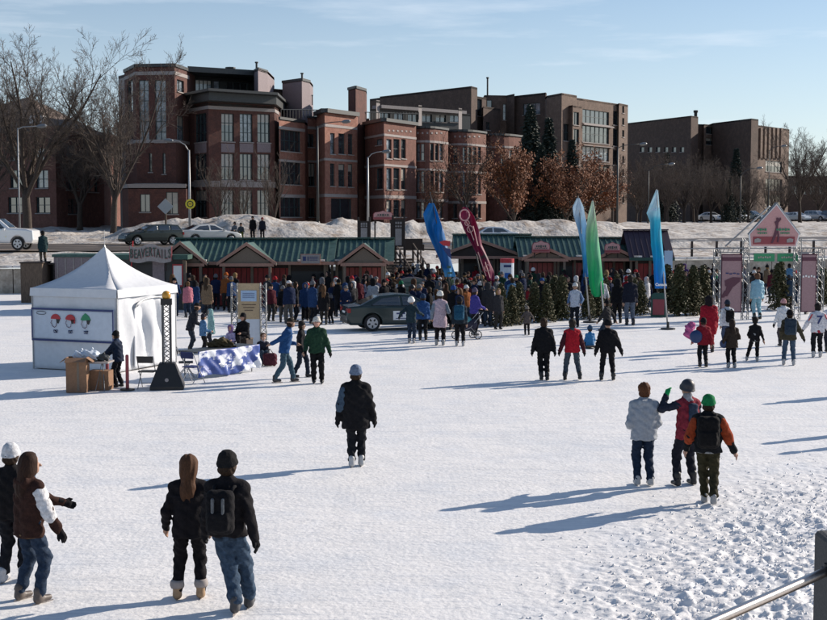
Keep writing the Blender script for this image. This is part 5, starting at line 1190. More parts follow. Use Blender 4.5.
mk = MB(); q = atY(444.5, 245, 53.75); 
for i in range(9): 
    a = i/8*math.pi; 
mk.slab([(q[0]-b_[0]-.22, q[1]-b_[1], q[2]-b_[2]+.12), (q[0]-b_[0]-.05, q[1]-b_[1], q[2]-b_[2]-.02), (q[0]-b_[0]+.22, q[1]-b_[1], q[2]-b_[2]-.06), (q[0]-b_[0]+.24, q[1]-b_[1], q[2]-b_[2]+.16), (q[0]-b_[0], q[1]-b_[1], q[2]-b_[2]+.2)], (0, .015, 0)); mk.build('red_emblem', M['red'], f1)
mk = MB(); q = atY(447, 252, 53.75); mk.slab([(q[0]-b_[0]-.2, q[1]-b_[1], q[2]-b_[2]+.2), (q[0]-b_[0]+.02, q[1]-b_[1], q[2]-b_[2]-.14), (q[0]-b_[0]+.2, q[1]-b_[1], q[2]-b_[2]-.3), (q[0]-b_[0]+.12, q[1]-b_[1], q[2]-b_[2]+.14)], (0, .01, 0)); mk.build('navy_emblem', M['navy'], f1)
mk = MB(); q = atY(449, 267, 53.75); mk.box((q[0]-b_[0], q[1]-b_[1], q[2]-b_[2]), (.16, .015, .1)); q = atY(450, 273, 53.75); mk.box((q[0]-b_[0], q[1]-b_[1], q[2]-b_[2]), (.2, .015, .08)); mk.build('teal_marks', M['greenroof'], f1)
fl_red = gradmat('crimson_flag_cloth', [(0, (.30, .014, .11)), (.5, (.18, .008, .06)), (.56, (.02, .05, .05)), (.62, (.18, .008, .055)), (1, (.28, .015, .075))], .7, 4.6)
f2 = flag('crimson feather flag with pale rings leaning right', (XY(491, 55, .3), 55, 0), (466, 205), [(207, 463, 467), (216, 458.5, 474), (230, 464, 479), (245, 472, 482), (258, 479, 488), (272, 484, 494), (281, 488, 494)], [(1, fl_red)], Y=55, polecol='cornice')
b_ = f2.location
def ring(px, py, r, Y=54.7, th=.035):
    q = atY(px, py, Y); pts = [(q[0]-b_[0]+r*math.cos(a/14*2*math.pi), q[1]-b_[1], q[2]-b_[2]+r*1.15*math.sin(a/14*2*math.pi)) for a in range(15)]; return MB().tube(pts, th, 6)
ring(464.5, 215, .2).build('pale_ring', M['pink'], f2); ring(467, 223, .09, th=.02).build('pale_ring', M['pink'], f2); ring(470, 229, .12, th=.02).build('pale_ring', M['pink'], f2); ring(487.5, 268, .12, th=.02).build('pale_ring', M['pink'], f2)
for (x1, y1, x2, y2) in ((466, 221, 474, 240), (473, 226, 478, 246), (478, 252, 486, 276), (485, 262, 490, 278)):
    p, q = atY(x1, y1, 54.7), atY(x2, y2, 54.7); MB().tube([(p[0]-b_[0], p[1]-b_[1], p[2]-b_[2]), (q[0]-b_[0], q[1]-b_[1], q[2]-b_[2])], .02, 6).build('pale_stroke', M['pink'], f2)
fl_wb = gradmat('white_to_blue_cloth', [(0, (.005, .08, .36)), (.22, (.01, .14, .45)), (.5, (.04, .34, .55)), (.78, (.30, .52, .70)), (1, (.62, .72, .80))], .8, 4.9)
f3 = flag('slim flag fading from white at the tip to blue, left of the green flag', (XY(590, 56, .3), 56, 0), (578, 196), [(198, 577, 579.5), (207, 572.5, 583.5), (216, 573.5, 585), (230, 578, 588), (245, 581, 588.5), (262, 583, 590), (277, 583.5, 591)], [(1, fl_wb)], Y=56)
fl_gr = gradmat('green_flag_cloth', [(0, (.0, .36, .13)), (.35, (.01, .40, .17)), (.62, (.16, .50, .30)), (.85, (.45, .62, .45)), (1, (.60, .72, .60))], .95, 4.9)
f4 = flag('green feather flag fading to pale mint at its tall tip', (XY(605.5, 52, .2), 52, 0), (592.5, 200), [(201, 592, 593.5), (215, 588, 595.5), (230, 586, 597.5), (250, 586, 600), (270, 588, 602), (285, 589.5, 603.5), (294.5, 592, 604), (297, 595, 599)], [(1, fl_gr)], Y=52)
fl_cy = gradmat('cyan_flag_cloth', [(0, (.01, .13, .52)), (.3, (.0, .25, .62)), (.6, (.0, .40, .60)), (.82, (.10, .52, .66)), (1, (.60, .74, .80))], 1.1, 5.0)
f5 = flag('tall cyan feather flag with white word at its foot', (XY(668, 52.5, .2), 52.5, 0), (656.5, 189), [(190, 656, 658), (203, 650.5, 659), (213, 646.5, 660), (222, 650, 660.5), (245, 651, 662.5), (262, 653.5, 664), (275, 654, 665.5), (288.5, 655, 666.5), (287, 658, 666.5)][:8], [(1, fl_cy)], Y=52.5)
q = atY(660.5, 284.5, 52.28); text('Canada', .155, 'white', f5, (q[0]-f5.location.x, q[1]-f5.location.y-.12, q[2]), ext=.01, name='lettering', bold=.006, ry=R(-0))
q = atY(654, 209, 52.3); text('ad', .2, 'pale', f5, (q[0]-f5.location.x, q[1]-f5.location.y-.12, q[2]), ext=.006, name='lettering')
# tubular banner stand
cs = empty('banner_column', (XY(507, 68, 1.5), 68, 0), 0, 'white and blue round banner column with red top band behind the crowd', 'banner'); zt = zat(258, 68); zq = 0
MB().lathe([(.36, .05), (.36, zt*.45)], (0, 0, 0), 20).build('lower_wrap', M['pale'], cs, smooth=False); MB().lathe([(.362, zt*.45), (.362, zt-.25)], (0, 0, 0), 20).build('upper_wrap', M['bannerw'], cs); MB().lathe([(.37, zt-.25), (.37, zt-.03)], (0, 0, 0), 20).build('top_band', M['red'], cs)
MB().box((0, -.37, zt*.62), (.3, .03, .3)).build('print', M['blue'], cs); MB().box((0, -.37, zt*.83), (.4, .03, .12)).build('print', M['navy'], cs)
bn2 = empty('small_banner', (XY(668, 66, 1.5), 66, 0), 0, 'small pale blue banner just right of the cyan flag', 'banner'); MB().tube([(0, 0, 0), (0, 0, zat(250, 66))], .03, 6).build('pole', M['galv'], bn2); MB().box((.0, -.03, zat(264, 66)), (.42, .03, 1.35)).build('cloth', M['pale'], bn2)
# menu shield in front of the stairs
sh = empty('shield_sign', (XY(412, 62, 1), 62, 0), 0, 'grey-green rounded shield-shaped sign above the heads behind the sedan', 'sign'); zt = zat(277, 62); w2 = .74*.5+.33
pts = [(-.65, zt-1.15), (.65, zt-1.15), (.66, zt-.25), (.5, zt-.08), (.2, zt), (-.2, zt), (-.5, zt-.08), (-.66, zt-.25)]
MB().slab([(a, 0, b) for a, b in pts], (0, .07, 0)).build('board', M['spandrel'], sh); MB().slab([(a*.9, -.015, (b-zt+.5)*.9+zt-.5) for a, b in pts], (0, .02, 0)).build('face', mat('sage_paint', (.13, .16, .14), .7), sh)
for i in range(4): MB().box((0, -.03, zt-.28-.17*i), (.7-.1*(i % 2), .02, .05)).build('text_line', M['greentrim'], sh)
for sd in (-1, 1): MB().box((sd*.45, .1, zt/2-.5), (.08, .08, zt-.4)).build('leg', M['wooddark'], sh)
# trussed sign pillar
def truss(mb, x, y, z0, z1, w_=.22, r=.018, n=None):
    r *= .8
    n = n or max(2, int((z1-z0)/(w_*1.1)))
    cs_ = [(x-w_/2, y-w_/2), (x+w_/2, y-w_/2), (x+w_/2, y+w_/2), (x-w_/2, y+w_/2)]
    for c in cs_: mb.tube([(c[0], c[1], z0), (c[0], c[1], z1)], r, 6)
    for i in range(n):
        a, b = z0+(z1-z0)*i/n, z0+(z1-z0)*(i+1)/n
        for k in range(4):
            p, q = cs_[k], cs_[(k+1) % 4]
            if i % 2: p, q = q, p
            mb.tube([(p[0], p[1], a), (q[0], q[1], b)], r*.6, 4)
Yp = 45.5; xp = XY(249, Yp, 1)
pp = empty('map_pillar', (xp, Yp, 0), 0, 'tan panel with blue notice held between two aluminium trusses', 'sign'); zt = zat(283, Yp); hw = XY(264, Yp, 1)-xp
for sd in (-1, 1): mb = MB(); truss(mb, sd*(hw-.02), 0, 0, zt, .2, .024); mb.build('truss_leg', M['alu'], pp)
MB().box((0, 0, zt-.02-.55*.0-.62), (hw*2-.3, .06, 1.25)).build('tan_panel', M['beige'], pp); MB().box((0, 0, zt-1.25-.5), (hw*2-.3, .05, .96)).build('white_panel', M['bannerw'], pp)
b1_ = MB().box((0, -.04, zt-.45), (.55, .03, .38)).build('blue_notice', M['pale'], pp)
for i in range(4): MB().box((0, -.035, zt-.36-.05*i), (.42, .05, .015)).build('text_line', M['navy'], b1_)
for i in range(3): MB().box((0, -.035, zt-.76-.1*i), (.5-.1*i, .02, .03)).build('text_line', M['wood'], pp)
# gate: trussed posts with banners and the pink gable sign
Yg = 57.5; gt = empty('ice_gate', (XY(771, Yg, 1.5), Yg, 0), 0, 'trussed gateway carrying the pink gable sign and two tall banners', 'gateway'); gx = gt.location.x
def lx(px, Y=Yg): return XY(px, Y, 2)-gx
ztg = zat(247, Yg)
for px in (717, 745.5, 797, 820): mb = MB(); truss(mb, lx(px), 0, 0, (zat(249, Yg) if px in (717, 820) else ztg+.4), .26, .024); mb.build('truss_post', M['alu'], gt)
mb = MB(); truss(mb, 0, 0, 0, 1, .2, .02); 
for (a, b) in ((717, 745.5), (797, 820)):
    xa, xb = lx(a), lx(b); z_ = zat(250, Yg); m2 = MB()
    for dz in (0, .2): m2.tube([(xa, -.1, z_+dz-.1), (xb, -.1, z_+dz-.1)], .022, 6)
    for i in range(7): t = i/6; m2.tube([(xa+(xb-xa)*t, -.1, z_-.1), (xa+(xb-xa)*min(1, t+.08), -.1, z_+.1)], .014, 4)
    m2.build('cross_truss', M['alu'], gt)
    xc = (xa+xb)/2; wd = abs(xb-xa)-.32; zT, zB = zat(254, Yg), zat(312, Yg)
    fr = MB().box((xc, -.02, (zT+zB)/2), (wd, .05, zT-zB)).build('banner', M['plum'], gt); fc = MB().box((xc, -.05, (zT+zB)/2), (wd-.1, .03, zT-zB-.1)).build('banner_face', M['mauve'], fr)
    MB().box((xc, -.07, zT-.22), (wd-.1, .02, .16)).build('top_band', M['plum'], fr)
    if a == 717:
        sk = MB(); zc_ = zB+1.25
        sk.slab([(xc-.28, -.085, zc_-.1), (xc+.1, -.085, zc_-.12), (xc+.36, -.085, zc_+.1), (xc+.4, -.085, zc_+.28), (xc+.05, -.085, zc_+.3), (xc-.3, -.085, zc_+.15)], (0, .02, 0)); sk.slab([(xc-.32, -.088, zc_-.55), (xc-.18, -.088, zc_-.55), (xc+.1, -.088, zc_-.08), (xc-.2, -.088, zc_-.05)], (0, .02, 0)); sk.slab([(xc-.48, -.09, zc_-.62), (xc-.3, -.09, zc_-.6), (xc-.2, -.09, zc_-.3), (xc-.3, -.09, zc_-.3)], (0, .02, 0))
        sk.build('skater_print', M['plum'], fr)
        for i in range(4): MB().box((xc-.2+.16*i, -.085, zT-.85-.03*(i % 2)), (.12, .02, .05)).build('script_mark', M['navy'], fr)
    else:
        for i in range(5): MB().box((xc-.25+.12*i, -.085, zT-1.0+.03*(i % 2)), (.07, .02, .08)).build('script_mark', M['white'], fr)
# gable board
zb0, zb1, zp_ = zat(246.5, Yg), zat(234, Yg), zat(204, Yg); pts = [(lx(748), zb0), (lx(794), zb0), (lx(797), zb1), (lx(773.5), zp_), (lx(746.5), zb1)]
gb = MB().slab([(a, -.28, b) for a, b in pts], (0, .1, 0)).build('gable_board', M['white'], gt)
cx_, cz_ = np.mean([p[0] for p in pts]), np.mean([p[1] for p in pts])
gf = MB().slab([(cx_+(a-cx_)*.95, -.30, cz_+(b-cz_)*.95) for a, b in pts], (0, .03, 0)).build('gable_face', M['pink'], gb)
MB().slab([(lx(750.5), -.315, zat(244, Yg)), (lx(792), -.315, zat(244, Yg)), (lx(792), -.315, zat(236.5, Yg)), (lx(750.5), -.315, zat(236.5, Yg))], (0, .03, 0)).build('crimson_band', M['pinkd'], gb)
for (px, py, w_, h_, n) in ((759, 229.5, .075, .1, 4), (759.5, 233, .06, .07, 5), (780, 229.5, .085, .1, 5), (782, 233, .06, .07, 5)):
    mk = MB()
    for i in range(n): mk.box((lx(px)+(i-(n-1)/2)*w_*1.45, -.335, zat(py, Yg)), (w_, .02, h_*(1 if i % 2 else .75)))
    mk.build('green_lettering', M['green'], gb)
mk = MB()
for px in (755, 787): 
    mk = MB()
    mk.slab([(lx(px-3), -.335, zat(242.5, Yg)), (lx(px+3), -.335, zat(242, Yg)), (lx(px+3.5), -.335, zat(239, Yg)), (lx(px), -.335, zat(238, Yg)), (lx(px-3), -.335, zat(239.2, Yg))], (0, .02, 0)); mk.build('pale_logo', M['stone'], gb)

sk = MB()
def sp_(pts, d=-.34): sk.slab([(lx(a), d, zat(b, Yg)) for a, b in pts], (0, .03, 0))
sp_([(773, 226), (771.5, 222), (773.5, 220.5), (777.5, 217.5), (778, 219.5), (775.5, 222.5), (775, 226)]); sp_([(773, 226), (775, 226), (774.8, 232), (772.5, 237.5), (770, 243), (768.3, 243), (770.5, 236), (772, 231)], -.343); sp_([(774.4, 231), (775.6, 231), (776.5, 237), (775.8, 242), (774.4, 242), (774.8, 237)], -.346)
sk.build('skater_print', M['plum'], gb)
hd_ = disc(.055, .03, 12).build('skater_head', M['plum'], gb); hd_.location = (lx(774.2), -.335, zat(218.8, Yg))
for sd, (a, b) in enumerate((((773.5, 203), (746, 234.5)), ((773.5, 203), (797.5, 234.5)))):
    p, q = (lx(a[0]), -.23, zat(a[1], Yg)), (lx(b[0]), -.23, zat(b[1], Yg)); MB().tube([p, q], .05, 6).build('gable_edge', M['alu'], gt)
p, q = (lx(771), .4, zat(206, Yg)), (lx(733), 1.5, zat(247, Yg)); MB().tube([p, q], .04, 6).build('stay', M['galv'], gt)
for (px, n) in ((758.5, 6), (781.5, 6)):
    s_ = MB().box((0, 0, 0), (.92, .05, .34)).build('green_sign', M['green'], gt, loc=(lx(px, 59), .6, zat(257.5, Yg+.6))); 
    for i in range(n): MB().box(((i-2.5)*.1, -.03, .02*(i % 2)), (.06, .02, .08)).build('pale_mark', M['stone'], s_)
MB().box((0, 0, 0), (.3, .05, .45)).build('white_sign', M['stone'], gt, loc=(lx(770, 59), .62, zat(258, Yg+.6)))
MB().box((0, 0, 0), (3.0, .1, .1)).build('sign_bar', M['galv'], gt, loc=(lx(770, 59), .7, zat(254, Yg+.6)))
# sandwich board
sb = empty('sandwich_board', (*at(658.5, 316.5)[:2], 0), R(-12), 'green-edged sandwich board with dark red panel left of the cyan flag pole', 'sandwich board')
for sd in (-1, 1):
    MB().slab([(-.34, sd*.33, 0), (.34, sd*.33, 0), (.34, sd*.05, 1.0), (.2, sd*.03, 1.08), (-.2, sd*.03, 1.08), (-.34, sd*.05, 1.0)], (0, sd*.04, 0)).build('leaf', M['greentrim'], sb)
MB().slab([(-.26, -.345, .1), (.26, -.345, .1), (.26, -.145, .8), (-.26, -.145, .8)], (0, -.04, 0)).build('red_panel', M['pinkd'], sb)
# market trees
xt = tmpl('cut_fir_tree', *conifer(9, 1.75, .46, 130, 13, .1, base=.03, prof=.8), 'needle')
xt2 = tmpl('cut_fir_tree', *conifer(10, 1.75, .42, 130, 13, .1, base=.03, prof=.7), 'needle')
spots = [(501, 326, 1.0), (512, 325, .95), (519, 324, 1.0), (534, 322, .98), (546.5, 322, .95), (562, 320, 1.12), (588, 319, .85), (597, 317.5, 1.0), (641, 315, .9), (634, 313, .95), (679, 315.5, 1.34), (693, 315, 1.3), (703, 313.5, 1.27), (779, 310, 1.42), (554, 319, 1.1), (667, 313, 1.3), (604, 314, 1.05), (617, 310, 1.0), (823, 306, 1.1)]
for i, (px, py, s_) in enumerate(spots):
    x, y, _ = at(px, py); src = xt if i % 2 == 0 else xt2
    o = src if i < 2 else copy_tree(src); o.location = (x, y, 0); o.scale = (s_,)*3; o.rotation_euler.z = i*1.7
    big_ = s_ > 1.25
    lb = ('fir tree at the very front of the gateway, standing alone' if px == 779 else ('%s of the tall cut firs right of the cyan flag, from the left' % ORD[sorted(q[0] for q in spots if q[2] > 1.25 and q[0] != 779).index(px)] if big_ else '%s short cut fir from the left in the row before the crowd' % ORD[sorted(q[0] for q in spots if q[2] <= 1.25).index(px)]))
    if px == 823: lb = 'short cut fir at the right edge behind the right banner of the gateway'
    tag(o, lb, 'fir tree', 'tall cut firs right of the cyan flag' if big_ and px != 779 else ('cut firs in a row on the ice' if px not in (779, 823) else None))
# ------------------------------------------------------------ tent and the things round it
c_ = Vector(at(118, 373)); an = R(22.5); L1, L2 = 3.02, 3.08
lu = Vector((-math.cos(an), math.sin(an), 0)); ru = Vector((math.sin(an), math.cos(an), 0))
te = empty('tent', tuple(c_), 0, 'white peaked canopy tent with a banner of three drawn helmeted heads', 'tent')
A0 = Vector((0, 0, 0)); A1 = lu*L1; A3 = ru*L2; A2 = A1+A3; ze = zat(290.5, c_.y); zp = zat(246.5, c_.y+2.0)
ctr = (A1+A3)/2
def wallsheet(p, q, z0, z1, n=26, m_=16, amp=.03, seed=0):
    V = []; u = (q-p).normalized(); nn = Vector((u.y, -u.x, 0))
    for j in range(m_+1):
        for i in range(n+1):
            s = i/n; t = j/m_; z = z0+(z1-z0)*t; edge = math.sin(math.pi*s)*math.sin(math.pi*min(1, t*1.0))**.5
            d = amp*edge*(math.sin(s*17+t*4+seed)+.7*math.sin(s*7-t*6+seed*2))+.35*amp*edge*math.sin(s*31+t*9+seed)
            x = p+(q-p)*s+nn*d; V.append((x.x, x.y, z))
    F_ = [(j*(n+1)+i, j*(n+1)+i+1, (j+1)*(n+1)+i+1, (j+1)*(n+1)+i) for j in range(m_) for i in range(n)]
    return V, F_
for i, (p, q) in enumerate(((A1, A0), (A0, A3), (A3, A2), (A2, A1))):
    V, F_ = wallsheet(p, q, .02, ze-.02, seed=i*1.7, amp=.035 if i != 1 else .06); o = link('side_wall', npmesh('side_wall', V, F_), M['canvas'], te); md = o.modifiers.new('t', 'SOLIDIFY'); md.thickness = .01
# roof: four curved sides meeting at a peak
vs = []; fs = []; nR = 14
cor = [A1*1.0+(A1-ctr)*.02, A0+(A0-ctr)*.02, A3+(A3-ctr)*.02, A2+(A2-ctr)*.02]
for s_ in range(4):
    p, q = cor[s_], cor[(s_+1) % 4]; b = len(vs)
    for j in range(nR+1):
        t = j/nR; h = ze+(zp-ze)*(t*.52+.48*t**2.6); k = 8
        for i in range(k+1):
            w_ = i/k; e = p.lerp(q, w_); x = e.lerp(ctr, t); sag = -.05*math.sin(math.pi*w_)*math.sin(math.pi*t)
            vs.append((x.x, x.y, h+sag))
    for j in range(nR):
        for i in range(8): a = b+j*9+i; fs.append((a, a+1, a+10, a+9))
ro = link('roof', npmesh('roof', vs, fs), M['canvas'], te); md = ro.modifiers.new('t', 'SOLIDIFY'); md.thickness = .01; md.offset = 1
for s_ in range(4):
    p, q = cor[s_], cor[(s_+1) % 4]; u = (q-p).normalized(); nn = Vector((u.y, -u.x, 0))*.02
    if nn.dot(p-ctr) < 0: nn = -nn
    mb = MB(); n = 14
    vb = [tuple(p.lerp(q, i/n)+nn*(1+.4*math.sin(i*1.3))+Vector((0, 0, ze+.02))) for i in range(n+1)]; vl = [tuple(p.lerp(q, i/n)+nn*(1.6+.6*math.sin(i*1.9))+Vector((0, 0, ze-.22))) for i in range(n+1)]
    for i in range(n): mb.quad(vl[i], vl[i+1], vb[i+1], vb[i])
    o = mb.build('valance', M['canvas'], te); md = o.modifiers.new('t', 'SOLIDIFY'); md.thickness = .008
for p in (A0, A1, A2, A3): MB().tube([p+Vector((0, 0, 0)), p+Vector((0, 0, ze))], .025, 6).build('frame_leg', M['galv'], te)
MB().tube([(ctr.x, ctr.y, zp-.02), (ctr.x, ctr.y, zp+.05), (ctr.x, ctr.y, zp+.5)], [.04, .012, .008], 6).build('peak_rod', M['galv'], te)
# curtain swagged at the sunlit side
V, F_ = wallsheet(A0+ru*.75, A0+ru*2.75, .05, ze-.3, n=30, m_=20, amp=.10, seed=4.2); V = [(x+ru.y*.06, y-ru.x*.06, z-(.35*abs((i % 31)/30-.5)**2*4*.6 if z > ze-.5 else 0)) for i, (x, y, z) in enumerate(V)]
o = link('swagged_curtain', npmesh('swagged_curtain', V, F_), M['canvas'], te); md = o.modifiers.new('t', 'SOLIDIFY'); md.thickness = .01
arch = MB(); pts = []
for i in range(15):
    a = math.pi*i/14; x = A0+ru*(1.75-.95*math.cos(a)); pts.append((x.x+ru.y*.1, x.y-ru.x*.1, ze-.55+.26*math.sin(a)))
arch.tube(pts, .02, 6).build('door_arch', M['galv'], te)
# banner
rzb = math.atan2(-lu.y, -lu.x)
bq = A1.lerp(A0, .5); zb_ = zat(325, c_.y+.6); hb = .98; wb_ = L1*.97
bn = empty('helmet_banner', tuple(c_+bq+Vector((lu.y, -lu.x, 0))*-.0), rzb, 'pale banner with red, crimson and green headgear on three outlined faces, tied to the tent', 'banner')
bn.location = c_+bq+Vector((-math.sin(an), -math.cos(an), 0))*.09; bn.location.z = zb_
V = []; n, m_ = 30, 8
for j in range(m_+1):
    for i in range(n+1): s, t = i/n, j/m_; V.append(((s-.5)*wb_, .012*math.sin(s*13+t*2)-.0, (t-.5)*hb))
F_ = [(j*(n+1)+i, j*(n+1)+i+1, (j+1)*(n+1)+i+1, (j+1)*(n+1)+i) for j in range(m_) for i in range(n)]
o = link('banner_cloth', npmesh('banner_cloth', V, F_), M['bannerw'], bn); md = o.modifiers.new('t', 'SOLIDIFY'); md.thickness = .008
for z_ in (hb/2-.03, -hb/2+.03): MB().box((0, -.025, z_), (wb_, .012, .06)).build('border', M['navy'], bn)
for x_ in (-wb_/2+.02, wb_/2-.02): MB().box((x_, -.027, 0), (.04, .012, hb-.13)).build('border', M['navy'], bn)
def head(x, z, m_, kind):
    h = empty('drawn_head', (x, -.03, z), 0, parent=bn); pts = [(.17*math.cos(a), 0, .15*math.sin(a)) for a in [math.pi*k/10 for k in range(11)]]
    if kind == 1: pts = pts+[(-.16, 0, -.12), (-.05, 0, -.04)]
    if kind == 1: pts = [(-x_, y_, z_) for x_, y_, z_ in reversed(pts)]
    if kind == 2: pts = [(.17, 0, .0), (.1, 0, .12), (-.02, 0, .2), (-.12, 0, .12), (-.19, 0, -.0), (-.12, 0, -.02)]
    MB().slab(list(reversed(pts)), (0, .014, 0)).build('headgear', M[m_], h)
    MB().tube([(-.13, 0, -.02), (-.15, 0, -.08), (-.175, 0, -.12), (-.14, 0, -.14), (-.12, 0, -.21), (-.04, 0, -.25), (.02, 0, -.2), (.03, 0, -.12)], .009, 4).build('face_outline', M['plum'], h)
    MB().slab([(.02, 0, 0), (.16, 0, 0), (.10, 0, -.13), (.04, 0, -.12)][::-1], (0, .012, 0)).build('dark_hair', M['black'], h)
    MB().tube([(-.07, 0, -.33), (-.06, 0, -.40), (.05, 0, -.4), (.07, 0, -.33), (-.07, 0, -.33)], .012, 4).build('tick_box', M['navy'], h)
    if kind != 0: MB().tube([(-.04, 0, -.34), (0, 0, -.38), (.05, 0, -.31)], .012, 4).build('tick', M['black'], h)
    else: MB().tube([(-.04, 0, -.33), (.04, 0, -.39)], .012, 4).build('cross', M['black'], h)
for i, (fx, m_, k) in enumerate(((.30, 'red', 0), (.48, 'red', 1), (.67, 'green', 2))): head((fx-.5)*wb_, .17, m_, k)
MB().tube([(.06*math.cos(a)*3-1.1, -.03, .34+.05*math.sin(a)) for a in [k*.6 for k in range(11)]], .008, 4).build('oval_mark', M['black'], bn)
# truss lamp tower on a black base
x, y, _ = at(167.5, 388); lt = empty('light_tower', (x, y, 0), R(8), 'truss column on a black flared base with an amber lamp on top', 'light tower')
MB().lathe([(.62, 0), (.62, .08), (.30, .66), (.26, .68)], (0, 0, 0), 4, math.pi/4).build('base', M['black'], lt); MB().lathe([(.05, 0), (.05, .02)], (0, 0, 0), 10).build('badge', M['stone'], lt, loc=(0, -.36, .25)).rotation_euler = (R(70), 0, 0)
zt = zat(301, y); mb = MB(); truss(mb, 0, 0, .66, zt-.08, .17, .024, 12); mb.build('truss', M['alu'], lt)
for sx in (-.11, .11): MB().box((sx, -.02, (zt+.6)/2), (.03, .22, zt-.7)).build('dark_side', M['black'], lt)
MB().box((0, 0, zt-.02), (.29, .27, .16)).build('cap', M['black'], lt); MB().lathe([(.09, 0), (.115, .05), (.115, .13), (.07, .19), (.02, .21)], (0, 0, zt+.06), 14).build('amber_lamp', M['amber'], lt, smooth=True)
# helmet table with boxes and bags
x, y, _ = at(88, 391); tb = empty('folding_table', (x, y+.25, 0), R(-4), 'small folding table with white bags in front of the tent', 'table'); wt = XY(112, y)-XY(69, y); hz = zat(366.5, y)
MB().box((.0, 0, .74), (wt, .6, .04)).build('tabletop', M['stone'], tb)
for sx in (-1, 1):
    MB().tube([(sx*wt*.3-.12, -.25, 0), (sx*wt*.3, -.05, .72), (sx*wt*.3+.1, .25, 0)], .014, 6).build('leg', M['alu'], tb)
    MB().tube([(sx*wt*.3+.12, -.25, 0), (sx*wt*.3, .05, .72)], .014, 6).build('leg', M['alu'], tb)
def bag(px, py, w_, h_, z, lb, col='bannerw', Y=None, tie=True):
    Y = Y or y+.2; o = empty('plastic_bag', (XY(px, Y), Y, z), 0, lb, 'bag'); P_ = lambda P: rc(P, (-w_*.25, 0, h_*.48), (w_*.25, 0, h_*.48), h_*.48, h_*.46, 1.0)+wr(P, .012, 30)
    link('sack', snmesh('sack', P_, (-w_, -.3, -.05), (w_, .3, h_+.15), .02), M[col], o); MB().tube([(0, 0, h_*.85), (.02, 0, h_*1.08), (.06, 0, h_*1.15)], [.05, .02, .035], 6).build('knot', M[col], o); return o
bag(79, 0, .34, .27, .765, 'left white plastic bag on the folding table'); bag(89.5, 0, .38, .29, .765, 'right white plastic bag on the folding table, round and full'); bag(101, 0, .4, .18, .765, 'low dark bundle on the folding table under the man\'s hands', 'cornice')
bag(89, 0, .42, .3, .0, 'white plastic bag on the snow under the folding table', Y=y+.45)
def carton(px, Y, w_, d_, h_, z, rz, lb, open_=True):
    o = empty('cardboard_box', (XY(px, Y), Y, z), rz, lb, 'box'); t = .012
    for sx in (-1, 1): MB().box((sx*(w_/2-t/2), 0, h_/2), (t, d_, h_)).build('side', M['card'], o); MB().box((0, sx*(d_/2-t/2), h_/2), (w_-2*t-.002, t, h_)).build('side', M['card'], o)
    MB().box((0, 0, t/2), (w_-2*t-.002, d_-2*t-.002, t)).build('bottom', M['card'], o)
    if open_:
        for sx in (-1, 1): f = MB().box((sx*.1, 0, 0), (.2, d_, .008)).build('flap', M['card'], o, loc=(sx*w_/2, 0, h_)); f.rotation_euler = (0, sx*R(38), 0)
        MB().box((0, -.1, 0), (w_, .2, .008)).build('flap', M['card'], o, loc=(0, -d_/2, h_)).rotation_euler = (R(30), 0, 0)
    else: MB().box((0, 0, h_), (w_, d_, .01)).build('lid', M['card'], o)
    MB().box((w_*.1, -d_/2-.004, h_*.5), (w_*.12, .004, h_*.9)).build('tape', M['tan'], o)
    return o
carton(76, y-.1, .52, .45, .9, 0, R(3), 'tall open cardboard box at the left end of the folding table'); carton(99, y+.35, .55, .4, .5, 0, R(-5), 'low cardboard box under the folding table beside the man', False)
for (px, py, lb) in ((127.5, 390, 'dark red stanchion post just right of the man at the table'), (107.5, 385, 'dark red stanchion post half hidden behind the folding table')):
    x_, y_, _ = at(px, py); o = empty('stanchion', (x_, y_, 0), 0, lb, 'stanchion'); MB().lathe([(.19, 0), (.19, .03), (.05, .05)], (0, 0, 0), 18).build('base', M['black'], o); MB().lathe([(.045, .04), (.045, .9), (.03, .93)], (0, 0, 0), 12).build('post', M['pinkd'], o)
def fchair(px, py, rz, lb, group='folding chairs round the light tower', fabric='black'):
    x_, y_, _ = at(px, py); o = empty('folding_chair', (x_, y_, 0), rz, lb, 'chair', group)
    MB().box((0, 0, .45), (.42, .40, .03)).build('seat', M[fabric], o); MB().box((0, .0, .0), (.42, .025, .18)).build('backrest', M[fabric], o, loc=(0, .24, .78)).rotation_euler = (R(-8), 0, 0)
    for sx in (-1, 1):
        MB().tube([(sx*.22, -.24, 0), (sx*.22, .05, .47), (sx*.22, .26, .87)], .012, 6).build('leg', M['galv'], o); MB().tube([(sx*.2, .26, 0), (sx*.2, -.12, .45)], .012, 6).build('leg', M['galv'], o)
    MB().tube([(-.22, -.2, .1), (.22, -.2, .1)], .01, 6).build('stretcher', M['galv'], o); return o
fchair(148, 388, R(175), 'empty folding chair between the tent and the light tower')
fchair(186, 378, R(100), 'folding chair tipped against the end of the banner table'); fchair(193, 383, R(150), 'folding chair in front of the left end of the banner table', fabric='navy')
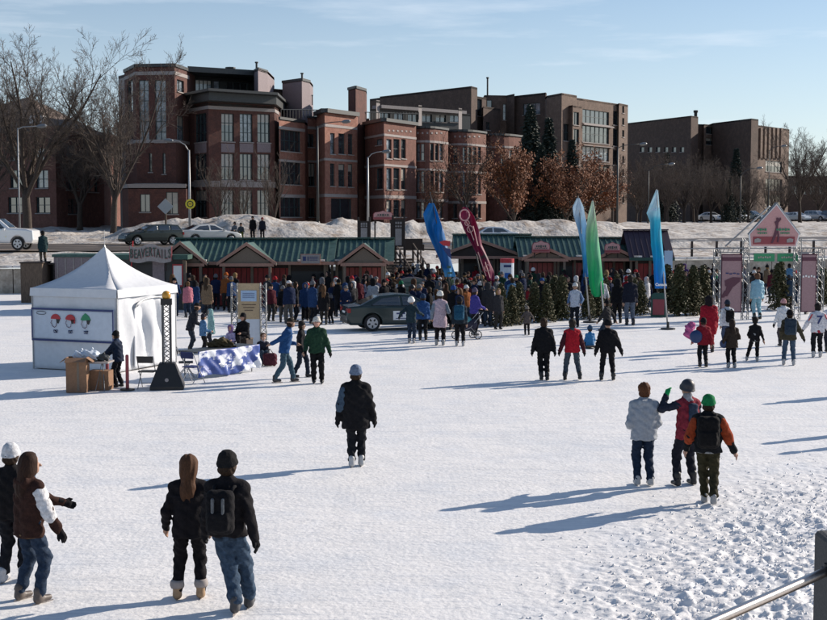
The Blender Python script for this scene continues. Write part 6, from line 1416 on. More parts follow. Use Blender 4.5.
# banner covered table
xa, ya, _ = at(198, 380); xb, yb, _ = at(259, 371); bt = empty('banner_table', ((xa+xb)/2, (ya+yb)/2, 0), math.atan2(yb-ya, xb-xa), 'long table with a creased blue and white banner hung down its front', 'table'); Lb = math.hypot(xb-xa, yb-ya); hz = .76
MB().box((0, .4, hz), (Lb, .75, .04)).build('tabletop', M['cornice'], bt)
for sx in (-1, 1):
    for dy in (.1, .7): MB().tube([(sx*Lb*.42, dy, 0), (sx*Lb*.42, dy, hz)], .018, 6).build('leg', M['alu'], bt)
V = []; n, m_ = 40, 14
for j in range(m_+1):
    for i in range(n+1):
        s, t = i/n, j/m_; V.append(((s-.5)*Lb*1.02, -.02-.05*(1-t)*math.sin(s*19+t*3)-.03*math.sin(s*43+t*11)*(1-t*.6)-.03*math.sin(s*8-t*5), .06+.05*math.sin(s*9)+(hz-.03)*t*(1-.06*math.sin(s*9))))
F_ = [(j*(n+1)+i, j*(n+1)+i+1, (j+1)*(n+1)+i+1, (j+1)*(n+1)+i) for j in range(m_) for i in range(n)]
bmx = mat('blue_white_banner', (.022, .06, .26), .45, var=.08, scale=1.15, col2=(.62, .66, .74), f2=(.49, .53), stretch=(1.1, 1, 1.6))
o = link('banner_cloth', npmesh('banner_cloth', V, F_), bmx, bt); md = o.modifiers.new('t', 'SOLIDIFY'); md.thickness = .006
for i, (a, b) in enumerate(((-.62, .44), (-.38, .40), (-.2, .46))): MB().box((a+.1, -.12, b-.05), (.09, .01, .03)).build('banner_print', M['white'], bt)
MB().tube([(-.2, .3, hz+.03), (.1, .35, hz+.12), (.45, .3, hz+.04)], [.12, .16, .06], 8).build('coat_heap', M['wooddark'], bt) if False else None
hp = empty('coat_heap', (bt.location.x-.35, bt.location.y+.35, hz+.02), 0, 'olive-brown coat heaped on the left half of the banner table', 'coat')
link('coat_cloth', snmesh('coat_cloth', lambda P: smax(smin(rc(P, (-.25, 0, .06), (.1, 0, .16), .1, .13), rc(P, (.1, 0, .12), (.45, .05, .03), .12, .05), .05)+wr(P, .02, 26), -P[2], .01), (-.5, -.3, -.02), (.6, .3, .4), .02), M['cloth'], hp, (.07, .055, .03))
# ------------------------------------------------------------ people: the ones that stand out
LB = (.15, .23, .33); JN = (.026, .042, .072); JD = (.018, .03, .055); BLK = (.008, .008, .010); WHT = (.62, .62, .63); OL = (.035, .033, .018); TAN = (.32, .21, .12); BRN = (.028, .016, .012)
def P(px, py, top, rz=0, kid=False, **k):
    x, y, z = at(px, py); d = y*math.cos(PITCH)+HC*math.sin(PITCH); H = (py-top)/F*d/math.cos(math.atan(HC/y)-PITCH)*1.0
    if 'vox' not in k: k['vox'] = .024 if H > 1.3 else .02
    return figure(loc=(x, y, 0), rz=rz, H=H, skin=k.pop('skin', (.33, .19, .13)), **k)
def walk(a=.22, side=1): return ((-.10, a*side, 0), (.10, -a*side, .03))
# foreground pair at left
w1 = P(12.5, 582, 447, R(-8), jc=(.012, .011, .012), tc=(.012, .013, .017), hatc=(.55, .56, .58), sidepatch=(LB, (0, 1)), shoe='skate', sc=(.45, .46, .48), vox=.013, feet=((-.12, .0, 0), (.10, .1, 0)), hands=((-.34, .10, .84), (.28, .05, .8)), hem=.82, bulk=1.06, headk=1.04, gc=BLK,
       label='skater in white knit hat and dark jacket with pale blue sleeves, at the left edge')
w2 = P(30, 601, 456, R(-38), jc=(.038, .018, .014), tc=JN, hat='none', long_hair=True, hairc=(.030, .014, .009), sc=(.10, .08, .07), shoe='skate', vox=.0125, feet=((-.15, -.02, 0), (.15, .03, 0)), hands=((.12, .60, 1.02), (.36, .20, .80)), hem=.78, bulk=1.04, headk=1.04, gc=BLK, hood=True, headyaw=R(-25),
       sidepatch=(WHT, (1,)), collar=LB, stripe=((.16, .10, .05), .04), elbow=(0, -1, -.5), label='woman in brown jacket and jeans gesturing to the right with black gloves')
# foreground couple
c1 = P(190, 598, 458, R(4), jc=(.010, .009, .011), tc=(.009, .008, .010), hat='none', long_hair=True, hairc=(.075, .035, .018), shoe='skate', sc=TAN, vox=.0125, feet=((-.15, .0, 0), (.13, .03, 0)), hands=((-.29, .10, .86), (.24, .14, .83)), hem=.76, bulk=1.0, headk=1.04, hood=False,
       label='woman with long brown hair, black coat and tan skate boots in the foreground')
for sx, kk in ((-1, 0), (1, 1)):
    an_ = ((-.15, .0), (.13, .03))[kk]; MB().lathe([(.075, 0), (.085, .03), (.08, .07), (.07, .09)], (an_[0], an_[1]-.0, .13), 14).build('white_cuff', M['stone'], c1, smooth=True)
c2 = P(228, 610, 456, R(-8), jc=(.011, .010, .012), tc=(.040, .066, .105), hatc=(.012, .012, .013), shoe='skate', sc=(.05, .05, .055), vox=.0125, feet=((.12, -.12, .02), (.20, .16, 0)), hands=((-.30, .16, .83), (.34, -.08, .80)), hem=.84, bulk=1.14, headk=1.05, gc=BLK, flare=1.15, headyaw=R(-8),
       label='man in black jacket and blue jeans with a grey striped backpack, mid-step in the foreground')
backpack(c2, 'black and grey striped backpack on the man in blue jeans', BLK, (.13, .14, .15), 1.0, 1.2, .32, .5, -.27)
# lone man
m1 = P(356, 466, 366, R(0), jc=(.010, .010, .012), tc=(.012, .014, .018), hatc=(.13, .17, .25), shoe='skate', sc=(.42, .43, .44), vox=.016, feet=((-.07, -.04, 0), (.09, .06, 0)), hands=((-.31, .02, .80), (.32, .04, .78)), hem=.66, bulk=1.2, gc=BLK, sidepatch=((.05, .08, .12), (0,)),
       label='lone man in long black coat and blue-grey knit hat skating away in the middle')
# trio at right
g1 = P(643.5, 485, 383, R(6), jc=(.27, .30, .34), tc=(.012, .022, .045), hat='none', hairc=(.09, .035, .015), sc=(.4, .4, .4), shoe='shoe', vox=.016, feet=((-.10, .03, 0), (.11, -.04, 0)), hands=((-.20, .22, .98), (.20, .22, .92)), hem=.78, bulk=1.22, hood=True, jm='shell', label='standing person in silver-grey hooded jacket and navy trousers, left of the raised green mitten', headyaw=R(-30))
g2 = P(687, 485, 381, R(18), jc=(.20, .025, .04), tc=(.013, .014, .022), hat='helmet', hatc=(.018, .022, .032), sc=BLK, shoe='boot', vox=.016, feet=((-.19, .0, 0), (.12, .02, 0)), hands=((-.32, .16, 1.50), (.22, .20, .92)), hem=.78, bulk=1.02, collar=(.3, .3, .32), sleeve=(.02, .024, .04), elbow=(-.4, -.3, -1), gc=(.01, .30, .09),
       label='person in dark helmet and crimson jacket holding up a green mitten', headyaw=R(10))
sl_ = link('navy_back_panel', snmesh('navy_back_panel', lambda P_: rbox(P_, (.02, -.135, 1.16), (.16, .10, .50), .04)+wr(P_, .004, 30), (-.2, -.3, .8), (.25, .1, 1.5), .016), M['cloth'], g2, (.03, .045, .075))
g3 = P(707, 504, 396, R(-12), jc=(.010, .011, .013), tc=(.030, .027, .014), hatc=(.01, .16, .055), sidepatch=((.26, .045, .016), (0, 1)), sc=(.3, .3, .3), shoe='shoe', vox=.016, feet=((-.04, .10, .0), (.10, -.14, .03)), hands=((-.34, .10, .86), (.42, .06, .84)), hem=.84, bulk=1.14, label='man in green knit hat and black jacket with orange sleeves, walking right of the trio', stripe=((.25, .26, .27), .03), skin=(.35, .2, .15))
backpack(g3, 'black backpack on the man with orange sleeves and green hat', (.007, .007, .008), None, 1.0, 1.18, .34, .5, -.26)
# three men and a child
P(543.5, 380, 318, R(2), jc=BLK, tc=(.009, .009, .011), hat='none', hairc=(.03, .016, .01), vox=.02, shoe='boot', sc=BLK, bulk=1.2, feet=((-.06, .02, 0), (.10, -.03, 0)), hands=((-.31, .02, .82), (.31, .0, .80)), label='man in all black with dark hair, left of the red and black jacket', gc=BLK)
P(572, 380, 319, R(0), jc=(.33, .012, .022), tc=(.05, .065, .085), sleeve=(.05, .012, .018), hat='none', hairc=(.02, .015, .012), collar=(.02, .05, .06), shoe='boot', sc=BLK, vox=.02, bulk=1.16, feet=((-.20, .02, 0), (.22, -.02, .02)), hands=((-.36, .02, .80), (.36, .04, .76)), label='man in bright red jacket with dark sleeves between two men in black', gc=BLK)
P(607.5, 380, 320, R(-4), jc=BLK, tc=(.009, .009, .011), hat='fur', hatc=BLK, vox=.02, shoe='boot', sc=BLK, bulk=1.26, feet=((-.18, .0, 0), (.17, .03, 0)), hands=((-.34, .04, .82), (.42, .02, .76)), label='heavy man in black coat and round black fur hat, right of the red jacket', gc=BLK)
x, y, _ = at(590, 348); figure(loc=(x, y, 0), rz=R(10), H=1.22, jc=(.02, .15, .34), tc=(.03, .06, .08), hatc=(.02, .05, .10), vox=.022, headk=1.25, jm='shell', pelvis=.24, feet=((-.12, .5, .02), (.12, .5, .02)), hem=.12, hands=((-.2, .3, 1.0), (.2, .3, 1.0)), label='small child in bright blue jacket sitting on a low sled between the men')
sd_ = empty('sled', (x, y, 0), R(10), 'low dark sled under the sitting child in bright blue', 'sled')
MB().box((0, .1, .07), (.36, .8, .04)).build('deck', M['wooddark'], sd_)
for sx in (-.15, .15): MB().tube([(sx, -.3, .02), (sx, .4, .02), (sx, .52, .12)], .018, 6).build('runner', M['greentrim'], sd_)
# middle distance, right group
P(708.5, 352, 296, R(-3), jc=(.24, .010, .022), tc=(.20, .012, .02), hat='hood', hatc=(.012, .01, .012), vox=.024, bulk=1.25, hem=.55, shoe='boot', label='person in long wide crimson coat, the furthest back of the right-hand skaters')
P(703, 367, 318, R(4), jc=(.20, .012, .022), tc=(.01, .01, .013), hatc=BLK, vox=.02, bulk=1.15, hands=((-.36, .10, .90), (.28, .0, .82)), shoe='boot', collar=(.3, .1, .1), label='person in crimson jacket carrying a round blue sled and a pink bundle')
ph = empty('pink_bundle', at(690.5, 356)[:2]+(.62,), 0, 'pink cloth bundle hanging beside the person in the crimson jacket', 'bundle'); link('bundle_cloth', snmesh('bundle_cloth', lambda P_: smin(rc(P_, (0, 0, .35), (-.1, 0, .1), .14, .12), rc(P_, (-.1, 0, .1), (.06, 0, -.12), .1, .05), .06)+wr(P_, .02, 25), (-.3, -.25, -.25), (.25, .25, .6), .022), M['cloth'], ph, (.42, .10, .24))
def ballish(px, py, Yy, r, col, lb, nm='sled'):
    q = atY(px, py, Yy); o = empty(nm, q, 0, lb, nm.replace('_', ' ')); link('dish', snmesh('dish', lambda P_: smax(rc(P_, (0, 0, 0), (0, 0, .02), r, r, 1.9), -rc(P_, (0, .5*r, 0), (0, .5*r, 0), r*.8, r*.8, 1.4), .02), (-r-.05, -r, -r-.05), (r+.05, r, r+.05), .02), M['leather'], o, col); MB().tube([(-r*.5, .02, r*.5), (0, .06, r*.95), (r*.5, .02, r*.5)], .012, 6).build('cord', M['black'], o); return o
ballish(696, 337, at(703, 367)[1]-.12, .19, (.010, .035, .12), 'round blue helmet-shaped sled carried by the person in crimson', 'round_sled')
P(731.5, 367.5, 319, R(6), jc=(.035, .025, .02), tc=(.008, .008, .01), hat='none', long_hair=True, hairc=(.022, .013, .01), vox=.02, hands=((-.32, .05, .86), (.2, .2, 1.0)), shoe='skate', sc=(.3, .3, .3), hem=.72, label='person with long dark hair in brown-grey coat, blue helmet in left hand')
ballish(724, 344, at(731, 367)[1]-.1, .13, (.010, .03, .10), 'blue helmet held by the long-haired person in the brown-grey coat', 'helmet')
p4 = P(727, 347, 300, R(8), jc=(.50, .54, .58), tc=(.05, .07, .12), hatc=(.02, .03, .05), vox=.024, label='person in pale white-blue jacket with a black backpack, behind the long-haired one', shoe='skate', sc=(.05, .09, .2))
backpack(p4, 'small black backpack on the pale white-blue jacket', BLK, None, .95, 1.15, .3, .46, -.24)
p5 = P(754.5, 361, 318, R(-12), jc=(.012, .012, .014), tc=(.01, .01, .012), hat='none', hairc=(.012, .01, .01), vox=.02, headk=1.18, shoe='skate', sc=(.3, .3, .3), feet=((-.30, .12, .0), (.10, -.05, 0)), hands=((-.22, .2, .95), (.36, .0, .78)), bulk=.95, stripe=((.30, .31, .32), .36), label='child in dark jacket with grey-white back, gliding on one skate')
p6 = P(789, 365, 310, R(-10), jc=(.050, .045, .030), tc=(.045, .075, .12), hatc=BLK, vox=.02, shoe='skate', sc=(.4, .4, .4), feet=((-.16, .05, 0), (.14, -.02, 0)), hands=((-.26, .06, .86), (.50, .06, .72)), bulk=1.12, gc=BLK, label='man in olive coat, jeans and slate backpack near the jersey skater')
backpack(p6, 'slate blue backpack on the man in the olive coat', (.025, .04, .06), None, 1.0, 1.2, .36, .5, -.27)
P(783, 346, 299, R(10), jc=(.58, .60, .62), tc=(.06, .05, .06), hatc=(.45, .25, .25), vox=.024, bulk=1.0, hem=.7, gc=BLK, label='person in white jacket and pinkish hat, behind the slate backpack', hands=((-.32, .1, .8), (.28, .1, .9)))
p7 = P(817, 357, 303, R(-6), jc=(.60, .60, .63), tc=(.012, .012, .016), hat='none', hairc=(.014, .01, .01), vox=.02, shoe='skate', sc=(.45, .45, .45), feet=((-.12, .0, 0), (.12, .08, 0)), hands=((-.42, .12, .90), (.36, .1, .9)), bulk=1.12, stripe=((.36, .03, .05), .09), label='skater in white hockey jersey with a dark number seven and red band', gc=BLK)
text('7', .36, 'navy', p7, (0, -.262, 1.22), bold=.012, name='number')
for sx in (-1, 1): MB().tube([(sx*.2, -.12, 1.40), (sx*.27, -.08, 1.25), (sx*.33, .0, 1.12)], .02, 6).build('red_stripe', M['red'], p7)
P(830, 352, 301, R(0), jc=(.55, .56, .6), tc=(.02, .02, .03), hatc=(.5, .5, .5), vox=.026, label='person in white at the right edge beside the hockey jersey', gc=(.2, .02, .03))
# centre, near the sedan
P(411, 343, 298, R(-16), kid=True, jc=(.018, .035, .045), tc=JD, hat='helmet', hatc=(.62, .62, .60), vox=.018, headk=1.12, shoe='skate', sc=(.3, .3, .3), feet=((-.08, .04, 0), (.12, .0, 0)), hands=((-.46, .0, 1.02), (.44, .04, 1.12)), label='young skater in white helmet with arms spread, in front of the sedan', gc=BLK)
P(423, 340, 294, R(5), jc=(.02, .06, .17), tc=(.01, .011, .014), vox=.024, hatc=(.02, .04, .08), label='person in royal blue jacket just right of the white helmet', shoe='boot')
P(440, 345, 291, R(-4), jc=(.42, .33, .38), tc=(.012, .01, .012), hatc=(.55, .55, .52), vox=.022, hem=.58, sleeve=(.16, .2, .25), label='woman in pale pink long vest and white hat, beside the royal blue jacket', shoe='skate', sc=(.3, .3, .3), hands=((-.26, .1, .86), (.2, .25, 1.1)))
q8 = P(459.5, 346, 297, R(-5), jc=(.014, .022, .032), tc=(.008, .008, .010), hatc=(.012, .014, .02), vox=.02, shoe='skate', sc=(.4, .4, .4), feet=((-.10, .05, 0), (.14, -.02, 0)), bulk=1.1, label='tall person in black with a teal-blue backpack, left of the pram')
backpack(q8, 'teal-blue backpack on the tall person in black', (.012, .06, .11), None, 1.0, 1.2, .36, .52, -.26)
P(474, 335, 288, R(-60), jc=(.06, .05, .24), tc=(.012, .012, .016), hatc=(.1, .08, .12), vox=.026, label='person in violet-blue jacket standing at the pram', hands=((-.2, .35, .98), (.2, .35, .98)))
# pram
x, y, _ = at(466, 339); pr = empty('pram', (x, y, 0), R(200), 'dark pram with a spoked wheel and teal blanket beside the person with the teal backpack', 'pram')
for (wx, wy) in ((-.38, -.24), (-.38, .24), (.42, 0)):
    wl = MB().tube([(wx+.15*math.cos(a), wy, .16+.15*math.sin(a)) for a in [k*math.pi/8 for k in range(17)]], .018, 6).build('wheel', M['rubber'], pr); sp2 = MB()
    for k in range(5): a = k*math.pi/5; sp2.tube([(wx-.14*math.cos(a), wy, .16-.14*math.sin(a)), (wx+.14*math.cos(a), wy, .16+.14*math.sin(a))], .006, 4)
    sp2.build('spokes', M['alu'], wl)['kind'] = 'stuff'
for sy in (-.22, .22): MB().tube([(-.38, sy, .16), (-.1, sy, .45), (-.6, sy, 1.0)], .014, 6).build('frame_tube', M['galv'], pr); MB().tube([(-.1, sy, .45), (.42, 0, .16)], .014, 6).build('frame_tube', M['galv'], pr)
MB().tube([(-.6, -.22, 1.0), (-.6, .22, 1.0)], .018, 6).build('handlebar', M['black'], pr)
link('seat_tub', snmesh('seat_tub', lambda P_: smax(rc(P_, (-.2, 0, .55), (.2, 0, .45), .24, .18), P_[2]-.66-.3*np.clip(-P_[0], 0, 1), .03), (-.6, -.4, .2), (.6, .4, 1), .025), M['cloth'], pr, (.03, .03, .05)); link('blanket', snmesh('blanket', lambda P_: rc(P_, (-.05, 0, .66), (.25, 0, .58), .17, .14)+wr(P_, .012, 30), (-.4, -.3, .3), (.5, .3, .9), .025), M['cloth'], pr, (.10, .28, .30))
# by the fir row
P(527, 335, 307, R(4), jc=(.09, .075, .07), tc=(.014, .012, .013), hatc=(.16, .14, .12), vox=.022, headk=1.2, hands=((-.40, .0, 1.0), (.40, .0, .98)), hem=.74, label='child in grey-brown jacket with arms held out, in front of the first cut firs', shoe='boot')
P(575, 327, 283, R(160), jc=(.42, .46, .54), tc=(.012, .014, .02), hatc=(.55, .55, .55), vox=.024, sleeve=(.10, .16, .28), hands=((-.26, .12, .95), (.26, .12, .95)), label='person in white and blue ski jacket and white hat among the cut firs', shoe='skate', sc=(.02, .02, .02), eyes=True)
P(607, 342.5, 300, R(60), jc=(.022, .022, .024), tc=(.016, .026, .045), hatc=BLK, vox=.02, feet=((-.08, .36, .0), (.08, -.14, .0)), hands=((-.26, .30, .86), (.28, -.30, .84)), bulk=1.08, label='person in dark jacket and jeans striding left below the cyan flag', shoe='shoe')
P(617.5, 323, 279, R(0), jc=BLK, tc=(.01, .01, .012), vox=.026, label='person all in black, left of the pair beside the green flag pole', hat='hood', hatc=BLK)
P(630, 325, 275, R(4), jc=(.012, .014, .025), tc=(.10, .12, .16), vox=.026, label='tall person in navy jacket and light grey trousers beside the green flag pole', hat='none', hairc=(.02, .015, .012))
# at the gateway
P(741, 312, 275, R(175), jc=BLK, tc=BLK, vox=.028, hatc=BLK, hem=.5, label='person in black coat standing left of the pale blue snowsuit in the gateway')
P(749.5, 311, 279, R(0), jc=(.60, .58, .54), tc=BLK, vox=.028, hat='none', hem=.62, label='person in cream-white coat between the black coat and the pale blue suit')
P(757, 319, 273, R(10), jc=(.22, .40, .50), tc=(.22, .40, .48), vox=.024, hat='none', hairc=(.1, .05, .03), jm='shell', stripe=((.5, .55, .6), .08), bulk=1.12, label='skater in pale blue one-piece suit under the pink gable sign')
P(732, 316, 291, R(0), jc=(.12, .14, .17), tc=BLK, vox=.022, hat='helmet', hatc=(.3, .3, .3), headk=1.2, label='child in grey jacket and pale helmet before the left gateway banner')
P(788.5, 310, 275, R(-20), jc=(.028, .05, .085), tc=(.04, .03, .03), vox=.026, hatc=(.03, .04, .06), bulk=1.3, hem=.7, label='broad person in slate blue coat right of the lone fir in the gateway')
P(806, 314, 278, R(-50), jc=(.045, .014, .018), tc=(.012, .016, .03), vox=.026, hatc=(.03, .02, .02), bulk=1.2, feet=((-.1, .2, 0), (.1, -.2, 0)), label='walker in dark maroon coat before the right gateway banner')
P(811, 308, 272, R(0), jc=(.03, .02, .03), tc=BLK, vox=.028, hatc=(.3, .12, .1), label='person in plum coat and reddish hat behind the maroon coat')
P(905, 428, 345, R(10), jc=BLK, tc=JD, vox=.026, label='skater in black jacket just outside the right edge of the picture')
P(872, 394, 330, R(-20), jc=(.2, .02, .03), tc=BLK, vox=.026, label='skater in red jacket beyond the right edge, further back')
P(925, 437, 352, R(30), jc=(.02, .03, .07), tc=BLK, vox=.026, label='skater in navy jacket beyond the right edge, nearest')
# round the banner table
P(284, 382, 318, R(-80), jc=(.018, .065, .18), tc=(.045, .085, .12), hat='cap', hatc=(.03, .025, .02), shoe='skate', sc=(.03, .03, .035), vox=.018, feet=((-.06, .26, .0), (.10, -.24, .02)), hands=((-.20, .34, 1.02), (.25, -.52, .98)), lean=.14, bulk=1.12, label='man in royal blue coat and light jeans skating right of the banner table', elbow=(0, -.6, -1))
P(301, 377, 321, R(-95), jc=(.010, .010, .013), tc=(.014, .02, .035), hatc=(.02, .018, .018), shoe='skate', sc=BLK, vox=.02, feet=((-.1, .2, .0), (.08, -.2, .0)), hands=((-.2, .3, .95), (.26, .1, .82)), label='person in black between the royal blue coat and the dark green coat')
P(317, 383, 317, R(185), jc=(.014, .040, .024), tc=(.009, .009, .010), hatc=(.52, .50, .46), shoe='skate', sc=BLK, vox=.018, feet=((-.13, .02, .0), (.08, -.03, .0)), hands=((-.36, .04, .76), (.30, .12, .88)), bulk=1.16, gc=BLK, eyes=True, skin=(.45, .24, .18), label='person in dark green coat and cream knit hat facing the camera')
P(190, 353, 303, R(-70), jc=(.014, .016, .024), tc=(.018, .026, .04), hat='cap', hatc=BLK, vox=.022, lean=.2, hands=((-.15, .42, 1.0), (.2, .40, .95)), label='man in dark jacket bending forward behind the left end of the banner table')
P(203, 354, 314, R(-60), jc=(.05, .12, .24), tc=BLK, hatc=(.02, .02, .03), vox=.024, hands=((-.15, .3, 1.0), (.15, .3, 1.0)), label='child in blue jacket with a pale pack beside the bending man')
P(211.5, 347, 309, R(120), jc=(.22, .38, .38), tc=(.03, .03, .04), hat='hood', hatc=(.24, .40, .40), vox=.024, hem=.6, label='person in pale teal hooded coat behind the banner table')
sit = dict(pelvis=.50, feet=((-.12, .46, 0), (.12, .46, 0)), hands=((-.16, .36, 1.08), (.16, .36, 1.08)), hem=.42)
def seat(px, py, Yd, rz, lb):
    x, y, _ = at(px, py); o = empty('crate_seat', (x, y, 0), rz, lb, 'seat'); MB().box((0, -.05, .2), (.42, .36, .4)).build('crate', M['wooddark'], o); MB().box((0, -.05, .425), (.44, .38, .04)).build('lid', M['wood'], o)
def S(px, py, rz, Hs, lb, **k):
    x, y, _ = at(px, py); kk = dict(sit); kk.update(k); seat(px, py, 0, rz, 'dark crate used as a seat by the ' + k.get('who', 'sitter')) if False else None
    kk.pop('who', None); return figure(loc=(x, y, 0), rz=rz, H=Hs, label=lb, vox=kk.pop('vox', .02), **kk)
S(244, 351, R(150), 1.72, 'seated man in black coat and black knit hat behind the banner table', jc=BLK, tc=BLK, hatc=BLK, bulk=1.1, eyes=True); seat(244, 351, 0, R(150), 'dark crate under the seated man in black')
S(231, 352, R(170), 1.15, 'small girl in lilac hood sitting left of the man in black', jc=(.28, .26, .42), tc=(.2, .2, .3), hat='hood', hatc=(.16, .10, .22), headk=1.25); 
S(262, 364, R(200), 1.35, 'child in dark jacket sitting at the right end of the banner table, lacing skates', jc=(.02, .022, .035), tc=(.04, .06, .09), hat='none', hairc=(.08, .04, .02), headk=1.15, hands=((-.1, .4, .72), (.1, .4, .72)), lean=.2, pelvis=.42, eyes=True, skin=(.45, .27, .2), collar=(.2, .2, .24)); seat(262, 363, 0, R(200), 'low crate under the child lacing skates')
tbg = empty('tote_bag', at(270, 366)[:2]+(0,), 0, 'wine-red patterned bag on the snow beside the sitting child', 'bag'); link('bag_body', snmesh('bag_body', lambda P_: rbox(P_, (0, 0, .2), (.42, .22, .38), .09)+wr(P_, .008, 30), (-.3, -.2, 0), (.3, .2, .5), .02), M['cloth'], tbg, (.07, .02, .03)); MB().tube([(-.12, 0, .36), (0, 0, .52), (.12, 0, .36)], .015, 6).build('handle', M['black'], tbg)
# man at the folding table
P(119, 387, 331, R(75), jc=(.012, .020, .040), tc=(.010, .011, .014), hatc=BLK, shoe='boot', sc=BLK, vox=.017, lean=.06, hands=((-.16, .48, .98), (.16, .45, .96)), bulk=1.06, feet=((-.1, .05, 0), (.1, -.03, 0)), label='man in dark navy jacket and black hat handling bags at the folding table', collar=(.04, .06, .11))
# on the bank
def PB(px, Y, rz, H, lb, dz=0, z=None, **k):
    x = XY(px, Y, 3); return figure(loc=(x, Y, (TZ(x, Y) if z is None else z)+dz), rz=rz, H=H, vox=k.pop('vox', .03), label=lb, **k)
PB(43, 70.4, R(30), 1.75, 'person in long dark teal coat standing on the black box left of the tent', z=2.06, jc=(.015, .035, .04), tc=(.10, .08, .06), hatc=BLK, hem=.6)
for i, (px, Y, rz, H, lb, c, kk) in enumerate(((235, 101.5, 160, 1.7, 'person in grey coat sitting on the snow pile, leftmost of the group', (.14, .15, .17), {}), (241, 101, 190, 1.7, 'person in yellowish trousers sitting second from left on the snow pile', (.05, .06, .07), dict(tc=(.12, .12, .03))), (253, 101, 170, 1.8, 'person in black coat standing on the snow pile above the red kiosk', BLK, None), (262.5, 101, 180, 1.7, 'rightmost of the group on the snow pile, in black with reddish cap', (.02, .02, .03), dict(hatc=(.2, .03, .03), stand=1)))):
    kw = {} if (kk is None or (kk and kk.get('stand'))) else dict(sit)
    if kk: kw.update({a: b for a, b in kk.items() if a != 'stand'})
    x = XY(px, Y, 3.3); PB(px, Y, R(rz), H, lb, dz=0, jc=c, z=max(TZ(x, Y), 2.9)-.05, **kw)
PB(653, 92.5, R(180), 1.6, 'person in black standing on the bank by the fence, right of the plum roof', jc=BLK, tc=BLK, z=TZ(XY(653, 92.5, 2), 92.5)+.0)
# ------------------------------------------------------------ the crowd
random.seed(7)
protos = []
specs = [dict(), dict(hands=((-.18, .26, 1.05), (.18, .26, 1.05))), dict(hat='hood', hem=.6, bulk=1.1), dict(hat='none', hem=.72), dict(hat='pompom', hem=.68, bulk=.95), dict(hat='none', long_hair=True, hem=.62, bulk=.93), dict(feet=((-.1, .2, 0), (.1, -.2, .02)), hands=((-.25, -.15, .85), (.25, .22, .88))),
         dict(hands=((-.3, .1, .85), (.2, .3, 1.35)), bulk=1.12), dict(hat='cap', bulk=1.15), dict(H=1.25, headk=1.22, hat='pompom'), dict(H=1.1, headk=1.25, hat='hood'), dict(H=1.4, headk=1.15, hat='helmet', bulk=.95)]
poses = ['standing', 'with both hands held in front', 'in a long hooded coat', 'bare-headed', 'in a bobble hat', 'with long hair', 'mid-stride', 'with one arm raised', 'in a cap', 'small and in a bobble hat', 'very small and hooded', 'young and helmeted']
for sp_x in specs: protos.append(figure(vox=.038, loc=(0, 0, -50), **sp_x))
PAL = [('black', BLK, 16), ('charcoal', (.03, .03, .034), 6), ('navy', (.010, .018, .05), 8), ('dark blue', (.015, .04, .11), 4), ('grey', (.09, .10, .11), 3), ('pale grey', (.30, .32, .35), 1), ('red', (.20, .012, .02), 3), ('maroon', (.07, .012, .02), 3), ('brown', (.06, .032, .02), 4), ('rust-orange', (.22, .075, .025), 2),
       ('sky blue', (.08, .19, .32), 1), ('white', (.5, .5, .52), 2), ('dark green', (.012, .035, .022), 2), ('purple', (.07, .035, .13), 1), ('pink', (.38, .14, .18), 1), ('tan', (.14, .10, .065), 1)]
HATS = [('black', BLK, 12), ('grey', (.12, .12, .13), 3), ('white', (.55, .55, .55), 2), ('red', (.28, .015, .02), 2), ('blue', (.02, .06, .2), 1), ('brown', (.05, .028, .018), 2), ('orange', (.35, .09, .02), 1), ('green', (.01, .12, .06), 1)]
TRO = [BLK, (.012, .014, .02), JD, JN, (.03, .028, .026), (.08, .075, .07)]
def wchoice(L_): return random.choices(L_, [x[2] for x in L_])[0]
zones = [ # px range, feet-y range, count, phrase, group
 (172, 214, 311, 322, 9, 'between tent and map pillar', 'people between the tent and the map pillar'),
 (216, 240, 308, 315, 4, 'by the red boards', 'people before the red boards'),
 (266, 352, 312, 325, 21, 'in the kiosk queue front', 'queue before the long red kiosk'),
 (268, 352, 302, 311, 13, 'in the kiosk queue back', 'queue before the long red kiosk'),
 (345, 415, 303, 322, 24, 'behind the parked sedan', 'crowd behind the sedan'),
 (392, 500, 298, 306, 22, 'at the stair foot', 'crowd at the foot of the stairs'),
 (396, 500, 287, 297, 18, 'beside the timber stairs', 'people beside the timber stairs'),
 (418, 500, 309, 331, 35, 'right of the parked sedan', 'dense crowd in the centre'),
 (500, 606, 299, 317, 34, 'behind the cut fir row', 'crowd behind the cut firs'),
 (606, 660, 296, 313, 25, 'between green and cyan flags', 'crowd between the green and cyan flags'),
 (668, 718, 293, 306, 25, 'behind the tall cut firs', 'crowd behind the tall cut firs'),
 (722, 827, 292, 307, 20, 'beyond the gateway', 'people beyond the gateway')]
used = {}
first = [True]*len(protos); placed = []
allc = []
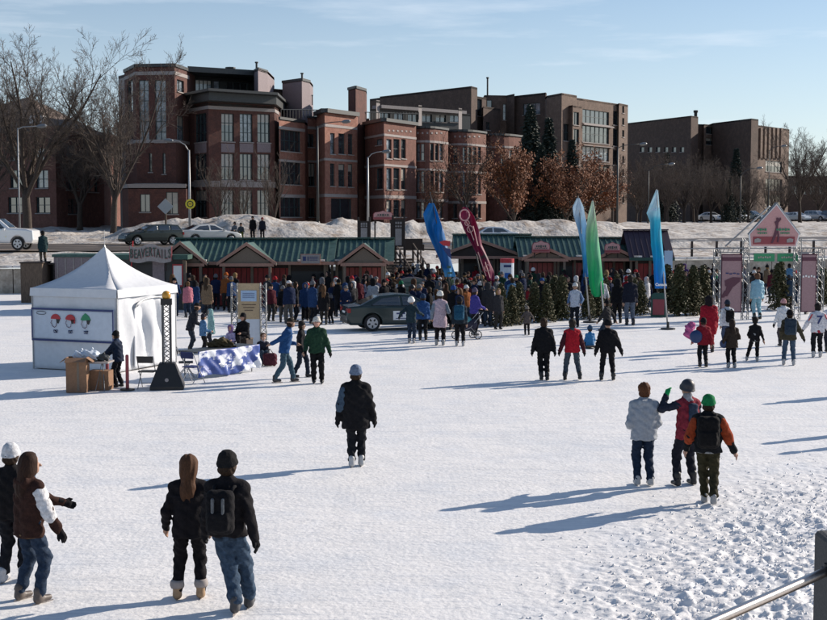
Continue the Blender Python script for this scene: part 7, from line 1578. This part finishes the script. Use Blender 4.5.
for (xa, xb, ya, yb, n, phr, grp) in zones:
    ppl = []
    for i in range(n):
        for tr_ in range(30):
            px = xa+(xb-xa)*(i+random.uniform(-.6, 1.6))/n; px = min(max(px, xa), xb); py = random.uniform(ya, yb); x, y, _ = at(px, py)
            if all((x-a)**2+(y-b)**2 > (.42 if tr_ < 15 else .3)**2 for a, b in placed): break
        placed.append((x, y)); k = random.choices(range(len(protos)), [7, 6, 6, 5, 5, 5, 4, 2, 4, 2, 1, 1])[0]
        jn, jc_, _ = wchoice(PAL); hn, hc_, _ = wchoice(HATS); rz = random.choice([random.uniform(-.8, .8), random.uniform(0, 6.28), random.uniform(2.4, 3.9)])
        ppl.append((px, x, y, k, jn, jc_, hn, hc_, rz, phr, grp))
    keys = {}
    for q in sorted(ppl): keys.setdefault((q[4], q[6] if specs[q[3]].get('hat') not in ('none',) else poses[q[3]], q[3]), []).append(q)
    for kk, lst in keys.items():
        for j, q in enumerate(lst):
            hat_ = specs[q[3]].get('hat', 'beanie'); pre = '' if len(lst) == 1 else (('left ' if j == 0 else 'right ') if len(lst) == 2 else ('leftmost ', 'middle ', 'rightmost ', 'last ')[min(j, 3)])
            if hat_ == 'none': lb = f"{pre}person {poses[q[3]]} in {q[4]} jacket {phr}"
            else: 
                hw_ = {'hood': 'coat with %s hood', 'beanie': 'jacket and %s hat', 'pompom': 'jacket and %s bobble hat', 'cap': 'jacket and %s cap', 'helmet': 'jacket and %s helmet'}[hat_] % q[6]
                st_ = {6: 'striding ', 7: 'arm-raising ', 1: 'hands-together ', 9: 'small ', 10: 'very small '}.get(q[3], '')
                lb = f"{pre}{st_}person in {q[4]} {hw_} {phr}"
            k = q[3]
            if first[k]: o = protos[k]; first[k] = False
            else: o = copy_tree(protos[k])
            o.location = (q[1], q[2], 0); o.rotation_euler.z = q[8]; o.scale = (random.uniform(.90, 1.06),)*3; tag(o, lb, 'person', grp)
            tc_ = random.choice(TRO)
            for ch in o.children:
                nm = ch.name.split('.')[0]
                if nm in ('jacket', 'sleeves', 'hood') and (nm != 'hood'): ch.color = (*q[5], 1)
                elif nm == 'hood': ch.color = (*(q[5] if random.random() < .5 else q[7]), 1)
                elif nm == 'trousers': ch.color = (*tc_, 1)
                elif nm in ('beanie', 'bobble_hat', 'cap', 'helmet'): ch.color = (*q[7], 1)
                elif nm == 'hair': ch.color = (*random.choice([(.03, .018, .01), (.09, .045, .02), (.014, .01, .01), (.2, .12, .05)]), 1)
for k, f_ in enumerate(first):
    if f_:
        for ch in list(protos[k].children_recursive): bpy.data.objects.remove(ch)
        bpy.data.objects.remove(protos[k])
